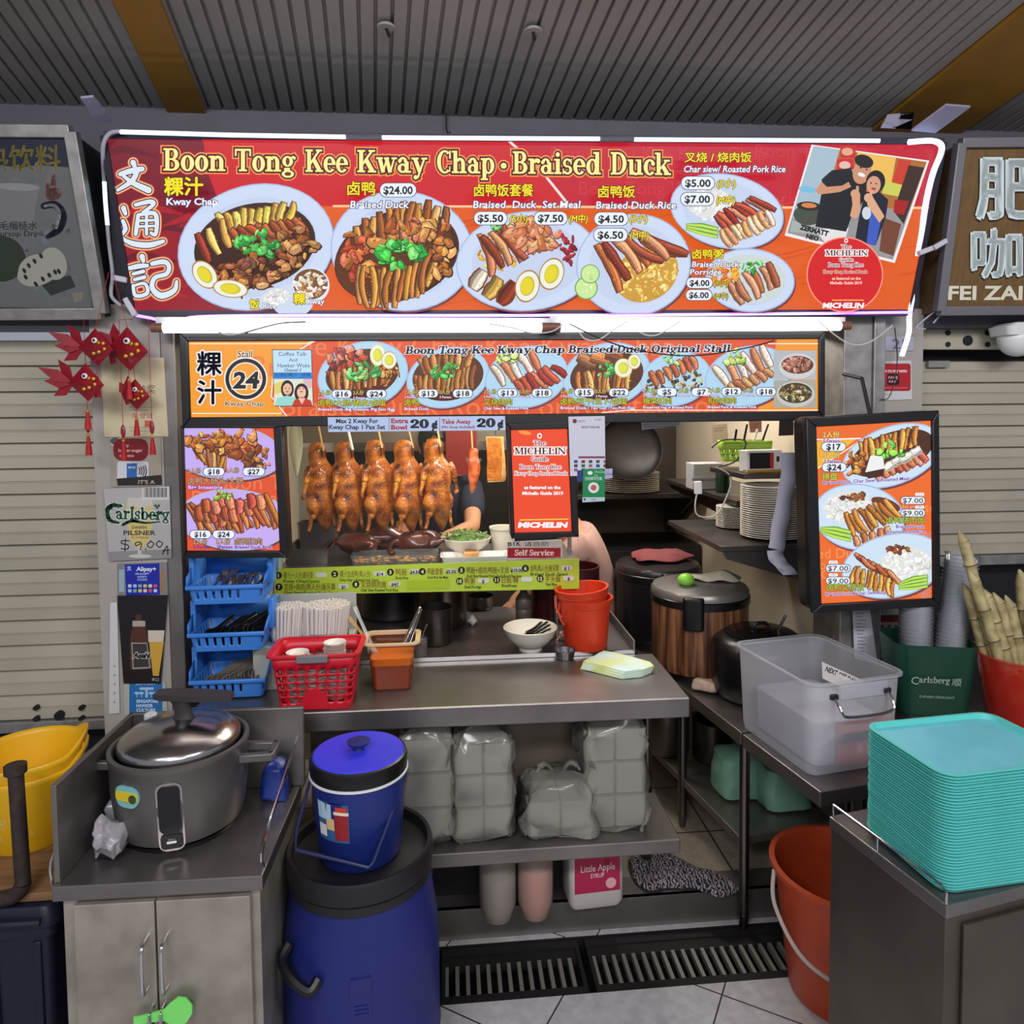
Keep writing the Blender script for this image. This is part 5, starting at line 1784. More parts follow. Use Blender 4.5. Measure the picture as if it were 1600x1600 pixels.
DPOT = mat('dark_pot_steel', (84, 78, 76), .35, .9, .3, 10)
pot('saucepan', 'small dark steel saucepan standing behind the sauce tub', 680, 1012, ZW, 27, .13, DPOT)
pot('stock_pot', 'big dull steel stock pot under the green price strip', 690, 988, ZW, 40, .22, mat('stock_pot_steel', (126, 112, 104), .35, 1, .4, 6), handle=True)
pot('wok_pot', 'wide black cooking pot behind the sauce tub under the price strip', 610, 975, ZW, 50, .13, mat('black_pot', (24, 22, 22), .4), handle=True)
pot('steel_bowl', 'small shiny steel bowl beside the stock pot under the strip', 752, 955, ZW, 20, .05, mat('bowl_steel', (110, 104, 100), .25, 1))
o = tag(crumple(MB().ball((0, 0, .018), .022, .03, .018, 10), .012, 40, 2).out('crumpled_tissue', PAPER), 'crumpled white tissue on the worktop against the stock pot', 'tissue')
o.location = PZ(736, 978, ZW) + Vector((.005, .02, 0))
p = PZ(820, 988, ZW)
r_ = sz(p, 13)
b_ = thing('ribbed_bottle', 'grey ribbed squeeze bottle behind the white bowl', 'bottle', (p.x, p.y + r_, ZW))
MB().lathe([(r_, 0), (r_, .04), (r_ * .93, .043), (r_, .046), (r_, .085), (r_ * .93, .088), (r_, .091), (r_, .125), (r_ * .7, .14), (r_ * .45, .15), (r_ * .45, .165)], seg=20, capt=True).out('bottle_body', mat('grey_bottle', (86, 76, 70), .45), b_)
p = PZ(850, 984, ZW)
pot('tall_canister', 'tall maroon canister behind the ribbon post', 851, 982, ZW, 18, .16, mat('maroon_enamel', (62, 14, 22), .3))
# noodle bowl
p = PZ(831, 1021, ZW)
r_ = sz(p, 43)
bo = thing('soup_bowl', 'large white bowl with black spoons inside on the worktop', 'bowl', (p.x, p.y + r_ * .45, ZW))
MB().lathe([(r_ * .42, 0), (r_ * .44, .012), (r_ * .6, .022), (r_ * .85, .05), (r_ * 1.0, .083), (r_ * .97, .085), (r_ * .8, .053), (r_ * .5, .025), (.001, .02)], seg=40).out('bowl', MELA, bo)
for k in range(4):
    o = spb.copy()
    COL.objects.link(o)
    o.location = (bo.location.x - r_ * .35 + k * .008, bo.location.y - .02 + k * .013, ZW + .035 + k * .004)
    o.rotation_euler = (0, -.06, .15 + k * .2)
    o.scale = (.8, .8, .8)
    o['label'], o['group'] = 'black plastic spoon lying inside the white soup bowl', 'black spoons in the white bowl'
# red pails nested
p = PZ(923, 1022, ZW)
r_ = sz(p, 39)
PAIL = mat('orange_red_plastic', (206, 56, 26), .38)
for k in range(2):
    pl = thing('red_pail', ('lower' if k == 0 else 'upper, tilted') + ' orange-red pail of the nested pair on the worktop', 'pail', (p.x, p.y + r_, ZW + k * .035), 0, 'nested red pails')
    if k:
        pl.rotation_euler = (0, R(-5), 0)
        PM[pl.name] = Matrix.Translation(pl.location)
    hh = .155
    MB().lathe([(r_ * .86, .001), (r_ * .88, .006), (r_ * 1.0, hh), (r_ * 1.06, hh + .002), (r_ * 1.07, hh + .012), (r_ * 1.12, hh + .022), (r_ * 1.12, hh + .03), (r_ * 1.02, hh + .03), (r_ * .97, hh), (r_ * .84, .012), (.001, .01)], seg=40).out('pail_body', PAIL, pl)
    MB().tube(spline([(-r_ * 1.1, 0, hh + .01), (-r_ * 1.16, -.02, hh - .03), (-r_ * 1.0, -.05, hh - .06)], 5), .0035, 6).out('handle', PAIL, pl)
# little cup
p = PZ(885, 1033, ZC)
r_ = sz(p, 17)
cu = thing('metal_cup', 'small shallow aluminium cup on the counter before the red pail', 'cup', (p.x, p.y + r_ * .85, ZC))
MB().lathe([(r_ * .82, .001), (r_ * .95, .026), (r_ * 1.05, .027), (r_ * 1.05, .031), (r_ * .92, .03), (r_ * .78, .006), (.001, .005)], seg=30).out('cup', mat('spun_aluminium', (150, 150, 154), .3, 1), cu)
MB().ball((0, 0, .01), r_ * .6, r_ * .6, .008, 10).noise(.002).out('coins', mat('coin_metal', (130, 126, 120), .35, 1), cu)
# folded cloth
m = MB()
ps = [PZ(x, y, ZC) for x, y in ((906, 1046), (940, 1028), (1010, 1046), (1018, 1052), (1002, 1058), (972, 1062))]
n_l = 4
for k in range(n_l):
    sh = Vector((.004 * k, .003 * k, 0))
    m.loft([[q + sh + Vector((0, 0, .001 + k * .006)) for q in ps], [q + sh + Vector((0, 0, .0065 + k * .006)) for q in ps]])
bmesh.ops.subdivide_edges(m.bm, edges=m.bm.edges[:], cuts=3, use_grid_fill=True)
crumple(m, .004, 22, 4)
for v in m.bm.verts:
    v.co.z = max(v.co.z, ZC + .001)
CLOTH = mat('tie_dye_cloth', (206, 232, 238), .8, col2=(214, 222, 140), nscale=14)
tag(m.out('folded_cloth', CLOTH), 'folded pale blue and yellow dishcloth on the counter corner', 'cloth')

# ---------------------------------------------------------------- glass display of roast ducks
YG = 2.62
zsh = PY(640, 884, YG).z
gx0, gx1 = PY(432, 885, YG).x, PY(904, 885, YG).x
dsp = thing('display_case', 'glass fronted display of hanging roast ducks behind the counter', 'display case', ((gx0 + gx1) / 2, 2.8, zsh))
MB().box((gx0, YG + .004, zsh - .03), (gx1, 3.02, zsh)).out('case_shelf', STEELT, dsp, world=True, smooth=0)
ztop = PY(640, 640, YG).z
GLASS = clear('display_glass', (230, 236, 240), .006, .03, .04)
MB().box((gx0 + .02, YG, zsh + .001), (gx1, YG + .005, ztop)).out('glass_pane', GLASS, dsp, world=True, smooth=0)
MB().box((gx0 + .008, YG - .003, zsh + .001), (gx0 + .02, YG + .01, ztop)).out('glass_edge', mat('glass_edge', (190, 206, 190), .3), dsp, world=True, smooth=0)
q = PY(890, 862, YG - .004)
MB().cyl(q, q - Vector((0, .008, 0)), .0105, seg=16).out('glass_clamp', CHROME, dsp, world=True)
pp = PZ(877, 1012, ZW)
for x in (pp.x, gx0 + .03):
    MB().cyl((x, YG + .03, ZW), (x, YG + .03, zsh - .03), .006, seg=10).out('support_post', CHROME, dsp, world=True)
MB().cyl((gx0, 2.76, PY(640, 640, 2.76).z), (gx1, 2.76, PY(640, 640, 2.76).z), .006, seg=10).out('hanging_rail', CHROME, dsp, world=True)
for x in (gx0 + .01, gx1 - .01):
    MB().bar((x, 2.76, zsh), (x, 2.76, ztop + .06), .014, .014).out('upright', STEELD, dsp, world=True)
zr = PY(640, 640, 2.76).z

# green price strip
gq = [(430, 889), (905, 873), (905, 920), (430, 930)]
a, b, d = PY(430, 889, YG - .006), PY(905, 873, YG - .006), PY(430, 930, YG - .006)
gs = thing('price_strip', 'long lime green numbered price strip below the display glass', 'sign', (a + b) / 2)
cq = [PY(x, y, YG - .004) for x, y in gq]
MB().prism(cq, (0, .004, 0)).out('strip_board', mat('lime_board', (170, 196, 60), .4), gs, world=True, smooth=0)
P = Print(a, b, d, step=3e-5)
P.poly(gq, (176, 200, 62))
BR_ = (110, 40, 40)


def item(n, x, y, zh, wz, en, we, pr=None, pw=18):
    P.ell(x, y, 5.5, 5.5, 0, (36, 30, 26))
    P.text(str(n), x, y + 3, 8, (226, 230, 170), .03, al='c')
    P.text(zh, x + 8, y + 4.5, 12, BR_, .01, w=wz)
    if en:
        P.text(en, x + 8, y + 11, 6, (40, 36, 30), .02, w=we)
    if pr is not None:
        X = x + 8 + wz + 4
        P.rrect(X, y - 4.5, X + pw, y + 3, 3.5, (206, 206, 206))
        if pr:
            P.text(pr, X + pw / 2, y + 2.5, 7, (20, 20, 20), .04, al='c')


item(1, 435, 899, '粿汁(一人份)粿另算', 46, 'Kway Chap(1pax)', 56, '', 18)
item(2, 523, 897, '粿汁加卤鸭(两人份)', 49, 'Kway Chap + Braised Duck (2pax)', 60, '$14', 19)
item(3, 610, 894, '鸭飯', 18, 'Duck Rice', 20, '$4.50', 17)
item(4, 660, 893, '鸭飯套餐', 24, 'Duck Rice Set Meal', 32, '$5.50', 17)
item(5, 721, 891, '鸭飯+烧肉/鸭飯+叉烧', 66, 'Duck Rice+Roasted Pork / Duck Rice+Char Siew', 86, '$10.00', 17)
item(6, 821, 888, '卤鸭(两人份)飯另算', 44, 'Braised Duck (2pax)', 58, '$ 1', 17)
item(7, 436, 917, '叉烧+烧肉(两人份)飯另算', 80, 'Char Siew+Roasted Pork (2pax)', 84, '$1', 17)
item(8, 556, 913, '叉烧烧肉飯', 40, 'Char Siew Roasted Pork Rice', 58, '$4/?', 18)
P.poly([(636, 907), (703, 905), (703, 919), (636, 921)], (160, 188, 40))
item(10, 718, 908, '鸭粥', 16, 'Duck Porridge', 26, '$', 18)
item(11, 776, 906, '白飯/粿', 26, 'Rice/Kway', 24, '', 18)
item(12, 844, 904, '芋头飯', 24, 'Yam Rice', 18, '$', 17)
P.out('printed_face', SGD, gs)


def sheet(name, lab, q, Y, th, fn, cat='sign', board=(226, 228, 232), Ys=None):
    """flat card, sticker or paper with print; q on the photo grid (tl,tr,br,bl)"""
    Ys = Ys or (Y,) * 4
    c = [PY(x, y, yy) for (x, y), yy in zip(q, Ys)]
    o = thing(name, lab, cat, (c[0] + c[2]) / 2)
    n = (c[3] - c[0]).cross(c[1] - c[0]).normalized()
    n = n if n.dot(C0 - c[0]) > 0 else -n
    MB().prism(c, -n * th).out('backing', mat('card_%d_%d_%d' % board, board, .5), o, world=True, smooth=0)
    P = Print(c[0] + n * .0003, c[1] + n * .0003, c[3] + n * .0003, step=2.5e-5, clip=list(q))
    fn(P)
    if P.v:
        P.out('printed_face', SGD, o)
    return o


def max2(P):
    P.rect(505, 645, 800, 680, (188, 206, 240))
    P.text('Max 2 Kway For', 525, 661, 9.6, (26, 26, 40), .03, w=66).text('Kway Chap 1 Pax Set', 514, 670.5, 9.6, (26, 26, 40), .03, w=88)
    P.line([(608, 652), (608, 672)], .8, (90, 60, 80)).line([(687, 652), (687, 672)], .8, (90, 60, 80))
    P.text('Extra', 611, 661, 10, (180, 40, 50), .04, w=27).text('Bowl', 611, 671, 10, (180, 40, 50), .04, w=25)
    P.slab('20', 641, 669, 668.5, 13, (20, 20, 28), .04).text('¢', 674, 669, 18, (20, 20, 28), .05, w=10)
    P.text('Take Away', 690, 662, 9.6, (170, 40, 50), .03, w=46).text('(No Soup Included)', 690, 669, 5.5, (150, 40, 60), .03, w=52)
    P.slab('20', 745, 773, 667, 13, (20, 20, 28), .04).text('¢', 777, 668, 18, (20, 20, 28), .05, w=10)


sheet('notice_strip', 'pale blue notice strip Extra Bowl 20 cents under the menu board', [(512, 652), (789, 650), (790, 672), (513, 675)], 2.234, .002, max2)


def selfserve(P):
    P.rect(785, 838, 890, 880, (196, 190, 190))
    P.text('BTK', 794, 853, 10, (26, 24, 24), .02, w=20).text('请自助', 819, 853, 8, (60, 50, 50), .0, w=38)
    P.rect(793, 856, 876, 872, (160, 22, 32))
    P.slab('Self Service', 804, 865, 868, 9, (240, 226, 226), .01)


sheet('self_service_plate', 'small red and grey plate reading Self Service below the award poster', [(792, 847), (878, 843), (879, 870), (793, 875)], YG - .004, .003, selfserve)


def scanpaper(P):
    P.rect(880, 645, 950, 750, (206, 206, 220))
    P.ell(898, 658, 3.4, 3.4, 0, (120, 30, 40)).text('NETS', 903, 660, 5, (60, 60, 80)).text('SGQR+', 941, 657, 4, (60, 60, 90), al='r')
    P.text('BOON TONG KEE', 909, 669, 4.6, (40, 40, 50), .02, w=28)
    P.rect(904, 713, 945, 716, (130, 40, 80))
    for r_ in range(3):
        for k in range(5):
            c = ((40, 60, 130), (120, 30, 40), (60, 60, 70), (30, 90, 70), (150, 90, 110))[(k + r_ * 2) % 5]
            if (r_, k) not in ((2, 3), (2, 4)):
                P.rect(897 + k * 11.5, 719 + r_ * 6.5, 902.5 + k * 11.5, 723.5 + r_ * 6.5, c)


sheet('payment_paper', 'crinkled pale payment notice taped on the award poster frame', [(888, 651), (945, 650), (946, 742), (891, 744)], 2.235, .001, scanpaper, 'paper', (206, 206, 220))


def greencard(P):
    P.rect(905, 730, 950, 790, (24, 132, 76))
    P.ell(922, 739, 4, 3, 0, (226, 240, 230)).text('WeChat', 929, 739, 5, (190, 230, 206)).text('Pay', 929, 744, 4, (190, 230, 206))
    P.text('扫码即可付款', 914, 750, 6, (226, 244, 232), .01, w=27)
    P.ell(927.5, 762, 8.5, 8.5, 0, (220, 226, 220)).ell(927.5, 762, 4.5, 4.5, 0, (196, 90, 90))
    P.rect(905, 777, 950, 790, (186, 196, 206)).rect(912, 779, 915, 782, (40, 50, 80)).text('SGD', 924, 782, 4, (40, 50, 80))


sheet('payment_card', 'small green payment card hanging below the crinkled notice', [(911, 733), (945, 732), (945, 783), (910, 785)], 2.228, .002, greencard, 'card', (24, 132, 76))
sheet('blue_card', 'small blue and white card peeping out behind the green payment card', [(902, 735), (957, 732), (957, 747), (903, 753)], 2.2315, .0015, lambda P: (P.rect(895, 730, 915, 760, (40, 56, 130)), P.rect(915, 728, 960, 760, (176, 170, 200)), P.text('UNION', 946, 743, 6, (60, 60, 130))), 'card', (190, 190, 210))

# ---------------------------------------------------------------- ducks
DUCKM, nt, b = newmat('roast_duck_skin')
tc = nt.nodes.new('ShaderNodeTexCoord')
n1 = nt.nodes.new('ShaderNodeTexNoise')
n1.inputs['Scale'].default_value = 22
n1.inputs['Detail'].default_value = 8
n2 = nt.nodes.new('ShaderNodeTexNoise')
n2.inputs['Scale'].default_value = 160
rp_ = nt.nodes.new('ShaderNodeValToRGB')
for k, (ps_, cc) in enumerate(((.34, (62, 26, 6)), (.5, (166, 86, 20)), (.68, (222, 146, 50)))):
    e = rp_.color_ramp.elements[k] if k < 2 else rp_.color_ramp.elements.new(ps_)
    e.position = ps_
    e.color = (*lin(cc), 1)
bp = nt.nodes.new('ShaderNodeBump')
bp.inputs['Strength'].default_value = .8
bp.inputs['Distance'].default_value = .006
nt.links.new(tc.outputs['Object'], n1.inputs['Vector'])
nt.links.new(tc.outputs['Object'], n2.inputs['Vector'])
nt.links.new(n1.outputs['Fac'], rp_.inputs[0])
nt.links.new(rp_.outputs[0], b.inputs['Base Color'])
nt.links.new(n2.outputs['Fac'], bp.inputs['Height'])
nt.links.new(bp.outputs[0], b.inputs['Normal'])
b.inputs['Roughness'].default_value = .3
b.inputs['Coat Weight'].default_value = .45


def duck():
    o = thing('roast_duck', 'x', 'duck')
    m = MB()
    prof = ((0.0, .006, -.004, 0), (-.006, .024, -.004, 0), (-.022, .036, -.004, 0), (-.045, .041, -.006, 0), (-.066, .037, -.004, 0), (-.085, .040, .002, 0), (-.105, .052, .006, 0), (-.135, .060, .006, 0), (-.175, .059, .004, 0), (-.205, .054, .002, 0), (-.235, .057, .004, 0), (-.265, .055, .008, 0), (-.29, .043, .014, 0), (-.315, .030, .020, 0), (-.345, .017, .026, 0), (-.368, .006, .030, 0))
    prof = tuple(list(prof))
    rings = []
    for z, r, ox, oy in prof:
        rings.append([(ox + r * math.cos(t), r * 1.15 * math.sin(t), z) for t in [2 * PI * k / 24 for k in range(24)]])
    m.loft(rings)
    crumple(m, .007, 22, 1)
    m.out('body', DUCKM, o, sub=1)
    m = MB()
    m.bar((-.004, -.049, -.02), (-.002, -.052, -.062), .004, .006)
    m.out('skin_slit', mat('duck_dark', (60, 24, 10), .4), o)
    for s, tw in ((-1, 1), (1, .9)):
        m = MB()
        m.tube(spline([(s * .044 + .004, -.02, -.10), (s * .060, -.032, -.125), (s * .066, -.036, -.155), (s * .056, -.03, -.14)], 4), [.018] * 5 + [.015] * 4 + [.009] * 4, 10)
        m.tube(spline([(s * .064, -.03, -.15), (s * .072, -.034, -.18), (s * .078, -.03, -.208)], 4), [.011] * 4 + [.008] * 4 + [.009], 8)
        m.ball((s * .078, -.03, -.212), .011, .010, .012, 8)
        crumple(m, .003, 40, 2)
        m.out('wing', DUCKM, o, sub=1)
        m = MB()
        m.ball((s * .034, -.026 * tw, -.25), .032, .032, .045, 14)
        m.tube(spline([(s * .036, -.03, -.28), (s * .046, -.03, -.305), (s * .052, -.028, -.335), (s * .060, -.03, -.352)], 4), [.016] * 4 + [.008] * 4 + [.007] * 4 + [.010], 8)
        crumple(m, .003, 40, 3)
        m.out('leg', DUCKM, o, sub=1)
    return o


BAMB = mat('bamboo_hook', (206, 170, 110), .5)
d0 = duck()
DKS = ((496, 691, 'first from the duck poster', .94, 34), (539, 690, 'second from the duck poster', .95, 40), (587, 687, 'middle one of five', .97, 32), (632, 687, 'fourth from the duck poster', .98, 42), (679, 685, 'fifth, nearest the red meat strip', .97, 26))
for k, (px, py, wh, sc, rz) in enumerate(DKS):
    p = PY(px, py, 2.76)
    o = d0 if k == 0 else dup(d0, (0, 0, 0))
    o.location = (p.x, 2.76, p.z)
    o.rotation_euler = (0, 0, R(rz))
    o.scale = (sc, sc, sc)
    o['label'] = 'glossy brown roast duck hanging behind glass, ' + wh
    o['group'] = 'hanging roast ducks'
    hk = thing('bamboo_hook', 'pale hook stick on the rail above the roast duck ' + ('first from the poster', 'second from the poster', 'in the middle', 'fourth from the poster', 'nearest the red meat')[k], 'hook', (p.x, 2.76, p.z), 0, 'hook sticks over the ducks')
    a_ = R(rz)
    MB().bar((.052 * math.sin(a_), -.052 * math.cos(a_), -.03), (0, -.03, zr - p.z + .01), .006 if k != 1 else .016, .004).out('stick', BAMB if k != 1 else PAPER, hk)
    MB().tube(spline([(0, -.03, zr - p.z + .008), (0, -.015, zr - p.z + .022), (0, 0.004, zr - p.z + .012)], 4), .0025, 6).out('hook_end', CHROME, hk)
# red barbecued pork strip and roast pork slab
p = PY(740, 700, 2.74)
cs = thing('barbecue_pork', 'strip of red barbecued pork hanging beside the roast pork slab', 'meat', p)
m = MB()
m.loft([[(ox + r * math.cos(t), r * .7 * math.sin(t), z) for t in [2 * PI * k / 14 for k in range(14)]] for z, r, ox in ((0, .008, 0), (-.012, .02, .002), (-.03, .014, 0), (-.05, .026, 0), (-.075, .022, .002), (-.1, .024, 0), (-.13, .018, -.004), (-.16, .012, -.006), (-.175, .004, -.008))])
crumple(m, .008, 40, 6)
m.out('meat', mat('char_siew', (168, 52, 26), .35, .5, 40, col2=(214, 120, 70)), cs, sub=1)
MB().bar((-.004, 0, -.005), (-.012, -.0, zr - p.z + .01), .005, .004).out('hook_stick', BAMB, cs)
MB().loft([[(r * math.cos(t), r * .7 * math.sin(t), z) for t in [2 * PI * k / 12 for k in range(12)]] for z, r in ((-.04, .03), (-.06, .024))], False, False).noise(.003).out('plastic_wrap', CLR, cs)
p = PY(774, 682, 2.72)
rp2 = thing('roast_pork_slab', 'slab of golden roast pork belly hanging beside the award poster', 'meat', p, R(-24))
m = MB()
m.rr([(.030, .020, .006, z, ox, 0) for z, ox in ((0, -.004), (-.03, 0), (-.09, .004), (-.15, .006), (-.172, .004))], capt=True)
crumple(m, .005, 30, 2)
m.out('meat', mat('pork_meat', (206, 146, 74), .5, .3, 30, col2=(232, 190, 130)), rp2)
m = MB()
m.box((-.026, -.024, -.166), (.032, -.019, -.004))
bmesh.ops.subdivide_edges(m.bm, edges=m.bm.edges[:], cuts=6, use_grid_fill=True)
crumple(m, .004, 60, 3)
m.out('crackling', mat('pork_rind', (206, 122, 40), .35, .4, 60, bump=.4), rp2)
MB().tube(spline([(0, 0, -.01), (.0, .0, .02), (.0, .01, zr - p.z + .008), (0, .03, zr - p.z + .012)], 4), .003, 6).out('hook', CHROME, rp2)

# food on the case shelf
DKD = mat('braised_skin', (58, 26, 20), .28, .5, 18, col2=(98, 46, 36), bump=.2, coat=.3)
zb = zsh + .001


def lying(lab, px, Y, r, rz, seed):
    x = PY(px, 860, Y).x
    o = thing('braised_duck', lab, 'duck', (x, Y, zb), R(rz), 'dark braised ducks')
    m = MB()
    m.loft([[(x_, r_ * math.cos(t), r + r_ * .9 * math.sin(t) * (1 if math.sin(t) > 0 else .98 * r / max(r_, r))) for t in [2 * PI * k / 20 for k in range(20)]] for x_, r_ in ((-.10, .006), (-.085, r * .6), (-.05, r * .92), (0, r), (.04, r * .9), (.07, r * .6), (.085, r * .25))])
    crumple(m, .014, 22, seed)
    crumple(m, .006, 60, seed)
    m.out('body', DKD, o, sub=1)
    m = MB()
    m.tube(spline([(.07, 0, r), (.1, .01, r * 1.1), (.12, .03, r * .7), (.11, .06, r * .45)], 4), [.016] * 4 + [.012] * 9, 8)
    m.out('neck', DKD, o, sub=1)
    for s in (-1, 1):
        m = MB()
        m.tube(spline([(-.03, s * r * .9, r * .9), (-.07, s * r * 1.1, r * 1.1), (-.11, s * r, r * 1.3)], 4), [.02] * 3 + [.012] * 3 + [.008] * 3, 8)
        m.out('leg', DKD, o, sub=1)
    return o


lying('dark braised duck heaped on the display shelf under the second roast duck', 556, 2.80, .052, 150, 1)
lying('dark braised duck heaped on the display shelf under the middle roast duck', 603, 2.88, .056, 20, 2)
lying('dark braised duck lying on the display shelf under the fifth roast duck', 654, 2.80, .054, 195, 3)
p = PY(483, 860, 2.72)
tn = thing('steel_pan', 'deep square steel pan at the poster end of the display shelf', 'pan', (p.x + .0, 2.80, zb))
MB().rr([(.075, .11, .012, 0), (.08, .12, .014, .055), (.085, .125, .016, .058), (.078, .118, .014, .058), (.073, .11, .012, .004)], capt=True).out('pan', STEELT, tn)
p = PY(480, 845, 2.9)
tn = thing('steel_pan', 'taller steel pan standing behind the square pan', 'pan', (p.x + .04, 2.93, zb + .0))
MB().rr([(.07, .05, .012, 0), (.075, .055, .014, .12), (.079, .058, .016, .123), (.073, .053, .014, .123), (.068, .05, .012, .004)], capt=True).out('pan', STEELT, tn)
p = PY(618, 872, 2.68)
tr = thing('glass_tray', 'clear tray of sliced yellow pickles below the braised ducks', 'tray', (p.x, 2.685, zb))
hw = sz(p, 68)
MB().rr([(hw * .95, .042, .01, .0), (hw, .048, .012, .036), (hw + .004, .052, .014, .038)]).out('tray', CLR, tr)
m = MB()
rs = random.Random(11)
for k in range(60):
    m.ball((rs.uniform(-.9, .9) * hw, rs.uniform(-.036, .036), rs.uniform(.005, .016)), rs.uniform(.007, .013), rs.uniform(.005, .01), .004, 7)
o = m.out('pickles', mat('pickle', (206, 150, 60), .4, .4, 50, col2=(120, 84, 40)), tr)
o['kind'] = 'stuff'
p = PY(729, 850, 2.78)
r_ = sz(p, 39)
bw_ = thing('herb_bowl', 'white bowl of chopped green coriander on the display shelf', 'bowl', (p.x, 2.80, zb + .012))
MB().lathe([(r_ * .6, 0), (r_ * .9, .03), (r_, .055), (r_ * .97, .056), (r_ * .85, .03), (.001, .02)], seg=30).out('bowl', MELA, bw_)
m = MB()
for k in range(120):
    a, d = rs.uniform(0, 6.28), math.sqrt(rs.random()) * r_ * .86
    z = .05 + .03 * (1 - (d / r_) ** 2) + rs.uniform(-.006, .008)
    t = rs.uniform(0, 6.28)
    m.bar((d * math.cos(a), d * math.sin(a), z), (d * math.cos(a) + .016 * math.cos(t), d * math.sin(a) + .016 * math.sin(t), z + rs.uniform(-.006, .01)), rs.uniform(.004, .009), .0015)
m.ball((0, 0, .046), r_ * .82, r_ * .82, .02, 14)
o = m.out('coriander', mat('coriander', (84, 124, 50), .6, .45, 60, col2=(126, 160, 84)), bw_, smooth=0)
o['kind'] = 'stuff'
p = PY(742, 866, 2.69)
tr = thing('white_tray', 'long white plastic tray holding one plate on the display shelf', 'tray', (p.x, 2.69, zb))
hw = sz(p, 52)
MB().rr([(hw * .96, .05, .012, 0), (hw, .054, .014, .022), (hw + .004, .058, .016, .022), (hw - .003, .05, .012, .02), (hw * .93, .046, .01, .004)], capt=True).out('tray', WHITEP, tr)
pl = thing('small_plate', 'small pale plate in the white tray under the coriander bowl', 'plate', (p.x - .02, 2.69, zb + .0055))
MB().lathe([(.03, 0), (.048, .006), (.056, .011), (.054, .012), (.03, .003)], seg=28, capt=True).out('plate', MELA, pl)
mt_ = thing('roast_pork_piece', 'piece of roast pork on the small pale plate', 'meat', (p.x - .015, 2.69, zb + .0095))
MB().rr([(.026, .016, .006, 0), (.028, .018, .006, .018), (.024, .014, .005, .026)], capt=True).noise(.0015, 2).out('meat', mat('pork_meat', (206, 146, 74), .5), mt_)
MB().rr([(.024, .014, .005, .0255), (.02, .011, .004, .03)], capt=True).out('crackling', mat('pork_rind_dark', (120, 66, 34), .4), mt_)
p = PY(782, 845, 2.8)
tb_ = thing('white_tub', 'round white tub beside the coriander bowl', 'tub', (p.x + .012, 2.84, zb))
MB().lathe([(.045, 0), (.05, .09), (.054, .092), (.054, .1), (.046, .098), (.044, .01)], seg=28).out('tub', MELA, tb_)
# post ribbon
p = PY(877, 990, YG + .02)
rbn = thing('ribbon_bow', 'pink plastic ribbon tied in a bow around the support post', 'ribbon', p)
PINK = mat('pink_ribbon', (206, 150, 160), .5)
for pts in ([(0, 0, 0), (.03, -.008, .012), (.055, -.01, .014), (.07, -.01, .018)], [(0, 0, 0), (.02, -.008, .03), (.036, -.008, .052)], [(0, 0, 0), (.03, -.01, .004), (.04, -.012, -.004), (.0, -.01, -.004)], [(0, 0, 0), (-.018, -.01, -.02), (-.022, -.012, -.032), (-.008, -.01, -.03), (0, -.006, 0)]):
    MB().tube(spline(pts, 5), .006, 6, flat=.25).out('loop', PINK, rbn)
MB().ball((0, 0, 0), .010, .012, .009, 10).out('knot', PINK, rbn)

# ---------------------------------------------------------------- steel cabinet with the big rice cooker
ZK = 0.72
FL, FR = PZ(80, 1386, ZK), PZ(410, 1368, ZK)
BLt, BRt = PZ(175, 1114, ZK + .22), PZ(430, 1105, ZK + .22)
ck = thing('steel_cabinet', 'low stainless two-door cabinet carrying the big rice cooker', 'cabinet', ((FL.x + FR.x) / 2, FL.y + .2, 0))
ux = (FR - FL).normalized()
uy = Vector((-ux.y, ux.x, 0))
dk = ((BLt - FL).dot(uy) + (BRt - FR).dot(uy)) / 2
WK = (FR - FL).length
K = lambda a, b, z: FL + ux * a + uy * b + Vector((0, 0, z - ZK))


def kbox(a0, b0, z0, a1, b1, z1):
    return MB().hexa([K(a0, b0, z0), K(a1, b0, z0), K(a1, b1, z0), K(a0, b1, z0), K(a0, b0, z1), K(a1, b0, z1), K(a1, b1, z1), K(a0, b1, z1)])


CST = mat('cabinet_steel', (186, 178, 164), .42, .6, .25, 9, col2=(156, 148, 136))
kbox(0, 0, ZK - .035, WK, dk, ZK).out('top', STEELT, ck, world=True, smooth=0, bevel=.003)
kbox(.012, .02, .06, WK - .012, dk - .005, ZK - .036).out('body', CST, ck, world=True, smooth=0, bevel=.002)
kbox(0, .012, ZK, .012, dk, ZK + .22).out('side_panel', STEELD, ck, world=True, smooth=0, bevel=.002)
kbox(0, dk - .01, ZK, WK + .012, dk + .004, ZK + .22).out('back_panel', STEELD, ck, world=True, smooth=0, bevel=.002)
MB().tube(spline([K(-.006, .02, ZK - .02), K(-.012, .02, ZK + .03), K(-.006, .03, ZK + .06)], 4), .003, 6).out('edge_wire', CHROME, ck, world=True)
MB().tube(spline([K(WK - .006, .03, ZK), K(WK - .004, .035, ZK + .06), K(WK + .0, dk - .06, ZK + .14), K(WK, dk - .03, ZK + .15)], 4), .004, 6).out('guard_rail', CHROME, ck, world=True)
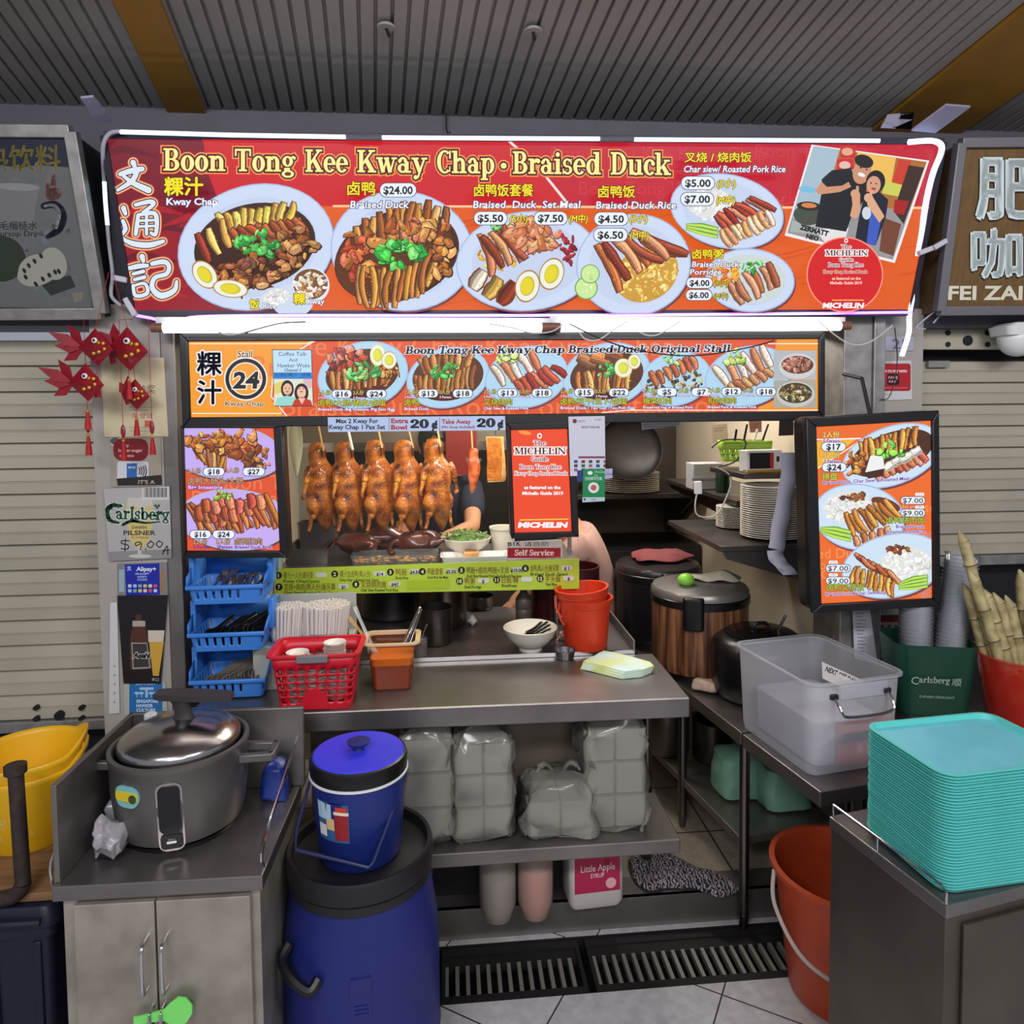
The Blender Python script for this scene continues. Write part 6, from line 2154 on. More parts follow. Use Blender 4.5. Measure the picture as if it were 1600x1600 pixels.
for a0, a1, hx in ((.042, WK / 2 - .012, WK / 2 - .030), (WK / 2 - .008, WK - .03, WK / 2 + .012)):
    d = kbox(a0, .004, .09, a1, .020, ZK - .048).out('door', CST, ck, world=True, smooth=0, bevel=.002)
    pts = [K(hx, .006, ZK - .13), K(hx, -.022, ZK - .135), K(hx, -.026, ZK - .16), K(hx, -.026, ZK - .215), K(hx, -.022, ZK - .24), K(hx, .006, ZK - .245)]
    MB().tube(spline(pts, 4), .0048, 8).out('handle', CHROME, d, world=True)
    hx2 = hx + (.010 if hx < WK / 2 else -.008)
    MB().tube(spline([K(hx2, .004, ZK - .285), K(hx2, -.02, ZK - .29), K(hx2, -.02, ZK - .318), K(hx2, .004, ZK - .323)], 4), .003, 6).out('latch_loop', CHROME, d, world=True)
for a in (.03, WK - .03):
    for b2 in (.05, dk - .04):
        MB().cyl(K(a, b2, 0), K(a, b2, .06), .016, seg=12).out('foot', BLACKP, ck, world=True)
gsp = thing('green_spoon', 'lime green plastic spoon pushed through the cabinet latch loops', 'spoon', K(WK / 2, -.01, ZK - .31))
rg = []
for t, h in ((0, .010), (.1, .009), (.4, .011), (.52, .013), (.62, .024), (.76, .034), (.9, .028), (1, .010)):
    x = WK / 2 - .055 + t * .125
    rg.append([K(x, -.013 - dy, ZK - .305 + t * .02 + h * dz) for dz, dy in ((-1, 0), (0, -.004 if t > .5 else .0), (1, 0), (1, .004), (0, .004), (-1, .004))])
MB().loft(rg).out('spoon', mat('lime_plastic', (128, 232, 110), .35), gsp, world=True)

# rice cooker
p = PZ(267, 1338, ZK)
rc_r = sz(p, 104) * 1.02
cx, cy = p.x - .024, p.y + rc_r * .92
rc = thing('rice_cooker', 'large dark grey commercial rice cooker with domed steel lid on the cabinet', 'rice cooker', (cx, cy, ZK))
GR = mat('cooker_grey', (112, 108, 106), .38, .55, .1, 3)
MB().lathe([(rc_r * .84, 0), (rc_r * .86, .012)], seg=40).out('base_ring', BLACKP, rc)
MB().lathe([(rc_r * .82, .012), (rc_r * .9, .02), (rc_r * .95, .05), (rc_r, .12), (rc_r * 1.01, .195), (rc_r * 1.03, .2), (rc_r * 1.03, .212), (rc_r * .97, .214), (rc_r * .93, .205), (rc_r * .93, .19)], seg=56).out('body', GR, rc)
SLID = mat('lid_steel', (190, 186, 184), .22, 1, .15, 14)
lid = MB().lathe([(rc_r * .86, .203), (rc_r * .9, .208), (rc_r * .9, .222), (rc_r * .86, .232), (rc_r * .7, .247), (rc_r * .4, .262), (rc_r * .12, .268), (.001, .268)], seg=56).out('lid', SLID, rc)
m = MB()
m.loft([[(.01 + ox + w_ * math.cos(t), .6 * w_ * math.sin(t), z) for t in [2 * PI * k / 12 for k in range(12)]] for z, w_, ox in ((.266, .028, 0), (.28, .022, 0), (.30, .02, -.004), (.322, .03, -.008))])
m.loft([[Vector((-.055 + .185 * t, s * hw, .322 - .012 * t + dz)) for s, dz in ((-1, 0), (1, 0), (1, .014), (-1, .014))] for t, hw in ((0, .016), (.1, .024), (.5, .027), (.9, .022), (1, .014))])
m.out('lid_handle', mat('cooker_handle', (52, 48, 48), .4), lid)
for s in (-1, 1):
    m = MB()
    y0, y1 = -.035, .035
    for a_, b_ in (((s * rc_r * .96, y0), (s * (rc_r + .075), y0 + .004)), ((s * rc_r * .96, y1), (s * (rc_r + .075), y1 - .004)), ((s * (rc_r + .07), y0), (s * (rc_r + .07), y1))):
        m.bar((a_[0], a_[1], .172), (b_[0], b_[1], .172), .018, .02)
    m.out('side_handle', GR, rc, bevel=.003)


def curved(px0, px1, z0, z1, rad, grow, rfun, name, mt, parent, n=8, rc_=8, a_mid=-PI / 2):
    """rounded panel following the cooker wall"""
    hw, hh = (px1 - px0) / 2, (z1 - z0) / 2
    cxm, czm = (px0 + px1) / 2, (z0 + z1) / 2
    pts = []
    for qx, qz, a0 in ((1, 1, 0), (-1, 1, 90), (-1, -1, 180), (1, -1, 270)):
        for k in range(6):
            a = R(a0 + 18 * k)
            pts.append((cxm + qx * (hw - rad) + rad * math.cos(a), czm + qz * (hh - rad) + rad * math.sin(a)))
    f = lambda x, z, g: Vector(((rfun(z) + g) * math.sin(x / rfun(z)), -(rfun(z) + g) * math.cos(x / rfun(z)), z))
    return MB().loft([[f(x, z, -.004) for x, z in pts], [f(x, z, grow) for x, z in pts]]).out(name, mt, parent)


rf = lambda z: rc_r * (.9 + .1 * min(1, z / .12)) if z < .12 else rc_r * 1.005
pan = curved(.0, .056, .012, .180, .018, .003, rf, 'control_panel', mat('panel_chrome', (186, 180, 176), .25, .9), rc)
curved(.005, .051, .058, .174, .014, .005, rf, 'dark_window', BLACKP, pan)
curved(.005, .051, .018, .054, .008, .005, rf, 'switch_plate', BLACKP, pan)
curved(.018, .038, .034, .040, .002, .008, rf, 'switch', CHROME, pan)
stk = curved(-.108, -.036, .122, .172, .0249, .0045, rf, 'energy_sticker', mat('sticker_cyan', (130, 190, 190), .5), rc)
stk['label'] = 'cyan and yellow oval energy sticker'
curved(-.104, -.040, .136, .158, .008, .0062, rf, 'sticker_band', mat('sticker_yellow', (226, 196, 50), .5), stk)
curved(-.061, -.042, .136, .155, .0085, .0072, rf, 'tick_mark', mat('sticker_dark', (60, 70, 40), .5), stk)

# things around the cooker
CRB = clear('soft_clear_bag', (206, 206, 216), .5, .2, .2)
o = bag((0, 0, 0), .036, .028, .085, 3, None, False, .7, .026).out('plastic_bag', mat('white_film', (176, 170, 176), .3, trans=.2))
o.location = K(.075, .10, ZK + .001)
tag(o, 'small crumpled white plastic bag beside the rice cooker at the cabinet edge', 'bag')
o = bag((0, 0, 0), .022, .03, .09, 8, None, False, .7, .012).out('plastic_bag', CRB)
o.location = K(.05, .2, ZK + .001)
tag(o, 'crinkled clear plastic bag against the cabinet side panel', 'bag')
p = K(.075, dk - .05, ZK)
wb_ = thing('water_bottle', 'clear water bottle with white cap behind the rice cooker', 'bottle', p)
MB().lathe([(.036, .001), (.036, .16), (.03, .19), (.014, .215), (.014, .222)], seg=24).out('bottle', CLR, wb_)
MB().lathe([(.016, .214), (.016, .234), (.014, .236), (.001, .236)], seg=20).out('cap', WHITEP, wb_)
o = bag((0, 0, 0), .032, .03, .10, 12, None, False, .85, .012).out('blue_bag', mat('blue_film', (34, 60, 150), .3, .3, 20))
o.location = K(WK - .055, dk - .06, ZK + .002)
tag(o, 'small bundle wrapped in a blue plastic bag on the cabinet top inside the guard rail', 'bag')

# ---------------------------------------------------------------- blue drum with the ice bucket on it
ZD = .605
p = PZ(556, 1366, ZD)
ir = sz(p, 70)
ix, iy = p.x, p.y + ir * .9
DRB = mat('drum_blue', (28, 38, 112), .42, .0, .12, 5)
dm = thing('blue_drum', 'big blue plastic drum with black lid standing on the drain', 'drum', (ix, iy, 0))
dr = sz((ix, iy, .4), 119)
MB().lathe([(dr * .84, .002), (dr * .96, .03), (dr * .99, .09), (dr, .13), (dr * 1.01, .135), (dr * 1.0, .14), (dr, .38), (dr * .985, .42), (dr * .93, .50), (dr * .875, .555), (dr * .875, .575)], seg=56).out('drum_body', DRB, dm)
BLID = mat('drum_lid', (26, 25, 28), .45)
MB().lathe([(dr * .885, .548), (dr * .915, .552), (dr * .905, .572), (dr * .885, .574), (dr * .93, .580), (dr * .935, .622), (dr * .915, .632), (dr * .87, .630), (dr * .85, .604), (.001, .604)], seg=56, capb=False).out('lid', BLID, dm)
for ang in (-128, 52):
    ca, sa = math.cos(R(ang)), math.sin(R(ang))
    f = lambda u, r, z: Vector((r * ca - u * sa, r * sa + u * ca, z))
    m = MB()
    m.tube(spline([f(-.05, dr * .97, .455), f(-.045, dr * 1.10, .435), f(0, dr * 1.16, .415), f(.045, dr * 1.10, .395), f(.05, dr * .97, .41)], 5), .013, 8)
    m.out('drum_handle', BLACKP, dm)
m = MB()
f = lambda u, z, g: Vector(((dr + g) * math.sin(u / dr), -(dr + g) * math.cos(u / dr), z))
m.loft([[f(u, z, -.012) for u, z in ((-.004, .31), (.044, .31), (.044, .42), (-.004, .42))], [f(u, z, .0025) for u, z in ((-.004, .31), (.044, .31), (.044, .415), (-.004, .415))]])
for k in range(3):
    m.loft([[f(u, z, -.002) for u, z in ((.004, .325 + k * .01), (.036, .325 + k * .01), (.036, .33 + k * .01), (.004, .33 + k * .01))], [f(u, z, .004) for u, z in ((.004, .325 + k * .01), (.036, .325 + k * .01), (.036, .33 + k * .01), (.004, .33 + k * .01))]])
m.out('embossed_panel', DRB, dm, smooth=0)

ib = thing('ice_bucket', 'blue lidded ice bucket with a wire handle standing on the drum lid', 'bucket', (ix, iy, ZD + .001))
IBB = mat('bucket_blue', (24, 42, 116), .4)
rt = sz((ix, iy - .1, .85), 80)
hb = .262
MB().lathe([(ir * .9, 0), (ir * .95, .008), (rt * .96, hb - .045)], seg=48).out('bucket_body', IBB, ib)
MB().lathe([(rt * .965, hb - .048), (rt * 1.005, hb - .046), (rt * 1.005, hb - .042), (rt * .97, hb - .040)], seg=48, capb=False).out('white_ring', WHITEP, ib)
lid = MB().lathe([(rt * .985, hb - .04), (rt * .995, hb - .012), (rt * .97, hb - .002), (rt * .93, hb)], seg=48, capb=False).out('lid_band', BLACKP, ib)
MB().lathe([(rt * .935, hb - .001), (rt * .9, hb + .003), (.001, hb + .006)], seg=48, capb=False).out('lid_top', mat('lid_blue', (62, 66, 232), .35), lid)
MB().lathe([(.016, hb + .005), (.013, hb + .018), (.028, hb + .022), (.03, hb + .028), (.001, hb + .03)], seg=28, capb=False).out('lid_knob', IBB, lid)
hdl = [(-rt * .98, .02, hb - .06), (-rt * 1.16, -rt * .66, .105), (-rt * 1.1, -rt * .98, .085), (rt * .30, -rt * 1.18, .045), (rt * .38, -rt * 1.12, .055), (rt * .97, -.01, hb - .06)]
MB().tube(hdl, .0042, 8).out('handle', mat('handle_blue', (40, 44, 90), .4), ib)
m2 = lambda z: ir * .95 + (rt * .96 - ir * .95) * z / (hb - .045)
fx = lambda u, z, g: Vector(((m2(z) + g) * math.sin(u / .12), -(m2(z) + g) * math.cos(u / .12), z))


def wrapcard(name, u0, u1, z0, z1, col, parent, g):
    n = 6
    us = [u0 + (u1 - u0) * k / n for k in range(n + 1)]
    mb = MB()
    mb.loft([[fx(u, z0, g) for u in us] + [fx(u, z1, g) for u in us[::-1]], [fx(u, z0, g + .0006) for u in us] + [fx(u, z1, g + .0006) for u in us[::-1]]])
    return mb.out(name, mat('label_%d_%d_%d' % col, col, .45), parent, smooth=0)


lb = wrapcard('picture_label', -.108, -.012, .085, .185, (52, 92, 140), ib, .0008)
wrapcard('picture_drink', -.050, -.014, .092, .160, (150, 32, 40), lb, .0016)
wrapcard('picture_rim', -.052, -.012, .158, .166, (226, 216, 200), lb, .002)
wrapcard('picture_biscuit', -.076, -.052, .115, .145, (214, 190, 130), lb, .0016)
wrapcard('picture_frost', -.106, -.06, .14, .182, (176, 206, 226), lb, .0014)
wrapcard('picture_fruit', -.047, -.017, .166, .178, (206, 60, 40), lb, .0016)
wrapcard('picture_cup', -.104, -.078, .095, .125, (226, 226, 226), lb, .0016)

# ---------------------------------------------------------------- crate, board and yellow tubs
ZR = .56
p = PZ(85, 1420, ZR)
crx = p.x
NAV = mat('navy_crate', (18, 22, 44), .45)
cr = thing('storage_crate', 'dark navy plastic crate on the floor beside the steel cabinet', 'crate', (crx - .25, p.y + .2, 0))
hx, hy = .24, .19
MB().rr([(hx * .92, hy * .92, .02, .003), (hx * .96, hy * .96, .02, ZR - .08), (hx * 1.0, hy * 1.0, .025, ZR - .078), (hx * 1.0, hy * 1.0, .025, ZR - .05)]).out('crate_body', NAV, cr, bevel=.003)
MB().rr([(hx * 1.04, hy * 1.05, .03, ZR - .05), (hx * 1.04, hy * 1.05, .03, ZR - .03), (hx * .98, hy * .98, .03, ZR)], capt=True).out('crate_lid', NAV, cr, bevel=.004)
MB().tube(spline([(hx * .2, -hy * 1.02, ZR - .03), (hx * .5, -hy * 1.12, ZR - .02), (hx * .9, -hy * 1.05, ZR - .03)], 5), .009, 8).out('lid_handle', NAV, cr)
for k in range(5):
    MB().box((-hx * .9 + k * hx * .42, -hy * .985, .03), (-hx * .9 + k * hx * .42 + .02, -hy * .93, ZR - .09)).out('side_rib', NAV, cr, bevel=.003)
bo_ = MB().box((crx - .52, p.y + .03, ZR + .001), (crx - .005, p.y + .40, ZR + .022)).out('wooden_board', mat('raw_board', (150, 112, 76), .7, .4, 6, stretch=(1, 9, 9)), bevel=.002)
tag(bo_, 'rough brown wooden board lying across the navy crate', 'board')
zt_ = ZR + .023
p = PZ(10, 1345, zt_)
tr_ = sz(p, 84)
YT = mat('yellow_tub', (240, 184, 28), .4)
for k in range(2):
    o = thing('yellow_tub', ('outer yellow flexible tub printed with pale lettering beside the cabinet', 'inner yellow flexible tub nested on top with a raised handle')[k], 'tub', (p.x, p.y + tr_ * .85, zt_ + k * .035), 0, 'nested yellow tubs')
    m = MB()
    N = 64
    rings = []
    for z, r in ((0, .72), (.01, .76), (.1, .87), (.17, .96), (.195, 1.0), (.21, 1.02)):
        ring = []
        for i in range(N):
            a = 2 * PI * i / N
            up = max(0.0, abs(math.cos(a - R(20))) - .72) / .28
            zz = z + (z / .21) ** 4 * .035 * up
            ring.append(Vector((tr_ * r * math.cos(a), tr_ * r * math.sin(a), zz)))
        rings.append([m.bm.verts.new(v) for v in ring])
    for j in range(5):
        for i in range(N):
            a = 2 * PI * (i + .5) / N - R(20)
            if j == 3 and abs(math.cos(a)) > .955:
                continue
            m.bm.faces.new((rings[j][i], rings[j][(i + 1) % N], rings[j + 1][(i + 1) % N], rings[j + 1][i]))
    m.bm.faces.new(rings[0][::-1])
    m.out('tub_wall', YT, o, solid=.004)
    if k == 0:
        for ch, u, z, s in (('PO', .0, .10, .03), ('❀', -.05, .085, .05), ('N', -.045, .05, .024), ('NA', .03, .052, .024)):
            vs, fs = tmesh(ch)
            b = bmesh.new()
            rr_ = lambda zz: tr_ * (.74 + 1.24 * zz) + .0015
            vv = [b.verts.new((rr_(z + y * s) * math.sin((u + x * s) / tr_ + .1), -rr_(z + y * s) * math.cos((u + x * s) / tr_ + .1), z + y * s)) for x, y in vs]
            for f_ in fs:
                b.faces.new([vv[i] for i in f_])
            mm = MB()
            mm.bm.free()
            mm.bm = b
            mm.out('printed_lettering', mat('pale_print', (232, 206, 120), .5), o, smooth=0)
p0, p1 = PY(36, 1380, PZ(60, 1400, ZR).y - .03), PY(24, 1200, PZ(60, 1400, ZR).y - .01)
pp_ = thing('rusty_pipe', 'dark rusty metal pipe with an elbow standing before the yellow tubs', 'pipe', p0)
RUS = mat('rusty_iron', (58, 44, 40), .7, .5, 40, bump=.3)
r_ = sz(p0, 11)
MB().cyl(p0, p1, r_, seg=14).out('pipe', RUS, pp_, world=True)
MB().cyl(p1 - Vector((0, 0, .012)), p1 + Vector((0, 0, .008)), r_ * 1.45, seg=14).out('collar', RUS, pp_, world=True)
MB().tube(spline([p0, p0 + Vector((-.01, 0, -.02)), p0 + Vector((-.04, .0, -.035)), p0 + Vector((-.12, 0, -.04))], 4), r_ * 1.1, 12).out('elbow', RUS, pp_, world=True)

# ---------------------------------------------------------------- notices on the pillar
YP = YF - .034


def cert(P):
    P.poly([(150, 550), (262, 550), (270, 690), (155, 690)], (206, 192, 158))
    P.text('公益奖', 199, 614, 15, (70, 60, 50), .0, w=44)
    P.text('WHITE SUPPORT', 202, 624, 4.5, (90, 80, 70), w=26)
    for y, w_ in ((636, 38), (641, 30), (668, 40), (673, 34)):
        P.line([(202, y), (202 + w_, y + .4)], .7, (130, 116, 96))
    P.text('荣誉证', 206, 653, 9, (176, 60, 44), .0, w=33)
    P.rect(226, 657, 236, 667, (196, 90, 70))


sheet('certificate', 'beige printed certificate on the pillar behind the red fish ornaments', [(157, 556), (256, 559), (263, 682), (163, 683)], YP, .002, cert, 'certificate', (206, 192, 158))


def sugar(P):
    P.poly([(165, 680), (262, 680), (262, 765), (165, 765)], (160, 148, 134))
    P.ell(180, 689, 11, 8, 0, (190, 186, 180)).ell(180, 689, 8, 5.5, 0, (90, 88, 86))
    P.rrect(177, 685, 232, 720, 14, (122, 22, 32))
    P.text('Any', 190, 698, 7, (226, 180, 170), .01).text('lower-sugar', 185, 706, 7, (226, 180, 170), .02, w=38).text('options', 187, 714, 7, (226, 180, 170), .02, w=22)
    P.rrect(183, 721, 232, 750, 4, (206, 206, 210)).rect(198, 724, 214, 747, (48, 100, 170))
    P.text('AM EX', 200, 732, 5, (226, 232, 240), .02, w=12)
    for k in range(4):
        P.brush([[(217 + k * 3.2, 731 - k * 1.2, 1.6), (218.6 + k * 3.4, 736, 1.6), (217 + k * 3.2, 741 + k * 1.2, 1.6)]], (20, 20, 22))
    P.poly([(182, 748), (252, 742), (254, 758), (184, 759)], (40, 36, 34))
    P.text("IT'S A", 216, 756, 8, (176, 170, 160), .02, w=26)


sheet('payment_stickers', 'board of drink and contactless payment stickers on the pillar below the certificate', [(172, 684), (251, 684), (253, 760), (174, 761)], YP, .0015, sugar, 'sticker', (160, 148, 134))


def beer(P):
    P.poly([(155, 755), (275, 755), (275, 885), (155, 885)], (176, 172, 170))
    P.poly([(170, 862), (268, 858), (268, 885), (165, 885)], (140, 138, 138))
    P.poly([(198, 784), (238, 784), (240, 800), (236, 840), (224, 856), (212, 856), (201, 840), (197, 800)], (206, 186, 120)).rect(199, 778, 238, 792, (198, 192, 184)).rect(215, 852, 221, 868, (190, 188, 180)).ell(219, 869, 18, 3, 0, (196, 194, 190))
    P.poly([(222, 760), (264, 760), (264, 781), (222, 782)], (206, 202, 200))
    for k in range(18):
        P.rect(225 + k * 2, 762, 225.6 + k * 2 + (k * 7 % 3) * .45, 777, (50, 50, 52))
    G = (22, 76, 50)
    P.slab('arlsberg', 181, 264, 811, 19, (220, 220, 216), .08, y1=813).slab('arlsberg', 181, 264, 811, 19, G, .01, y1=813)
    P.brush([[(190, 791, 4), (175, 790, 7), (167, 800, 8), (172, 813, 6), (186, 817, 3)]], (220, 220, 216), 1.4).brush([[(190, 791, 4), (175, 790, 7), (167, 800, 8), (172, 813, 6), (186, 817, 3)]], G)
    P.brush([[(192, 820, 4), (206, 814, 5), (228, 817, 3), (250, 815, 1.5)]], G)
    for x, y in ((243, 790), (248, 790), (245.5, 793)):
        P.ell(x, y, 2, 1.8, 0, G)
    P.text('DANISH', 206, 826, 6, (110, 92, 40), .02, w=23).text('PILSNER', 193, 836, 10, (50, 56, 46), .02, w=50).text('EST. COPENHAGEN', 205, 841, 3.5, (110, 92, 40), w=28)
    D_ = (24, 26, 40)
    P.brush([[(202, 845, 1.4), (191, 845, 1.4), (190, 849, 1.4), (200, 852, 1.4), (199, 858, 1.4), (189, 857, 1.4)], [(196, 842, 1.3), (195, 861, 1.3)], [(220, 847, 1.4), (212, 848, 1.4), (213, 853, 1.4), (221, 849, 1.4), (219, 859, 1.4)], [(227, 858, 1.8), (228, 858, 1.8)], [(236, 846, 1.4), (230, 851, 1.4), (235, 856, 1.4), (240, 850, 1.4), (235, 845, 1.4)], [(249, 845, 1.4), (244, 850, 1.4), (249, 855, 1.4), (254, 849, 1.4), (248, 845, 1.4)], [(254, 866, 1.4), (261, 853, 1.4), (262, 867, 1.4)], [(254, 861, 1.3), (265, 859, 1.3)]], D_)


sheet('beer_sign', 'glossy grey Pilsner beer sign with a handwritten price on the pillar', [(162, 764), (265, 760), (268, 872), (171, 877)], YP - .006, .003, beer, 'sign', (176, 172, 170))


def pay(P):
    P.rect(180, 878, 262, 934, (128, 128, 130)).rect(186, 890, 194, 925, (150, 176, 190)).rect(250, 890, 258, 925, (150, 120, 90))
    P.poly([(195, 882), (249, 880), (250, 929), (197, 931)], (26, 40, 160))
    P.text('Alipay+', 213, 892, 9, (226, 230, 246), .03, w=31).text('支', 198, 891, 8, (226, 230, 246))
    for k, t in enumerate(('WE ACCEPT', 'ALIPAY+', '欢迎使用')):
        P.text(t, 222, 898 + k * 4.6, 4, (200, 206, 240), .02, al='c')
    for r_ in range(2):
        for k in range(6):
            P.rrect(200 + k * 8, 913 + r_ * 7.5, 205.5 + k * 8, 918 + r_ * 7.5, 1, ((200, 206, 226), (170, 190, 226), (120, 180, 160), (226, 196, 80), (226, 210, 180), (206, 90, 90))[(k + r_) % 6])


sheet('payment_sign', 'small blue mobile payment card in a clear holder on the pillar', [(183, 881), (261, 879), (262, 931), (184, 933)], YP, .003, pay, 'sign', (128, 128, 130))


def asahi(P):
    P.rect(175, 925, 270, 1075, (24, 20, 26))
    P.poly([(213, 960), (220, 960), (222, 972), (228, 984), (231, 1000), (231, 1046), (203, 1046), (203, 1000), (206, 984), (211, 972)], (82, 44, 34)).rect(207, 970, 227, 979, (170, 160, 150))
    P.poly([(205, 1004), (230, 1004), (236, 1044), (207, 1046)], (150, 144, 140)).poly([(207, 1006), (229, 1006), (233, 1042), (209, 1043)], (60, 54, 54))
    P.text('Asahi', 207, 1028, 12, (20, 16, 20), .04, (220, 216, 214), .07, w=27, shear=.2)
    P.poly([(231, 985), (257, 985), (255, 1003), (232, 1003)], (206, 196, 180)).poly([(233, 1003), (256, 1003), (248, 1056), (239, 1056)], (206, 160, 60))
    P.text('辛口', 237, 1064, 6, (180, 200, 180))


sheet('bottle_beer_sign', 'black bottled beer sign with a brown bottle and a full glass on the pillar', [(183, 931), (262, 930), (251, 1068), (193, 1068)], YP - .006, .003, asahi, 'sign', (24, 20, 26))


def hawker(P):
    P.rect(185, 1060, 270, 1130, (176, 178, 172))
    P.rrect(202, 1062, 254, 1120, 6, (40, 110, 176))
    P.text('SUPPORT', 212, 1070, 6, (200, 222, 240), .02, w=32)
    P.rect(218, 1074, 240, 1078, (160, 200, 230)).rect(227, 1078, 231, 1090, (160, 200, 230))
    for x in (214, 221, 236, 243):
        P.ell(x, 1083, 4, 2.2, 0, (160, 200, 230)).rect(x - .6, 1083, x + .6, 1090, (160, 200, 230))
    for k, t in enumerate(('SINGAPORE', 'HAWKER', 'CULTURE')):
        P.text(t, 213, 1098 + k * 7, 7, (206, 226, 240), .03, w=(34, 26, 30)[k])


sheet('hawker_sticker', 'blue and white Singapore hawker culture sticker low on the pillar', [(193, 1068), (258, 1066), (262, 1116), (194, 1118)], YP, .001, hawker, 'sticker', (176, 178, 172))
sheet('price_strip_card', 'narrow white card standing edgewise on the shutter side of the pillar', [(172, 942), (183, 941), (187, 1114), (170, 1116)], YP - .002, .002, lambda P: [P.text('*', 177, 1046 + k * 14, 10, (90, 90, 110)) for k in range(5)], 'card', (206, 204, 206))

# ---------------------------------------------------------------- red fish ornaments
GOLD = mat('gold_paper', (206, 150, 50), .4, .6)
REDP = mat('red_paper', (150, 14, 34), .4, .25, 40, coat=.2)


def fish(px, py, s, rz, lab, Y=2.16, tassel=.06, top=(165, 425), tail=1):
    p = PY(px, py, Y)
    o = thing('fish_ornament', lab, 'ornament', p, R(rz), 'red paper fish ornaments')
    m = MB()
    e = [Vector(q) * s for q in ((0, 0, .062), (.055, -.01, -.004), (.01, -.034, 0), (-.05, -.004, .004), (.01, .03, 0), (.004, 0, -.052))]
    for a_, b_, c_ in ((0, 1, 2), (0, 2, 3), (0, 3, 4), (0, 4, 1), (5, 2, 1), (5, 3, 2), (5, 4, 3), (5, 1, 4)):
        m.bm.faces.new([m.bm.verts.new(e[i]) for i in (a_, b_, c_)])
    m.out('body', REDP, o, smooth=0)
    m = MB()
    for k in range(7):
        m.ball(Vector((.022 + .02 * math.sin(k * 2.1), -.03 + .006 * (k % 2), .02 * math.cos(k * 1.7))) * s * .8, .006 * s, .003 * s, .006 * s, 8)
    m.out('gold_scales', GOLD, o)
    m = MB()
    m.ball(Vector((.012, -.034, .022)) * s, .0085 * s, .004 * s, .0085 * s, 12)
    ey = m.out('eye', WHITEP, o)
    MB().ball(Vector((.012, -.038, .022)) * s, .004 * s, .003 * s, .004 * s, 10).out('pupil', BLACKP, ey)
    for k, (dx, dz) in enumerate(((-.13, .05), (-.12, .01), (-.10, -.035), (-.09, .075))):
        r0 = Vector((-.035, 0, .002)) * s
        t_ = Vector((dx * tail, .012 * (k - 1), dz)) * s
        mid = (r0 + t_) / 2
        w_ = Vector((dz, 0, -dx * tail)).normalized() * .018 * s
        MB().prism([r0, mid + w_, t_, mid - w_], (0, .0015, 0)).out('tail_fin', REDP, o, smooth=0)
    MB().tube([Vector((0, 0, .06)) * s, PY(top[0], top[1], Y) - p if not rz else Vector((0, 0, .2))], .0009, 5).out('hanging_cord', RED, o)
    if tassel:
        z0 = -.05 * s
        MB().tube([(0, 0, z0), (0, 0, z0 - .03)], .001, 5).out('tassel_cord', RED, o)
        tz = z0 - .03
        ts = MB().lathe([(.003, 0), (.0055, -.008), (.005, -.012), (.0075, -.03), (.009, -tassel)], (0, 0, tz), 14, capt=True).out('tassel', mat('tassel_red', (186, 28, 30), .7, .3, 200), o)
        MB().ball((0, 0, tz + .001), .0048, seg=10).out('tassel_bead', GOLD, ts)
    return o


fish(150, 545, .95, 0, 'red paper fish ornament with spiky tail, upper one towards the shutter', tassel=.062, top=(170, 425))
fish(200, 548, 1.12, 0, 'largest red paper fish ornament hanging before the certificate', Y=2.19, tassel=.055, top=(176, 425), tail=.5)
fish(135, 600, .95, 0, 'lower red paper fish ornament with a broad fan tail against the shutter', Y=2.13, tassel=.05, top=(158, 560))
fish(212, 618, .8, 0, 'pinkish lower fish ornament hanging under the largest one', Y=2.22, tassel=.05, top=(206, 560), tail=.4)
for lab, px, py, tw in (('red tassel hanging alone beside the beer sign top', 193, 690, .055), ('red tassel hanging alone at the certificate corner', 238, 684, .05), ('red tassel hanging alone in front of the shutter', 138, 682, .055)):
    p = PY(px, py, 2.2)
    o = thing('tassel_pendant', lab, 'tassel', p)
    MB().lathe([(.003, 0), (.0055, -.008), (.005, -.012), (.0075, -.03), (.009, -tw)], (0, 0, 0), 14, capt=True).out('tassel', mat('tassel_red', (186, 28, 30), .7), o)
    MB().ball((0, 0, .003), .005, seg=10).out('bead', GOLD, o)
    MB().tube([(0, 0, .004), (0, 0, .18), (0, 0, PY(px, 500, 2.2).z - p.z), (0, .13, PY(px, 500, 2.2).z - p.z + .02)], .0009, 5).out('cord', RED, o)
    MB().ball((0, 0, .03), .007, .004, .02, 10).out('charm', REDP, o)

# ---------------------------------------------------------------- tables along the kitchen's right wall
ZT = .68
LEGM = mat('leg_steel', (120, 114, 112), .3, 1.0)


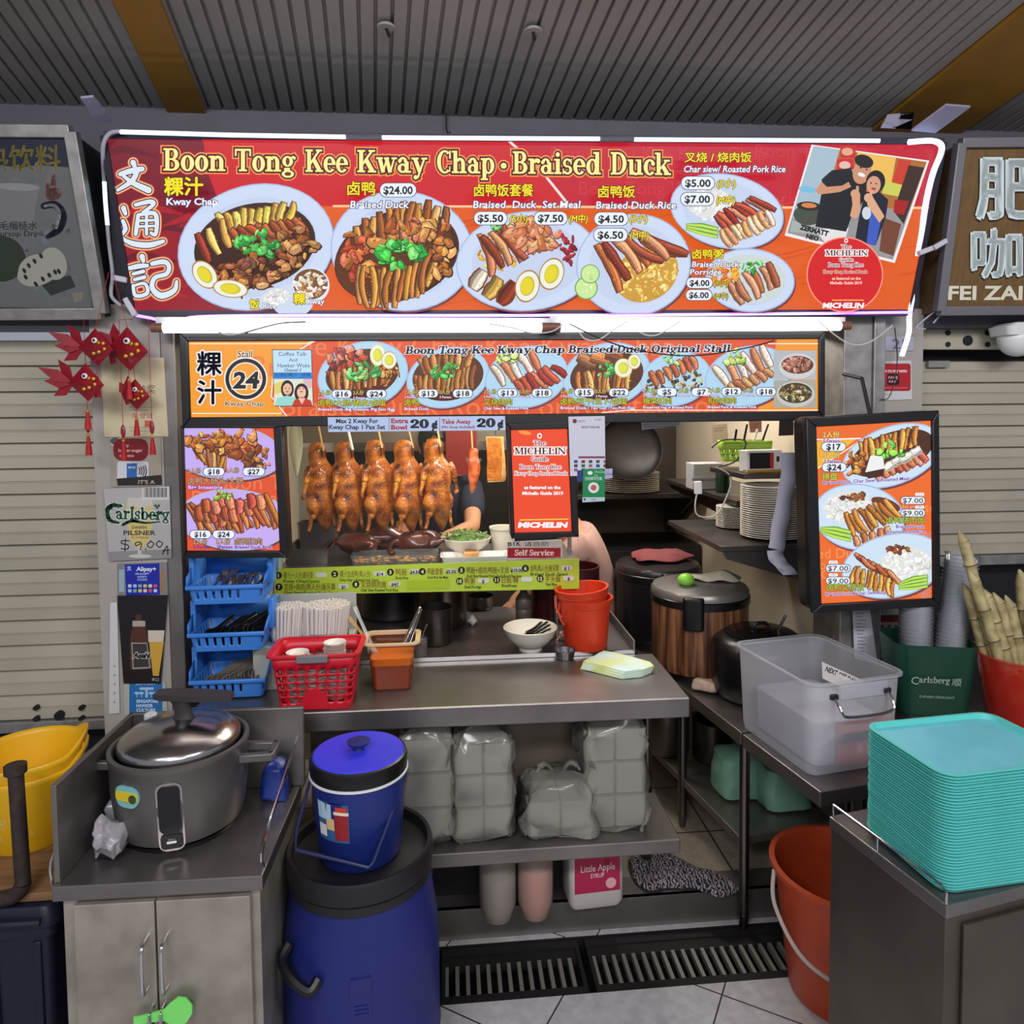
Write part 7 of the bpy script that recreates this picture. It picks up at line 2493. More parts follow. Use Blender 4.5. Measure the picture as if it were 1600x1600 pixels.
def wtable(lab, fl, bl, width, depth, shelf, legs, Z=ZT, sf=0.0):
    a, b = PZ(*fl, Z), PZ(*bl, Z)
    uy = (b - a).normalized()
    ux = Vector((uy.y, -uy.x, 0))
    if depth:
        b = a + uy * depth
    o = thing('work_table', lab, 'table', ((a + b) / 2 + ux * width / 2).xy.to_3d())
    dp = (b - a).length
    q = lambda u, v, z: a + ux * u + uy * v + Vector((0, 0, z - Z))
    MB().hexa([q(u, v, z) for z in (Z - .045, Z) for u, v in ((0, 0), (width, 0), (width, dp), (0, dp))]).out('table_top', STEELT, o, world=True, smooth=0, bevel=.003)
    if shelf:
        MB().hexa([q(u, v, z) for z in (shelf - .03, shelf) for u, v in ((.02, .03 + sf), (width - .02, .03 + sf), (width - .02, dp - .03), (.02, dp - .03))]).out('lower_shelf', STEELD, o, world=True, smooth=0, bevel=.003)
    for u, v in legs:
        p = q(u * width + (.025 if u == 0 else -.025), v * dp + (.03 if v == 0 else -.03), 0)
        z0 = ZI + .005 if p.y > YK + .02 else 0
        m = MB()
        m.cyl((p.x, p.y, z0 + .05), (p.x, p.y, Z - .045), .017, seg=14)
        m.cyl((p.x, p.y, z0), (p.x, p.y, z0 + .05), .013, .019, seg=14)
        m.out('leg', LEGM, o, world=True)
    return o, q


tB, qB = wtable('front stainless table under the big translucent bin', (1282, 1238), (1160, 1147), .42, 0, 0, ((0, 1.14), (1, 0), (1, 1)))
tA, qA = wtable('rear stainless table along the kitchen wall carrying the rice cookers', (1157, 1144), (1078, 1083), .43, 1.35, .30, ((0, .35), (0, 1), (1, 1)))

# translucent bin
f_, b_ = PZ(1262, 1216, ZT), PZ(1155, 1136, ZT)
ang = math.atan2(-(b_ - f_).x, (b_ - f_).y)
wd_ = sz(f_, 172)
L_ = (b_ - f_).length + .03
uy = (b_ - f_).normalized()
ux = Vector((uy.y, -uy.x, 0))
cb = f_ + ux * wd_ / 2 + uy * (L_ / 2 - .01)
bn = thing('storage_bin', 'big translucent plastic storage bin with wire handle on the front table', 'bin', (cb.x, cb.y, ZT), ang)
BINM, nt, b = newmat('frosted_bin')
b.inputs['Base Color'].default_value = (*lin((214, 214, 222)), 1)
b.inputs['Roughness'].default_value = .35
tr = nt.nodes.new('ShaderNodeBsdfTransparent')
tl = nt.nodes.new('ShaderNodeBsdfTranslucent')
tl.inputs[0].default_value = (*lin((220, 220, 228)), 1)
m1, m2_ = nt.nodes.new('ShaderNodeMixShader'), nt.nodes.new('ShaderNodeMixShader')
m1.inputs[0].default_value = .35
m2_.inputs[0].default_value = .58
nt.links.new(b.outputs[0], m1.inputs[1])
nt.links.new(tl.outputs[0], m1.inputs[2])
nt.links.new(tr.outputs[0], m2_.inputs[1])
nt.links.new(m1.outputs[0], m2_.inputs[2])
nt.links.new(m2_.outputs[0], nt.nodes['Material Output'].inputs['Surface'])
hx, hy, hb = wd_ / 2, L_ / 2, .275
MB().rr([(hx * .92, hy * .94, .03, .002), (hx * .95, hy * .96, .035, .02), (hx * 1.03, hy * 1.03, .045, hb)]).out('bin_wall', BINM, bn)
MB().rr([(hx * 1.03, hy * 1.03, .045, hb - .006), (hx * 1.09, hy * 1.08, .05, hb), (hx * 1.09, hy * 1.08, .05, hb + .006), (hx * 1.02, hy * 1.02, .044, hb + .006)], capb=False).out('rim', BINM, bn)
MB().box((-hx * .42, -hy * 1.05, hb - .05), (hx * .62, -hy * 1.0, hb - .008)).out('handle_plate', BINM, bn, bevel=.002)
for s in (-.55, .60):
    MB().box((hx * s - .012, -hy * 1.07, hb - .045), (hx * s + .012, -hy * 1.0, hb - .03)).out('handle_hinge', mat('dark_hinge', (60, 58, 60), .4, .6), bn, bevel=.002)
MB().tube(spline([(-hx * .55, -hy * 1.04, hb - .04), (-hx * .54, -hy * 1.16, hb - .06), (-hx * .42, -hy * 1.22, hb - .085), (hx * .48, -hy * 1.22, hb - .085), (hx * .60, -hy * 1.16, hb - .06), (hx * .6, -hy * 1.04, hb - .04)], 4), .0045, 8).out('wire_handle', CHROME, bn)
o = thing('paper_stack', 'stack of pale plastic sheets lying inside the translucent bin', 'sheets', (cb.x, cb.y, ZT + .012), ang)
MB().rr([(hx * .7, hy * .8, .03, 0), (hx * .72, hy * .82, .03, .13)], capt=True).out('sheets', mat('pale_sheet', (188, 188, 200), .4), o)
o = thing('red_carton', 'red and navy carton standing inside the translucent bin behind its front wall', 'box', (cb.x, cb.y, ZT + .012), ang)
MB().box((-hx * .3, -hy * .9, .002), (hx * .9, -hy * .83, .125)).out('carton', mat('carton_red', (176, 34, 40), .6), o)
MB().box((-hx * .3, -hy * .906, .07), (hx * .9, -hy * .9, .098)).out('navy_band', mat('carton_navy', (30, 34, 74), .6), o)
for k in range(3):
    MB().box((hx * (.1 + k * .22), -hy * .906, .035), (hx * (.24 + k * .22), -hy * .9, .062)).out('pale_mark', mat('carton_pale', (196, 150, 140), .6), o)
c = [PY(x, y, cb.y + dy) for (x, y, dy) in ((1284, 1034, .06), (1368, 1072, -.02), (1364, 1096, -.02), (1285, 1060, .06))]
o = thing('paper_note', 'white paper note reading NEXT OFF DAY inside the translucent bin', 'note', c[0])
n_ = (c[3] - c[0]).cross(c[1] - c[0]).normalized()
n_ = n_ if n_.dot(C0 - c[0]) > 0 else -n_
MB().prism(c, -n_ * .001).out('note', PAPER, o, world=True, smooth=0)
P = Print(c[0] + n_ * .0004, c[1] + n_ * .0004, c[3] + n_ * .0004)
P.text('NEXT OFF DAY', 1289, 1048, 11, (40, 40, 50), .03, w=52, rot=24)
P.out('lettering', SGD, o)

# rice cookers on the rear table


def cooker(lab, px, yb, hw, h, mt, lidm, latch=True, Z=ZT):
    p = PZ(px, yb, Z)
    r = sz(p, hw)
    o = thing('rice_cooker', lab, 'rice cooker', (p.x, p.y + r * .95, Z))
    MB().lathe([(r * .9, .0), (r * .92, .025)], seg=40).out('base_ring', BLACKP, o)
    MB().lathe([(r * .9, .025), (r * .96, .03), (r, .06), (r, h)], seg=48).out('body', mt, o)
    MB().lathe([(r * 1.0, h), (r * 1.03, h + .004), (r * 1.03, h + .03), (r * 1.0, h + .034)], seg=48, capb=False).out('trim_ring', BLACKP, o)
    l = MB().lathe([(r * 1.01, h + .034), (r * 1.01, h + .05), (r * .97, h + .062), (r * .7, h + .078), (.001, h + .084)], seg=48, capb=False).out('lid', lidm, o)
    if latch:
        MB().rr([(.040, .022, .018, z, 0, -r * 1.02) for z in (h - .07, h + .055)], capt=True).out('latch', BLACKP, o, bevel=.006)
    return o, r


WOOD, nt, b = newmat('wood_print')
tc = nt.nodes.new('ShaderNodeTexCoord')
mp = nt.nodes.new('ShaderNodeMapping')
mp.inputs['Scale'].default_value = (22, 22, 1.2)
nz = nt.nodes.new('ShaderNodeTexNoise')
nz.inputs['Scale'].default_value = 2.2
nz.inputs['Detail'].default_value = 5
rp_ = nt.nodes.new('ShaderNodeValToRGB')
rp_.color_ramp.elements[0].position, rp_.color_ramp.elements[0].color = .38, (*lin((70, 40, 26)), 1)
rp_.color_ramp.elements[1].position, rp_.color_ramp.elements[1].color = .66, (*lin((156, 106, 74)), 1)
nt.links.new(tc.outputs['Object'], mp.inputs[0])
nt.links.new(mp.outputs[0], nz.inputs['Vector'])
nt.links.new(nz.outputs['Fac'], rp_.inputs[0])
nt.links.new(rp_.outputs[0], b.inputs['Base Color'])
b.inputs['Roughness'].default_value = .4
GLID = mat('grey_lid', (140, 136, 134), .35, .6)
wc, wr = cooker('wood-grain rice warmer with grey lid between the two black cookers', 1118, 1072, 78, .29, WOOD, GLID)
wc.rotation_euler = (0, 0, R(-26))
bc, br_ = cooker('tall black rice warmer with a maroon cloth on its lid', 1046, 1020, 68, .30, mat('cooker_black', (30, 28, 34), .3), mat('cooker_black2', (40, 36, 38), .3))
p = PZ(1222, 1116, ZT)
r = sz(p, 80)
fc = thing('soup_kettle', 'squat glossy black soup kettle with a ladle behind the translucent bin', 'kettle', (p.x, p.y + r * 1.0, ZT))
MB().lathe([(r * .86, 0), (r * .96, .02), (r, .08), (r * 1.0, .17), (r * .95, .205), (r * .8, .225), (r * .68, .23), (r * .68, .232)], seg=48).out('body', BLACKP, fc)
MB().lathe([(r * .70, .231), (r * .70, .238), (r * .64, .242), (.001, .25)], seg=40, capb=False).out('lid', mat('kettle_lid', (60, 58, 58), .2, .8), fc)
MB().tube(spline([(-.03, 0, .25), (-.02, 0, .268), (.02, 0, .268), (.03, 0, .25)], 4), .007, 8).out('lid_handle', BLACKP, fc)
MB().bar((r * .3, -.02, .235), (r * .46, -.03, .305), .014, .008).out('ladle_handle', mat('ladle_steel', (96, 94, 96), .3, .9), fc, bevel=.002)


def drape(lab, cx, cy, z, rx, ry, seed, mt, rz=0, name='cloth', h=.012):
    m = MB()
    n = 26
    rings = []
    for k in range(6):
        t = k / 5
        rings.append([(rx * t * math.cos(a) * (1 + .18 * math.sin(3 * a + seed)), ry * t * math.sin(a) * (1 + .15 * math.cos(2 * a + seed)), h * (1 - t * t)) for a in [2 * PI * i / n for i in range(n)]])
    vr = [[m.bm.verts.new(p) for p in r_] for r_ in rings[1:]]
    for a, b2 in zip(vr, vr[1:]):
        for i in range(n):
            m.bm.faces.new((a[i], a[(i + 1) % n], b2[(i + 1) % n], b2[i]))
    m.bm.faces.new(vr[0])
    crumple(m, .02, 20, seed)
    o = m.out(name, mt, solid=.004, sub=1)
    o.location = (cx, cy, z)
    o.rotation_euler = (0, 0, rz)
    return tag(o, lab, 'cloth')


q = bc.location
drape('maroon cloth draped on the black rice warmer lid', q.x + .0, q.y - .02, ZT + .395, .15, .10, 2, mat('maroon_cloth', (132, 62, 64), .85, .2, 60), .2, h=.035)
q = wc.location
drape('off-white cloth lying on the wood-grain warmer lid', q.x + .07, q.y - .01, ZT + .378, .11, .06, 5, mat('offwhite_cloth', (196, 190, 176), .85, .15, 60), -.25, h=.03)
o = MB().ball((0, 0, .022), .034, .034, .026, 14).out('green_scoop', mat('lime_bowl', (140, 206, 70), .4))
tag(o, 'lime green rounded scoop upside down on the wood-grain warmer lid', 'scoop')
o.location = (q.x - .08, q.y - .07, ZT + .368)
p = PZ(1098, 1084, ZT)
m = MB().rr([(.05, .028, .014, 0), (.056, .032, .016, .012), (.05, .028, .014, .03), (.036, .02, .01, .04)], capt=True)
bmesh.ops.subdivide_edges(m.bm, edges=m.bm.edges[:], cuts=1, use_grid_fill=True)
o = crumple(m, .012, 24, 4).out('folded_rag', mat('pink_rag', (206, 176, 164), .85, .25, 50), sub=1)
o.location, o.rotation_euler = p + Vector((.02, .02, .006)), (0, 0, -.7)
tag(o, 'crumpled pinkish rag on the rear table edge before the kettle', 'cloth')

# under the tables
GB = mat('green_film', (140, 190, 164), .35, .15, 12, trans=.1)
for lab, px, Y, hx, seed in (('pale green stuffed plastic bag under the table, beside its front leg', 1150, 2.56, .08, 21), ('darker green stuffed plastic bag under the table behind the orange bucket', 1222, 2.47, .09, 22)):
    zz = .302
    x = PY(px, 1270, Y).x
    o = bag((0, 0, 0), hx, .08, .17, seed, None, False, .9, .008).out('green_bag', GB)
    o.location = (x, Y, zz)
    tag(o, lab, 'bag')
o_, q_ = pot('steel_pot', 'large steel stock pot on the lower shelf behind the counter leg', 1052, 1186, .302, 38, .2, mat('shelf_pot', (120, 114, 110), .35, 1), handle=True), None
pot('steel_pot', 'dull steel cooking pot under the table beside the pale green bag', 1128, 1200, .302, 34, .16, mat('shelf_pot2', (96, 90, 88), .4, 1))

# ---------------------------------------------------------------- orange bucket
p = PZ(1278, 1540, 0)
orr = .195
ob = thing('orange_bucket', 'large orange-red bucket with a pale wire handle on the floor beside the counter', 'bucket', (PY(1318, 1400, 1.97).x, 1.97, 0.001))
OB = mat('bucket_orange', (190, 70, 32), .45, .1, 20)
MB().lathe([(orr * .74, 0), (orr * .78, .01), (orr * 1.0, .37), (orr * 1.07, .372), (orr * 1.08, .388), (orr * 1.0, .39), (orr * .96, .37), (orr * .74, .012), (.001, .011)], seg=48).out('bucket_body', OB, ob)
MB().tube(spline([(-orr * 1.06, .02, .375), (-orr * 1.16, -.03, .30), (-orr * .95, -.13, .21), (-orr * .3, -.19, .155), (orr * .4, -.19, .17), (orr * .9, -.12, .23), (orr * 1.06, .0, .36)], 6), .006, 8).out('wire_handle', mat('pale_wire', (190, 176, 170), .4), ob)

# ---------------------------------------------------------------- tray counter
ZTC = .72
f_, b_ = PZ(1480, 1416, ZTC), PZ(1295, 1275, ZTC)
uy = (b_ - f_).normalized()
ux = Vector((uy.y, -uy.x, 0))
dpc = (b_ - f_).length
tcn = thing('tray_counter', 'dark stainless cabinet counter with a wire rail holding the teal trays', 'counter', (f_.x + .3, f_.y + .2, 0))
q = lambda u, v, z: f_ + ux * u + uy * v + Vector((0, 0, z - ZTC))
hexq = lambda u0, v0, z0, u1, v1, z1: MB().hexa([q(u, v, z) for z in (z0, z1) for u, v in ((u0, v0), (u1, v0), (u1, v1), (u0, v1))])
TCS = mat('counter_side', (112, 104, 96), .4, .8, .25, 4)
WC = .75
hexq(0, 0, ZTC - .03, WC, dpc, ZTC).out('top', STEELT, tcn, world=True, smooth=0, bevel=.003)
hexq(.004, .006, .05, WC - .004, dpc - .004, ZTC - .03).out('body', TCS, tcn, world=True, smooth=0, bevel=.002)
hexq(.045, -.004, .08, WC - .04, .006, ZTC - .05).out('door', TCS, tcn, world=True, smooth=0, bevel=.003)
for u in (.03, WC - .03):
    for v in (.03, dpc - .03):
        MB().cyl(q(u, v, 0), q(u, v, .05), .016, seg=12).out('foot', BLACKP, tcn, world=True)
MB().tube([q(.006, dpc - .01, ZTC), q(.006, dpc - .01, ZTC + .032), q(.006, dpc * .45, ZTC + .032), q(.006, .02, ZTC + .032), q(.004, .006, ZTC + .024), q(.004, .006, ZTC)], .0032, 8).out('wire_rail', CHROME, tcn, world=True)
MB().cyl(q(.006, dpc * .56, ZTC), q(.006, dpc * .56, ZTC + .03), .003, seg=8).out('rail_post', CHROME, tcn, world=True)
MB().box((0, 0, 0), (.001, .001, .001)).bm.free()
# teal trays
zt0 = ZTC + .001
P2b, P1b = PZ(1345, 1296, ZTC), PZ(1490, 1396, ZTC)
ZS_T = .262
P2, P1, P3 = PZ(1343, 1131, ZTC + ZS_T), PZ(1488, 1209, ZTC + ZS_T), PZ(1556, 1127, ZTC + ZS_T)
u_ = (P3 - P2).normalized()
tw = (P3 - P2).length + .02
td = abs((P1 - P2).dot(Vector((u_.y, -u_.x, 0)))) + .02
_v = (P1 - P2).normalized()
tang = (math.atan2(u_.y, u_.x) * .45 + math.atan2(_v.x, -_v.y) * .55)
u_ = Vector((math.cos(tang), math.sin(tang), 0))
v_ = Vector((-u_.y, u_.x, 0))
tcx = P2 + u_ * (tw / 2 + .006) - v_ * (td / 2)
TEAL = mat('teal_tray', (96, 206, 200), .38, .08, 8)
TEALI = mat('teal_tray_base', (112, 200, 218), .3, .1, 12)
NTR = 38
pit = (ZS_T - .016) / (NTR - 1)
t0 = thing('serving_tray', 'x', 'tray', (0, 0, 0), tang, 'stacked teal serving trays')
hx, hy = tw / 2, td / 2
MB().rr([(hx * .91, hy * .90, .03, 0), (hx * .93, hy * .925, .032, .002), (hx * .955, hy * .95, .034, .0137), (hx, hy, .04, .014), (hx, hy, .04, .0163), (hx * .95, hy * .945, .034, .0163), (hx * .93, hy * .92, .032, .0045)], seg=6).out('tray_rim', TEAL, t0)
MB().rr([(hx * .931, hy * .921, .032, .0035), (hx * .931, hy * .921, .032, .0047)], seg=6, capt=True).out('tray_base', TEALI, t0)
rs = random.Random(2)
for k in range(NTR):
    o = t0 if k == 0 else dup(t0, (0, 0, 0))
    o.location = (tcx.x + rs.uniform(-.0012, .0012), tcx.y + rs.uniform(-.0012, .0012), zt0 + k * pit)
    o.rotation_euler = (0, 0, tang + rs.uniform(-.003, .003))
    i = NTR - 1 - k
    o['label'] = 'teal plastic serving tray, ' + (ordn(i) + (' from the top' if i else '') + ' of the tall stack on the tray counter' if k else 'bottom one of the tall stack on the tray counter')

# ---------------------------------------------------------------- side table with cups and sugar cane
ZX = .79
xa = PZ(1436, 1128, ZX).x
sd = thing('side_table', 'dark side table behind the tray stack holding the green cup tub and sugar cane', 'table', (xa + .5, 2.1, 0))
MB().box((xa, 1.84, ZX - .04), (xa + 1.2, YF - .05, ZX)).out('table_top', STEELD, sd, smooth=0, world=True, bevel=.003)
for x in (xa + .04, xa + 1.1):
    for y in (1.9, YF - .1):
        MB().cyl((x, y, 0), (x, y, ZX - .04), .017, seg=12).out('leg', LEGM, sd, world=True)
GT = mat('dark_green_tub', (14, 62, 46), .4)
p = PZ(1470, 1124, ZX)
gtub = thing('cup_tub', 'dark green beer branded tub full of clear plastic cups on the side table', 'tub', (p.x + .01, p.y + .085, ZX), R(-14))
gh = PY(1470, 1010, p.y).z - ZX
MB().rr([(.098, .07, .03, 0.001), (.102, .074, .03, .01), (.122, .092, .036, gh), (.118, .088, .034, gh), (.1, .072, .03, .012)], capt=True).out('tub_wall', GT, gtub)
P_v, P_f = [], []


def deco(txt, x0, z0, w_, colr, parent, slab=False, y=-.0835, slope=.09, name='tub_lettering', shear=0):
    if slab:
        tot = sum(SLAB[c][0] for c in txt)
        k, cur, m = w_ / tot, 0, MB()
        for ch in txt:
            for pg in slab_polys(ch, .0):
                m.quad([(x0 + (cur + px) * k, y - slope * 0 - .0 - (z0 + py * k * 1.15) * .16 + .012, z0 + py * k * 1.15) for px, py in pg])
            cur += SLAB[ch][0]
    else:
        vs, fs = tmesh(txt)
        x_0, x_1 = min(v[0] for v in vs), max(v[0] for v in vs)
        k, m = w_ / (x_1 - x_0), MB()
        vv = [m.bm.verts.new((x0 + (a - x_0) * k, y - (z0 + b2 * k) * .16 + .012, z0 + b2 * k)) for a, b2 in vs]
        for f in fs:
            m.bm.faces.new([vv[i] for i in f])
    return m.out(name, mat('pale_lettering', (170, 186, 176), .5) if colr is None else colr, parent, smooth=0)


deco('arlsberg', -.056, gh * .50, .088, None, gtub, True)
deco('C', -.078, gh * .47, .022, None, gtub)
deco('顺', .038, gh * .48, .026, None, gtub)
deco('DANISH DRAUGHT', -.05, gh * .28, .10, None, gtub)
CUPM = clear('cup_plastic', (224, 226, 236), .22, .12, .25)
cup0 = thing('plastic_cup', 'x', 'cup')
MB().lathe([(.026, 0), (.038, .098), (.040, .099), (.040, .102), (.037, .1)], seg=24).out('cup', CUPM, cup0)
first = True
for (dx, dy, n, tilt, tall, lab) in ((-.03, .012, 38, 0, .215, 'clear plastic cup in the taller upright stack in the green tub'), (.052, -.005, 32, .12, .17, 'clear plastic cup in the shorter leaning stack in the green tub')):
    base = gtub.location + Vector((dx, dy, .016))
    for k in range(n):
        o = cup0 if first else dup(cup0, (0, 0, 0))
        first = False
        s = k * .0122
        o.scale = (1.25, 1.25, 1)
        o.location = base + Vector((math.sin(tilt) * s, 0, math.cos(tilt) * s))
        o.rotation_euler = (0, tilt, 0)
        o['label'] = ordn(n - 1 - k) + ' ' + lab
        o['group'] = 'clear cups stacked in the green tub'
p = PZ(1600, 1150, ZX)
RT = clear('red_translucent', (196, 40, 26), .82, .2)
rx_ = PY(1600, 1080, 1.98)
rtub = thing('cane_tub', 'red translucent tub holding the sugar cane on the side table', 'tub', (rx_.x - .004, 1.985, ZX))
rh = PY(1560, 1047, 1.87).z - ZX
MB().lathe([(.085, .001), (.09, .01), (.125, rh), (.13, rh), (.13, rh + .006), (.12, rh + .004)], seg=36).out('tub_wall', RT, rtub)
CANE = mat('sugar_cane', (186, 170, 124), .6, .35, 30, col2=(140, 126, 84))
CANEN = mat('cane_node', (110, 92, 60), .7)
CN = (((1558, 1040), (1505, 842), 1.98, 17), ((1568, 1050), (1522, 905), 1.96, 18), ((1580, 1050), (1540, 930), 1.96, 19), ((1590, 1050), (1560, 940), 1.98, 18), ((1600, 1050), (1578, 945), 1.97, 18), ((1606, 1050), (1598, 905), 2.0, 22), ((1545, 1045), (1512, 925), 2.0, 16), ((1622, 1040), (1632, 900), 2.0, 20), ((1612, 1060), (1612, 950), 1.96, 19))
PLC = ('with the tallest pointed tip', 'leaning second behind the tall pointed one', 'third from the cups', 'fourth from the cups', 'fifth from the cups', 'pale thick one at the far side', 'short one nearest the cups', 'outermost far one', 'short one before the thick pale stalk')
for (a, b2, Y, w_), pl in zip(CN, PLC):
    p0, p1 = PY(*a, Y), PY(*b2, Y + .03)
    o = thing('sugar_cane', 'peeled sugar cane stalk in the red tub, ' + pl, 'sugar cane', p0, 0, 'sugar cane stalks')
    d = (p1 - p0)
    ln = d.length
    d.normalize()
    r = sz(p0, w_ / 2)
    p00 = p0 - d * .09
    n = max(2, int(ln / .075) + 1)
    pts, rad = [], []
    for k in range(n + 1):
        t = p00.lerp(p1, k / n)
        pts += [t - d * .006, t, t + d * .006]
        rad += [r * .93, r * 1.1, r * .93]
    m = MB().tube(pts[1:-2], rad[1:-2], 12)
    sd_ = d.cross(Vector((0, 1, 0))).normalized()
    m.tube([p1 - d * .004, p1 + d * .03 + sd_ * r * .5], [r * .95, r * .15], 12)
    m.out('stalk', CANE, o, world=True)
    for k in range(1, n):
        t = p00.lerp(p1, k / n)
        MB().tube([t - d * .002, t + d * .002], r * 1.12, 12).out('node_ring', CANEN, o, world=True)

# ---------------------------------------------------------------- pillar beside the shutter
YR = YF - .034


def pay25(P):
    P.rect(1370, 520, 1440, 552, (176, 172, 186))
    P.text('25', 1394, 545, 22, (120, 112, 130), .02, w=26)


sheet('number_plate', 'pale plate with the number 25 on the pillar beside the coffee stall', [(1380, 526), (1428, 526), (1427, 548), (1380, 548)], YF - .004, .002, pay25, 'sign', (176, 172, 186))


def scan(P):
    P.rect(1360, 560, 1435, 630, (206, 204, 206))
    P.rrect(1368, 568, 1423, 611, 4, (176, 28, 40))
    P.text('SCAN TO PAY WITH', 1373, 582, 5.5, (246, 226, 226), .04, w=44)
    P.rrect(1386, 584, 1405, 602, 4, (36, 16, 22)).text('FAVE', 1388, 592, 6, (226, 160, 170), .03, w=15).text('PAY', 1389, 598, 5, (226, 160, 170), .03, w=12)
    P.ell(1374, 616, 1.6, 1.6, 0, (60, 60, 70)).line([(1378, 616), (1394, 616)], .8, (130, 130, 140))
    P.line([(1373, 606), (1418, 606)], .8, (226, 140, 146))


sheet('payment_plate', 'white rounded plate with a red scan to pay panel on the pillar', [(1366, 565), (1424, 563), (1425, 624), (1368, 626)], YF - .004, .002, scan, 'sign', (206, 204, 206))


def rcpt(P):
    P.poly([(1325, 945), (1365, 945), (1380, 1050), (1330, 1045)], (196, 192, 204))
    for k in range(14):
        y = 958 + k * 5.4
        P.line([(1337 + k * .3, y), (1337 + k * .3 + P.rnd.uniform(9, 19), y + .4)], 1, (90, 90, 110))


sheet('receipt_strip', 'long printed receipt strip hanging on the steel jamb under the rice menu', [(1332, 953), (1359, 951), (1372, 1040), (1335, 1028)], YR - .002, .0008, rcpt, 'receipt', (196, 192, 204))


def cal(P):
    P.rect(1360, 955, 1430, 1045, (60, 56, 54)).rect(1372, 966, 1420, 1040, (150, 146, 142)).rect(1370, 966, 1422, 972, (130, 26, 32))
    for r_ in range(6):
        for c_ in range(4):
            P.rect(1376 + c_ * 11, 977 + r_ * 10, 1381 + c_ * 11, 982 + r_ * 10, jit(P.rnd, (80, 78, 78), 24))


sheet('wall_calendar', 'dark red edged calendar of small squares on the pillar beside the green tub', [(1366, 962), (1424, 960), (1417, 1040), (1370, 1041)], YF - .004, .002, cal, 'calendar', (60, 56, 54))
p = PY(1590, 525, 2.30)
lm = thing('alarm_dome', 'white domed box fixed above the coffee stall shutter', 'box', p)
MB().rr([(.07, .05, .02, -.0), (.075, .055, .02, .03), (.06, .05, .02, .04)], capt=True).out('mount', WHITEP, lm)
MB().ball((0, 0, -.01), .065, .055, .06, 18).out('dome', WHITEP, lm)
p = PY(1470, 510, 2.28)
tag(MB().tube(spline([PY(1458, 505, 2.26), PY(1470, 490, 2.26), PY(1466, 484, 2.26), PY(1446, 498, 2.26), PY(1432, 512, 2.26), PY(1446, 514, 2.26)], 5), .003, 6).out('cable_loop', HOSE), 'pale cable looped below the signboard corner beside the coffee stall', 'cable')
tag(MB().tube(spline([PY(1398, 512, 2.255), PY(1402, 560, 2.28), PY(1396, 600, 2.28), PY(1388, 622, 2.28), PY(1376, 624, 2.28)], 5), .0016, 6).out('hanging_wire', WIRE_D), 'thin dark wire hanging in front of the red payment plate', 'wire')
for lab, x0, y0, x1, y1, Yc in (('small white connector box on the edge cable beside the snapshot', 1435, 396, 1456, 388, 2.17), ('second white connector box beside the first one on the sign edge', 1458, 388, 1478, 376, 2.17), ('white cable clip on the sign corner beside the brushed name', 178, 434, 198, 438, 2.2), ('white tape patch at the lower signboard corner over the violet strip', 196, 466, 212, 494, 2.22)):
    a, b2 = PY(x0, y0, Yc), PY(x1, y1, Yc)
    tag(MB().bar(a, b2, .018, .016).out('cable_clip', mat('clip_white', (196, 194, 206), .5), bevel=.003), lab, 'clip')

# ---------------------------------------------------------------- kitchen wall shelves
CORE = mat('shelf_steel', (92, 86, 82), .4, .8, .3, 5)


def shelf(lab, p0, x1, y1, th=.02, brackets=True):
    o = thing('wall_shelf', lab, 'shelf', (x1, (p0.y + y1) / 2, p0.z))
    MB().box((p0.x, p0.y, p0.z - th), (x1, y1, p0.z)).out('board', CORE, o, world=True, smooth=0, bevel=.002)
    if brackets:
        for y in (p0.y + .01, y1 - .03):
            MB().prism([(p0.x + .01, y, p0.z - th), (x1, y, p0.z - th), (x1, y, p0.z - .19), (x1 - .03, y, p0.z - .19), (p0.x + .03, y, p0.z - .05)], (0, .006, 0)).out('bracket', CORE, o, world=True, smooth=0)
    return o


XS = XW - .002
pa = PY(1094, 838, 2.62)
pa = Vector((pa.x, 2.42, pa.z))
s1_ = shelf('low steel wall shelf with bracket carrying the plate stacks', pa, XS, 3.02)
plate0 = thing('dinner_plate', 'x', 'plate')
p = PY(1205, 838, 2.56)
prad = sz(p, 47)
MB().lathe([(prad * .6, 0), (prad * .9, .006), (prad, .011), (prad * .985, .013), (prad * .6, .003), (.001, .0025)], seg=36).out('plate', MELA, plate0)
first = True
zb_ = pa.z + .001
top = PY(1205, 757, 2.56).z
for (px, Y, n, zt1, sc, lab) in ((1205, 2.56, 24, top, 1.0, 'white plate in the tall stack on the low wall shelf'), (1146, 2.80, 13, PY(1146, 790, 2.80).z, .62, 'small pale bowl plate in the short stack behind the tall plates')):
    x = PY(px, 838, Y).x
    for k in range(n):
        o = plate0 if first else dup(plate0, (0, 0, 0))
        first = False
        o.location = (x, Y, zb_ + (zt1 - zb_ - .013 * sc) * k / (n - 1))
        o.scale = (sc, sc, sc)
        o['label'] = ordn(n - 1 - k) + ' ' + lab
        o['group'] = 'plates stacked on the low wall shelf'
pu = PY(1041, 774, 3.2)
pu = Vector((pu.x + .02, 2.75, pu.z))
shelf('middle steel wall shelf holding the tissue box and green can', Vector((PY(1150, 785, 2.75).x, 2.75, PY(1150, 783, 2.75).z)), XS, 3.7)
zm = PY(1150, 783, 2.75).z
pu2 = PY(1160, 740, 2.62)
shelf('upper small steel wall shelf holding the card terminal', Vector((PY(1152, 740, 2.66).x, 2.60, pu2.z)), XS, 2.95, brackets=False)
zu = pu2.z


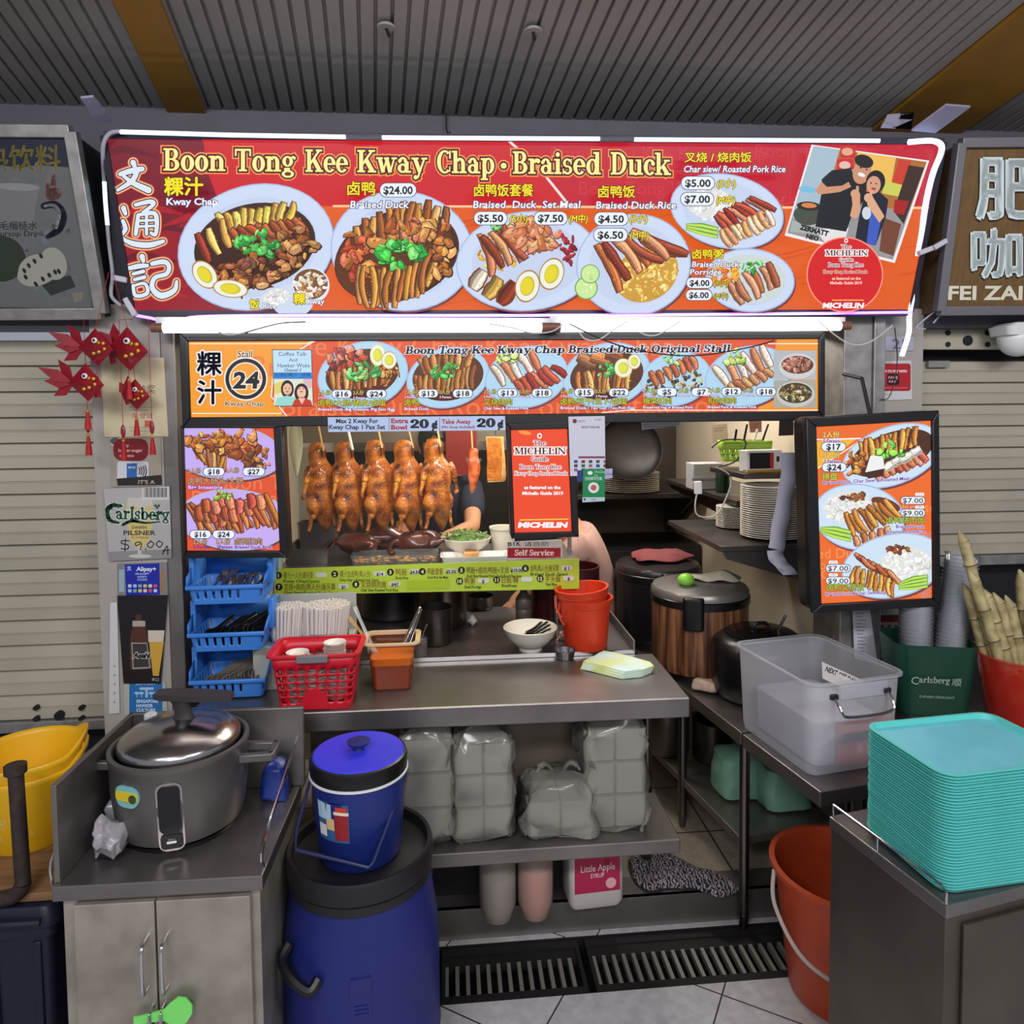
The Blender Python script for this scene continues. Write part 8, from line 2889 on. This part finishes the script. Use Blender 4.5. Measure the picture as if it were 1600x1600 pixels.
def boxthing(name, lab, cat, px, py, Y, w_, d, h, mt, z, rz=0, bev=.004):
    x = PY(px, py, Y).x
    o = thing(name, lab, cat, (x, Y, z + .001), rz)
    MB().box((-w_ / 2, -d / 2, 0), (w_ / 2, d / 2, h)).out('body', mt, o, bevel=bev)
    return o


o = boxthing('tissue_box', 'white frosted tissue box on the middle wall shelf', 'box', 1100, 775, 3.2, .14, .1, .12, mat('frosted_white', (176, 176, 182), .4), zm)
MB().box((-.075, -.055, .045), (.075, -.05, .055)).out('lid_edge', mat('frosted_white2', (150, 150, 158), .4), o)
p = PY(1122, 775, 3.05)
o = thing('drink_can', 'green drink can beside the tissue box on the middle shelf', 'can', (p.x + .02, 3.05, zm + .001))
MB().lathe([(.027, 0), (.031, .008), (.031, .105), (.026, .115), (.001, .115)], seg=20).out('can', mat('can_green', (36, 66, 46), .3, .3), o)
o = boxthing('card_terminal', 'white payment terminal with dark screen on the upper wall shelf', 'terminal', 1188, 735, 2.68, .15, .06, .085, WHITEP, zu, R(8))
MB().box((-.065, -.034, .015), (.02, -.0305, .075)).out('screen', BLACKP, o)
MB().box((.02, -.034, .015), (.036, -.0305, .075)).out('red_stripe', mat('stripe_red', (176, 40, 44), .4), o)
MB().box((.05, -.034, .04), (.06, -.0305, .06)).out('slot', BLACKP, o)
MB().box((-.075, -.036, -.0), (.075, .0, .01)).out('wooden_stand', mat('ochre_wood', (196, 150, 60), .5), o)
gbx = PY(1152, 722, 2.86)
gb = thing('green_basket', 'lime green perforated basket of odds and ends above the card terminal', 'basket', (gbx.x + .03, 2.86, zu + .03), R(-12))
perf([(.085, .045, .012, 0), (.09, .048, .012, .012), (.092, .05, .012, .028), (.095, .052, .012, .034), (.098, .053, .012, .05), (.1, .055, .012, .056), (.102, .057, .012, .085)], 72, lambda i, j: j in (1, 3) and i % 3 != 0).out('basket', mat('lime_basket', (160, 200, 60), .45), gb, solid=.003)
for k in range(4):
    tag(MB().cyl(gb.location + Vector((-.05 + k * .035, 0, .02)), gb.location + Vector((-.03 + k * .045, .01, .13 + .02 * (k % 2))), .005, seg=8).out('marker_pen', (BLACKP, BLACKM, WHITEP, BLACKP)[k]), ('black marker pen', 'matt dark pen', 'white pen', 'last dark pen')[k] + ' standing in the lime green basket, ' + ('first', 'second', 'third', 'fourth')[k] + ' along it', 'pen')
tag(MB().tube(spline([PY(1112, 700, 2.8), PY(1130, 688, 2.78), PY(1165, 690, 2.78), PY(1150, 720, 2.78), PY(1120, 730, 2.8)], 6), .0028, 6).out('black_cable', WIRE_D), 'black cable coiled over the lime green basket', 'cable')
tag(MB().tube(spline([PY(1092, 757, 2.74), PY(1086, 790, 2.74), PY(1092, 806, 2.74), PY(1118, 805, 2.74), PY(1136, 775, 2.74), PY(1142, 745, 2.74), PY(1120, 730, 2.74)], 6), .003, 6).out('charger_cable', WIRE_W), 'white charger cable hanging in a loop below the middle shelf', 'cable')
o = MB().bar(PY(1090, 752, 2.735), PY(1091, 772, 2.735), .028, .02).out('charger_plug', WHITEP, bevel=.003)
tag(o, 'white charger plug hanging before the green can', 'plug')
m = MB()
lp = spline([PY(1232, 707, 2.44), PY(1232, 745, 2.42), PY(1222, 800, 2.42), PY(1214, 850, 2.42), PY(1212, 870, 2.42), PY(1224, 885, 2.41), PY(1236, 898, 2.41)], 6)
lp = [Vector(q_) for q_ in lp]
m.loft([[a + Vector((-.03, .004 * math.sin(i), 0)) for i, a in enumerate(lp)], [a + Vector((.03, -.004 * math.cos(i), 0)) for i, a in enumerate(lp)]], close=False)
tag(m.out('paper_strip', mat('thermal_paper', (206, 202, 220), .6), solid=.0008), 'long pale paper strip curling down in front of the plate stack', 'paper')
for lab, q4, Y, colr, txt in (('red and white notice on the kitchen wall above the green basket', [(1170, 658), (1190, 656), (1190, 675), (1172, 676)], 3.0, (176, 120, 116), ''), ('small black poster on the kitchen wall beside the rice menu', [(1218, 656), (1240, 655), (1240, 680), (1217, 681)], 2.7, (40, 36, 38), ''), ('white papers pinned under the menu board before the hood', [(1002, 657), (1062, 656), (1062, 665), (1003, 672)], 2.4, (206, 206, 210), 'NOTICE'), ('beige leaflet hanging on the wall behind the green basket', [(1112, 664), (1136, 662), (1138, 690), (1114, 692)], 3.3, (176, 160, 140), '')):
    sheet('wall_notice', lab, q4, Y, .002, lambda P, q4=q4, colr=colr, txt=txt: (P.poly(q4, colr), P.line([(q4[0][0] + 3, q4[0][1] + 6), (q4[1][0] - 3, q4[1][1] + 6)], 1, tuple(v * .6 for v in colr)), P.line([(q4[0][0] + 3, q4[0][1] + 10), (q4[1][0] - 6, q4[1][1] + 10)], 1, tuple(v * .6 for v in colr))), 'notice', colr)
# back shelf with wok and plates
zk = PY(960, 772, 3.9).z
bsx0, bsx1 = PY(880, 772, 3.9).x, XW - .004
o = thing('back_shelf', 'long steel shelf on the back wall under the hanging wok', 'shelf', (bsx0, 4.1, zk))
MB().box((bsx0, 3.9, zk - .03), (bsx1, 4.42, zk)).out('board', CORE, o, world=True, smooth=0, bevel=.003)
for x in (bsx0 + .02, bsx1 - .08):
    MB().prism([(x, 3.93, zk - .03), (x, 4.49, zk - .03), (x, 4.49, zk - .3), (x, 4.44, zk - .3)], (.02, 0, 0)).out('bracket', CORE, o, world=True, smooth=0)
p = PY(985, 700, 3.8)
wk = thing('hanging_wok', 'big dark wok hanging above the back shelf', 'wok', p)
wr_ = sz(p, 52)
MB().lathe([(wr_ * (math.sin(t)), -wr_ * .42 * math.cos(t)) for t in [PI / 2 * k / 8 for k in range(1, 9)]], seg=36).xf(Matrix.Rotation(R(72), 4, 'X')).out('wok_bowl', mat('wok_iron', (44, 40, 40), .45, .6, .3, 8), wk, solid=.004)
MB().tube([(0, 0, wr_ * .98), (0, .02, wr_ * 1.25)], .012, 8).out('handle', mat('wok_handle', (90, 60, 40), .6), wk)
plb = None
for k in range(10):
    o = dup(plate0, (PY(985, 765, 4.0).x, 4.02, zk + .001 + k * .011), 0, ordn(9 - k) + ' white plate in the stack on the back shelf under the wok', 'plates on the back shelf')
    o.scale = (1.5, 1.5, 1)
# hood and panels behind the ducks
HD = mat('hood_steel', (150, 140, 130), .4, .8, .2, 3)
p = PY(600, 668, 4.1)
o = thing('cooker_hood', 'wide steel extractor hood along the kitchen back wall', 'hood', (p.x, 4.2, p.z))
z0 = PY(600, 700, 3.9).z
MB().box((XL + .02, 3.95, z0), (XW - .6, 4.49, z0 + .5)).out('hood_body', HD, o, world=True, smooth=0)
MB().box((XL + .02, 3.93, z0 - .02), (XW - .6, 3.95, z0 + .03)).out('hood_lip', CHROME, o, world=True, smooth=0)
q4 = [(696, 668), (745, 668), (745, 742), (698, 742)]
sheet('red_board', 'red board on the back wall behind the barbecued pork strip', q4, 3.7, .02, lambda P: None, 'board', (150, 34, 30))
tw_ = MB()
tw_.loft([[(x * s_, .008 * math.sin(x * 90 + z * 9), z) for x in (-.03, -.015, 0, .015, .03)] for z, s_ in ((0, .7), (-.06, 1), (-.12, .9), (-.18, .5), (-.22, .2))], close=False)
o = tw_.out('hanging_towel', mat('sage_towel', (190, 194, 172), .9), solid=.004, sub=1)
o.location = PY(461, 662, 3.0)
tag(o, 'pale sage towel hanging at the poster end of the display', 'towel')
MB_ = MB().box((PY(448, 0, 3.4).x, 3.4, ZI + .002), (PY(480, 0, 3.4).x, 3.43, PY(450, 700, 3.4).z)).out('wire_rack', mat('rack_grey', (150, 150, 140), .5), smooth=0)
tag(MB_, 'pale slatted rack standing behind the first roast duck', 'rack')
# stock cupboard in the corner
cbx = thing('steel_cupboard', 'dark steel cupboard in the kitchen corner under the back shelf', 'cupboard', (XW - .35, 4.2, ZI))
MB().box((XW - .75, 4.0, ZI), (XW - .01, 4.48, zk - .32)).out('cupboard_body', mat('dark_cupboard', (40, 36, 36), .5, .3), cbx, world=True, smooth=0)
MB().box((XW - .74, 3.99, ZI + .05), (XW - .39, 4.0, zk - .34)).out('door', mat('dark_cupboard', (40, 36, 36), .5), cbx, world=True, smooth=0, bevel=.003)
MB().box((XW - .37, 3.99, ZI + .05), (XW - .02, 4.0, zk - .34)).out('door', mat('dark_cupboard', (40, 36, 36), .5), cbx, world=True, smooth=0, bevel=.003)
# black soup pot behind the pails
pot('soup_pot', 'black rimmed maroon soup pot behind the red pails', 908, 968, ZW, 36, .20, mat('maroon_enamel', (62, 14, 22), .3))

# ---------------------------------------------------------------- goods under the counter
FILM = mat('cloudy_film', (176, 176, 170), .3, .12, 8, col2=(140, 142, 138), trans=.15)
FILM2 = clear('bag_film', (196, 194, 184), .26, .15, .25)
zs_ = uz + .001
for lab, px, w_, h_px, Yo, seed, tie in (('tall pale bag of boxes on the counter shelf beside the ice bucket', 668, 44, 200, .10, 31, False), ('bag of white containers tied at the top, second on the counter shelf', 755, 50, 185, .10, 32, False), ('short knotted bag of white boxes in the middle of the counter shelf', 872, 58, 96, .09, 33, True), ('tall crinkled bag of clear cups at the open end of the counter shelf', 955, 54, 190, .12, 34, False)):
    Y = ua.y + Yo + .02
    x = PY(px, 1320, Y).x
    hx_ = sz((x, Y, uz), w_)
    h = sz((x, Y, uz), h_px) * .97
    o = thing('packed_bag', lab, 'bag', (x, Y, zs_), 0, 'bags of takeaway boxes under the counter')
    bag((0, 0, 0), hx_, .085, h, seed, None, tie, .78 if h_px < 120 else .86, .026).out('bag_film', FILM2, o)
    nx = 2 if w_ > 45 else 1
    for i in range(nx):
        for k in range(3 if h_px > 120 else 1):
            hh = h * (.28 if h_px > 120 else .62)
            MB().rr([(hx_ * .86 / nx, .06, .012, k * hh + .004, hx_ * .44 * (2 * i - 1) if nx > 1 else 0, 0), (hx_ * .90 / nx, .066, .014, k * hh + hh - .004, hx_ * .44 * (2 * i - 1) if nx > 1 else 0, 0)], capt=True).out('white_box', mat('foam_white', (146, 143, 134), .6), o)
for lab, px, yb, h_, w_, mt, lvl in (('tall milky bottle on the floor edge under the counter beside the drum', 780, 1452, .25, 30, mat('milky_grey', (120, 108, 104), .35), .62), ('plastic bottle half full of salmon pink liquid under the counter', 840, 1447, .25, 29, mat('salmon_liquid', (196, 104, 84), .35), .68)):
    p = PZ(px, yb, ZI + .006)
    r = sz(p, w_)
    o = thing('liquid_bottle', lab, 'bottle', (p.x, p.y + r, ZI + .006))
    MB().lathe([(r * .7, 0), (r, .05), (r, h_ * .78), (r * .8, h_ * .9), (r * .35, h_ * .97), (r * .35, h_ * 1.02), (.001, h_ * 1.02)], seg=28).out('bottle', clear('milky_plastic', (206, 196, 186), .35, .2), o)
    MB().lathe([(r * .66, .004), (r * .95, .052), (r * .95, h_ * lvl), (.001, h_ * lvl)], seg=28).out('liquid', mt, o)
p = PZ(932, 1424, ZI + .004)
jc = thing('jerrycan', 'white jerrycan with a pink Little Apple label under the counter', 'jerrycan', (p.x, p.y + .07, ZI + .006), R(4))
jw = sz(p, 44)
jh = .225
MB().rr([(jw * .9, .055, .02, 0), (jw, .062, .022, .02), (jw, .062, .022, jh * .8), (jw * .8, .05, .02, jh * .95), (jw * .3, .02, .012, jh), (jw * .3, .02, .012, jh + .03)], capt=True).out('can_body', mat('jerry_white', (196, 190, 186), .4), jc)
MB().cyl((jw * .0, 0, jh + .03), (0, 0, jh + .05), .02, seg=16).out('cap', mat('cap_red', (170, 30, 40), .4), jc)
MB().box((-jw * .82, -.0638, jh * .26), (jw * .84, -.0622, jh * .80)).out('label', mat('label_pink', (176, 34, 76), .45), jc)
for t, x0, z, w2 in (('Little Apple', -jw * .6, jh * .58, jw * 1.25), ('SYRUP', -jw * .25, jh * .48, jw * .5)):
    vs, fs = tmesh(t)
    xm, xM = min(v[0] for v in vs), max(v[0] for v in vs)
    k = w2 / (xM - xm)
    m = MB()
    vv = [m.bm.verts.new((x0 + (a - xm) * k, -.0642, z + b2 * k * 1.3)) for a, b2 in vs]
    for f in fs:
        m.bm.faces.new([vv[i] for i in f])
    m.out('lettering', mat('label_white', (236, 226, 228), .5), jc, smooth=0)
MB().cyl((jw * .5, -.0638, jh * .38), (jw * .5, -.0645, jh * .38), .018, seg=20).out('apple_mark', mat('label_pale', (226, 170, 180), .5), jc)
MB().cyl((jw * .35, -.0638, jh * .71), (jw * .35, -.0645, jh * .71), .011, seg=16).out('apple_mark', mat('label_apple', (150, 20, 40), .5), jc)
# patterned cloth on the floor
m = MB()
ps = [PZ(x, y, ZI) for x, y in ((978, 1345), (1004, 1330), (1040, 1338), (1090, 1362), (1150, 1378), (1160, 1396), (1126, 1410), (1085, 1392), (1040, 1392), (1010, 1400), (985, 1378))]
m.loft([[q + Vector((0, 0, .004)) for q in ps], [q.lerp(sum(ps, Vector()) / len(ps), .10) + Vector((0, 0, .026)) for q in ps], [q.lerp(sum(ps, Vector()) / len(ps), .5) + Vector((0, 0, .036)) for q in ps]])
bmesh.ops.subdivide_edges(m.bm, edges=m.bm.edges[:], cuts=2, use_grid_fill=True)
crumple(m, .014, 22, 2)
for v in m.bm.verts:
    v.co.z = max(v.co.z, ZI + .007)
RUGM, nt, b = newmat('patterned_fabric')
tc = nt.nodes.new('ShaderNodeTexCoord')
wv = nt.nodes.new('ShaderNodeTexWave')
wv.inputs['Scale'].default_value = 26
wv.inputs['Distortion'].default_value = 9
wv.inputs['Detail'].default_value = 3
wv.inputs['Detail Scale'].default_value = 3
rp_ = nt.nodes.new('ShaderNodeValToRGB')
rp_.color_ramp.interpolation = 'CONSTANT'
rp_.color_ramp.elements[0].color = (*lin((24, 22, 34)), 1)
rp_.color_ramp.elements[1].position, rp_.color_ramp.elements[1].color = .62, (*lin((150, 140, 146)), 1)
nt.links.new(tc.outputs['Object'], wv.inputs['Vector'])
nt.links.new(wv.outputs['Fac'], rp_.inputs[0])
nt.links.new(rp_.outputs[0], b.inputs['Base Color'])
b.inputs['Roughness'].default_value = .9
tag(m.out('floor_cloth', RUGM, sub=1), 'crumpled dark zigzag patterned cloth on the kitchen floor at the step', 'cloth')

# drain grates
GRM = mat('grate_bar', (150, 146, 138), .5, .5)
for lab, x0p, x1p in (('steel drain grate along the step beside the blue drum', 690, 914), ('second drain grate along the step beside the orange bucket', 926, 1300), ('drain grate along the step hidden partly by the drum and cabinet', 420, 680)):
    x0, x1 = PZ(x0p, 1520, 0).x, PZ(x1p, 1520, 0).x
    o = thing('drain_grate', lab, 'grate', ((x0 + x1) / 2, (Y0D + Y1D) / 2, -.012))
    m = MB()
    pitch = sz(PZ(900, 1530, 0), 16.5)
    x = x0 + pitch * .5
    while x < x1 - .01:
        m.bar((x, Y0D + .03, -.012), (x, Y0D + (Y1D - Y0D) * .62, -.012), pitch * .36, .02)
        x += pitch
    m.out('bars', GRM, o, world=True, smooth=0)
    m = MB()
    for y in (Y0D + .016, Y1D - .03):
        m.box((x0, y - .014, -.03), (x1, y + .014, -.001))
    for x in (x0, x1 - .012):
        m.box((x, Y0D + .03, -.03), (x + .012, Y1D - .044, -.001))
    m.box((x0 + .012, Y0D + (Y1D - Y0D) * .62, -.03), (x1 - .012, Y1D - .044, -.006))
    m.out('grate_frame', mat('grate_frame', (34, 32, 32), .6, .3), o, world=True, smooth=0)

# ---------------------------------------------------------------- people in the kitchen
SKIN = mat('skin', (206, 150, 112), .5, sss=.1)
HAIR = mat('black_hair', (22, 18, 18), .6)


def skinned(name, chains, m, parent, sub=2):
    """one continuous surface grown over chains of (point, radius); first point of the first chain is the root"""
    me = bpy.data.meshes.new(name)
    vs, rs_, es, idx = [], [], [], {}
    for ch in chains:
        prev = None
        for p, r in ch:
            k = tuple(round(c, 4) for c in p)
            if k not in idx:
                idx[k] = len(vs)
                vs.append(p)
                rs_.append(r if isinstance(r, tuple) else (r, r))
            if prev is not None:
                es.append((prev, idx[k]))
            prev = idx[k]
    inv = PM[parent.name].inverted()
    me.from_pydata([inv @ Vector(v) for v in vs], es, [])
    o = bpy.data.objects.new(name, me)
    COL.objects.link(o)
    o.parent = parent
    q = o.modifiers.new('skin', 'SKIN')
    for i, r in enumerate(rs_):
        me.skin_vertices[0].data[i].radius = r
        me.skin_vertices[0].data[i].use_root = (i == 0)
    q.use_smooth_shade = True
    q = o.modifiers.new('sub', 'SUBSURF')
    q.levels = q.render_levels = sub
    me.materials.append(m)
    PM[o.name] = PM[parent.name]
    return o


def figure(lab, pel, chest, neck, head, look, shl, shr, arms, legs, shirt, trousers):
    V = Vector
    o = thing('person', lab, 'person', (pel.x, pel.y, ZI))
    mid = pel.lerp(chest, .5)
    torso = [(pel, (.13, .10)), (mid, (.125, .095)), (chest, (.15, .105)), (neck, (.055, .055)), (head - V((0, 0, .06)), (.062, .07)), (head + V((0, 0, .03)), (.078, .092)), (head + V((0, 0, .09)), (.05, .06))]
    ch = [torso]
    for sh, (el, wr, fdir) in zip((shl, shr), arms):
        c = [(chest, (.15, .105)), (sh, .062), (sh.lerp(el, .5), .05), (el, .041), (el.lerp(wr, .4), .038), (wr, .026)]
        ch.append(c)
        f = fdir.normalized()
        s = f.cross(V((0, 0, 1))).normalized()
        palm = wr + f * .055
        ch.append([(wr, .026), (palm, (.034, .016))])
        for k, ln in ((-1.5, .062), (-.5, .074), (.5, .07), (1.5, .056)):
            b0 = palm + s * k * .017 + f * .02
            ch.append([(palm, (.034, .016)), (b0, .009), (b0 + f * ln * .5 - V((0, 0, .004)), .0085), (b0 + f * ln - V((0, 0, .022)), .007)])
        tb = wr + f * .025 + s * .032
        ch.append([(wr, .026), (tb, .011), (tb + f * .035 + s * .012 - V((0, 0, .008)), .009), (tb + f * .058 + s * .006 - V((0, 0, .02)), .007)])
    for hip, kn, an, toe in legs:
        ch.append([(pel, (.13, .10)), (hip, .085), (hip.lerp(kn, .5), .07), (kn, .055), (kn.lerp(an, .4), .05), (an, .035), (toe, (.035, .025))])
    skinned('body', ch, SKIN, o)
    st = [[(pel + V((0, 0, -.04)), (.15, .12)), (mid, (.145, .115)), (chest, (.165, .12)), (chest.lerp(neck, .6), (.125, .105)), (neck - V((0, 0, .02)), (.085, .085))]]
    for sh, (el, wr, fdir) in zip((shl, shr), arms):
        st.append([(chest, (.165, .12)), (sh, .078), (sh.lerp(el, .75), .066)])
    skinned('shirt', st, shirt, o)
    tr = []
    for hip, kn, an, toe in legs:
        tr.append([(pel, (.142, .115)), (hip, .098), (hip.lerp(kn, .5), .083), (kn, .07), (an.lerp(kn, .12), .058)])
        MB().rr([(.045, .11, .03, 0), (.045, .11, .03, .04), (.035, .06, .03, .07, 0, .03)], capt=True).xf(Matrix.Translation(((an + toe) / 2).xy.to_3d() + V((0, 0, ZI + .002))) @ Matrix.Rotation(math.atan2((toe - an).x, -(toe - an).y), 4, 'Z')).out('shoe', BLACKM, o, world=True)
    skinned('trousers', tr, trousers, o)
    lk = look.normalized()
    sd = lk.cross(V((0, 0, 1))).normalized()
    rot = Matrix((sd, -lk, V((0, 0, 1)))).transposed()
    hp = lambda a, b2, c: head + sd * a + lk * b2 + V((0, 0, c))
    m = MB()
    m.ball(hp(0, -.014, .045), .098, .108, .095, 20, rot)
    for v in list(m.bm.verts):
        q = rot.transposed() @ (v.co - head)
        if q.y < -.062 and q.z < .062:
            v.co += lk * -.05
    m.out('hair', HAIR, o, world=True)
    for s in (-1, 1):
        e_ = MB().ball(hp(s * .032, .083, .012), .012, .008, .008, 10, rot).out('eye', WHITEP, o, world=True)
        MB().ball(hp(s * .032, .090, .012), .0055, .004, .0055, 8, rot).out('pupil', BLACKP, e_, world=True)
        MB().ball(hp(s * .083, .0, .0), .010, .02, .03, 10, rot).out('ear', SKIN, o, world=True)
        MB().bar(hp(s * .018, .088, .034), hp(s * .048, .080, .034), .004, .006).out('eyebrow', HAIR, o, world=True)
    MB().tube([hp(0, .086, .014), hp(0, .098, -.012), hp(0, .104, -.022), hp(0, .09, -.03)], [.008, .011, .014, .008], 8).out('nose', SKIN, o, world=True)
    MB().ball(hp(0, .078, -.052), .022, .010, .006, 10, rot).out('mouth', mat('lips', (166, 84, 76), .5), o, world=True)
    return o


V = Vector
# seated helper in a faded pink shirt
st_p = PY(925, 990, 3.36)
pel = V((st_p.x, 3.36, .64))
chs = PY(918, 868, 3.34)
nk = V((chs.x - .09, 3.33, chs.z + .155))
hd = nk + V((-.075, -.01, .12))
el = PY(846, 897, 3.22)
wr = PY(806, 940, 3.14)
figure('seated person in a faded pink shirt behind the award poster, one arm reaching out', pel, chs, nk, hd, V((-1, .15, -.25)), chs + V((-.06, -.15, .07)), chs + V((-.02, .16, .07)),
       ((el, wr, V((-.7, -.3, -.5))), (V((chs.x - .06, 3.54, chs.z - .24)), V((chs.x - .26, 3.46, chs.z - .34)), V((-1, -.2, -.2)))),
       tuple((pel + V((-.06, s * .09, -.01)), pel + V((-.40, s * .11, 0)), V((pel.x - .42, 3.36 + s * .11, ZI + .08)), V((pel.x - .54, 3.36 + s * .11, ZI + .03))) for s in (-1, 1)),
       mat('pink_shirt', (188, 150, 138), .85, noise=.1, nscale=20), mat('brown_trousers', (66, 52, 46), .8))
so = thing('stool', 'round dark stool under the seated person', 'stool', (pel.x, pel.y, ZI))
MB().lathe([(.13, .38), (.15, .385), (.15, .41), (.001, .415)], seg=28).out('seat', mat('stool_red', (90, 30, 30), .5), so)
for a in range(4):
    c, s = math.cos(R(45 + 90 * a)), math.sin(R(45 + 90 * a))
    MB().cyl((.15 * c, .15 * s, 0), (.1 * c, .1 * s, .385), .012, seg=10).out('leg', STEELD, so)
# cook in navy behind the ducks
ch2 = PY(692, 790, 3.82)
pl2 = V((ch2.x, 3.84, ZI + .88))
nk2 = V((ch2.x - .01, 3.81, ch2.z + .17))
hd2 = nk2 + V((-.02, -.03, .14))
el2 = PY(738, 824, 3.45)
wr2 = PY(700, 838, 3.16)
figure('standing person in a navy top behind the ducks, forearm over the coriander bowl', pl2, ch2, nk2, hd2, V((-.1, -1, -.3)), ch2 + V((.16, -.02, .09)), ch2 + V((-.16, -.02, .09)),
       ((el2, wr2, V((-.5, -.8, -.1))), (ch2 + V((-.22, -.08, -.16)), ch2 + V((-.12, -.28, -.2)), V((.3, -1, -.1)))),
       tuple((pl2 + V((s * .09, 0, -.06)), V((pl2.x + s * .1, 3.82, ZI + .47)), V((pl2.x + s * .1, 3.86, ZI + .09)), V((pl2.x + s * .1, 3.74, ZI + .03))) for s in (-1, 1)),
       mat('navy_shirt', (38, 42, 62), .85, noise=.15, nscale=20), mat('dark_trousers', (34, 32, 36), .8))
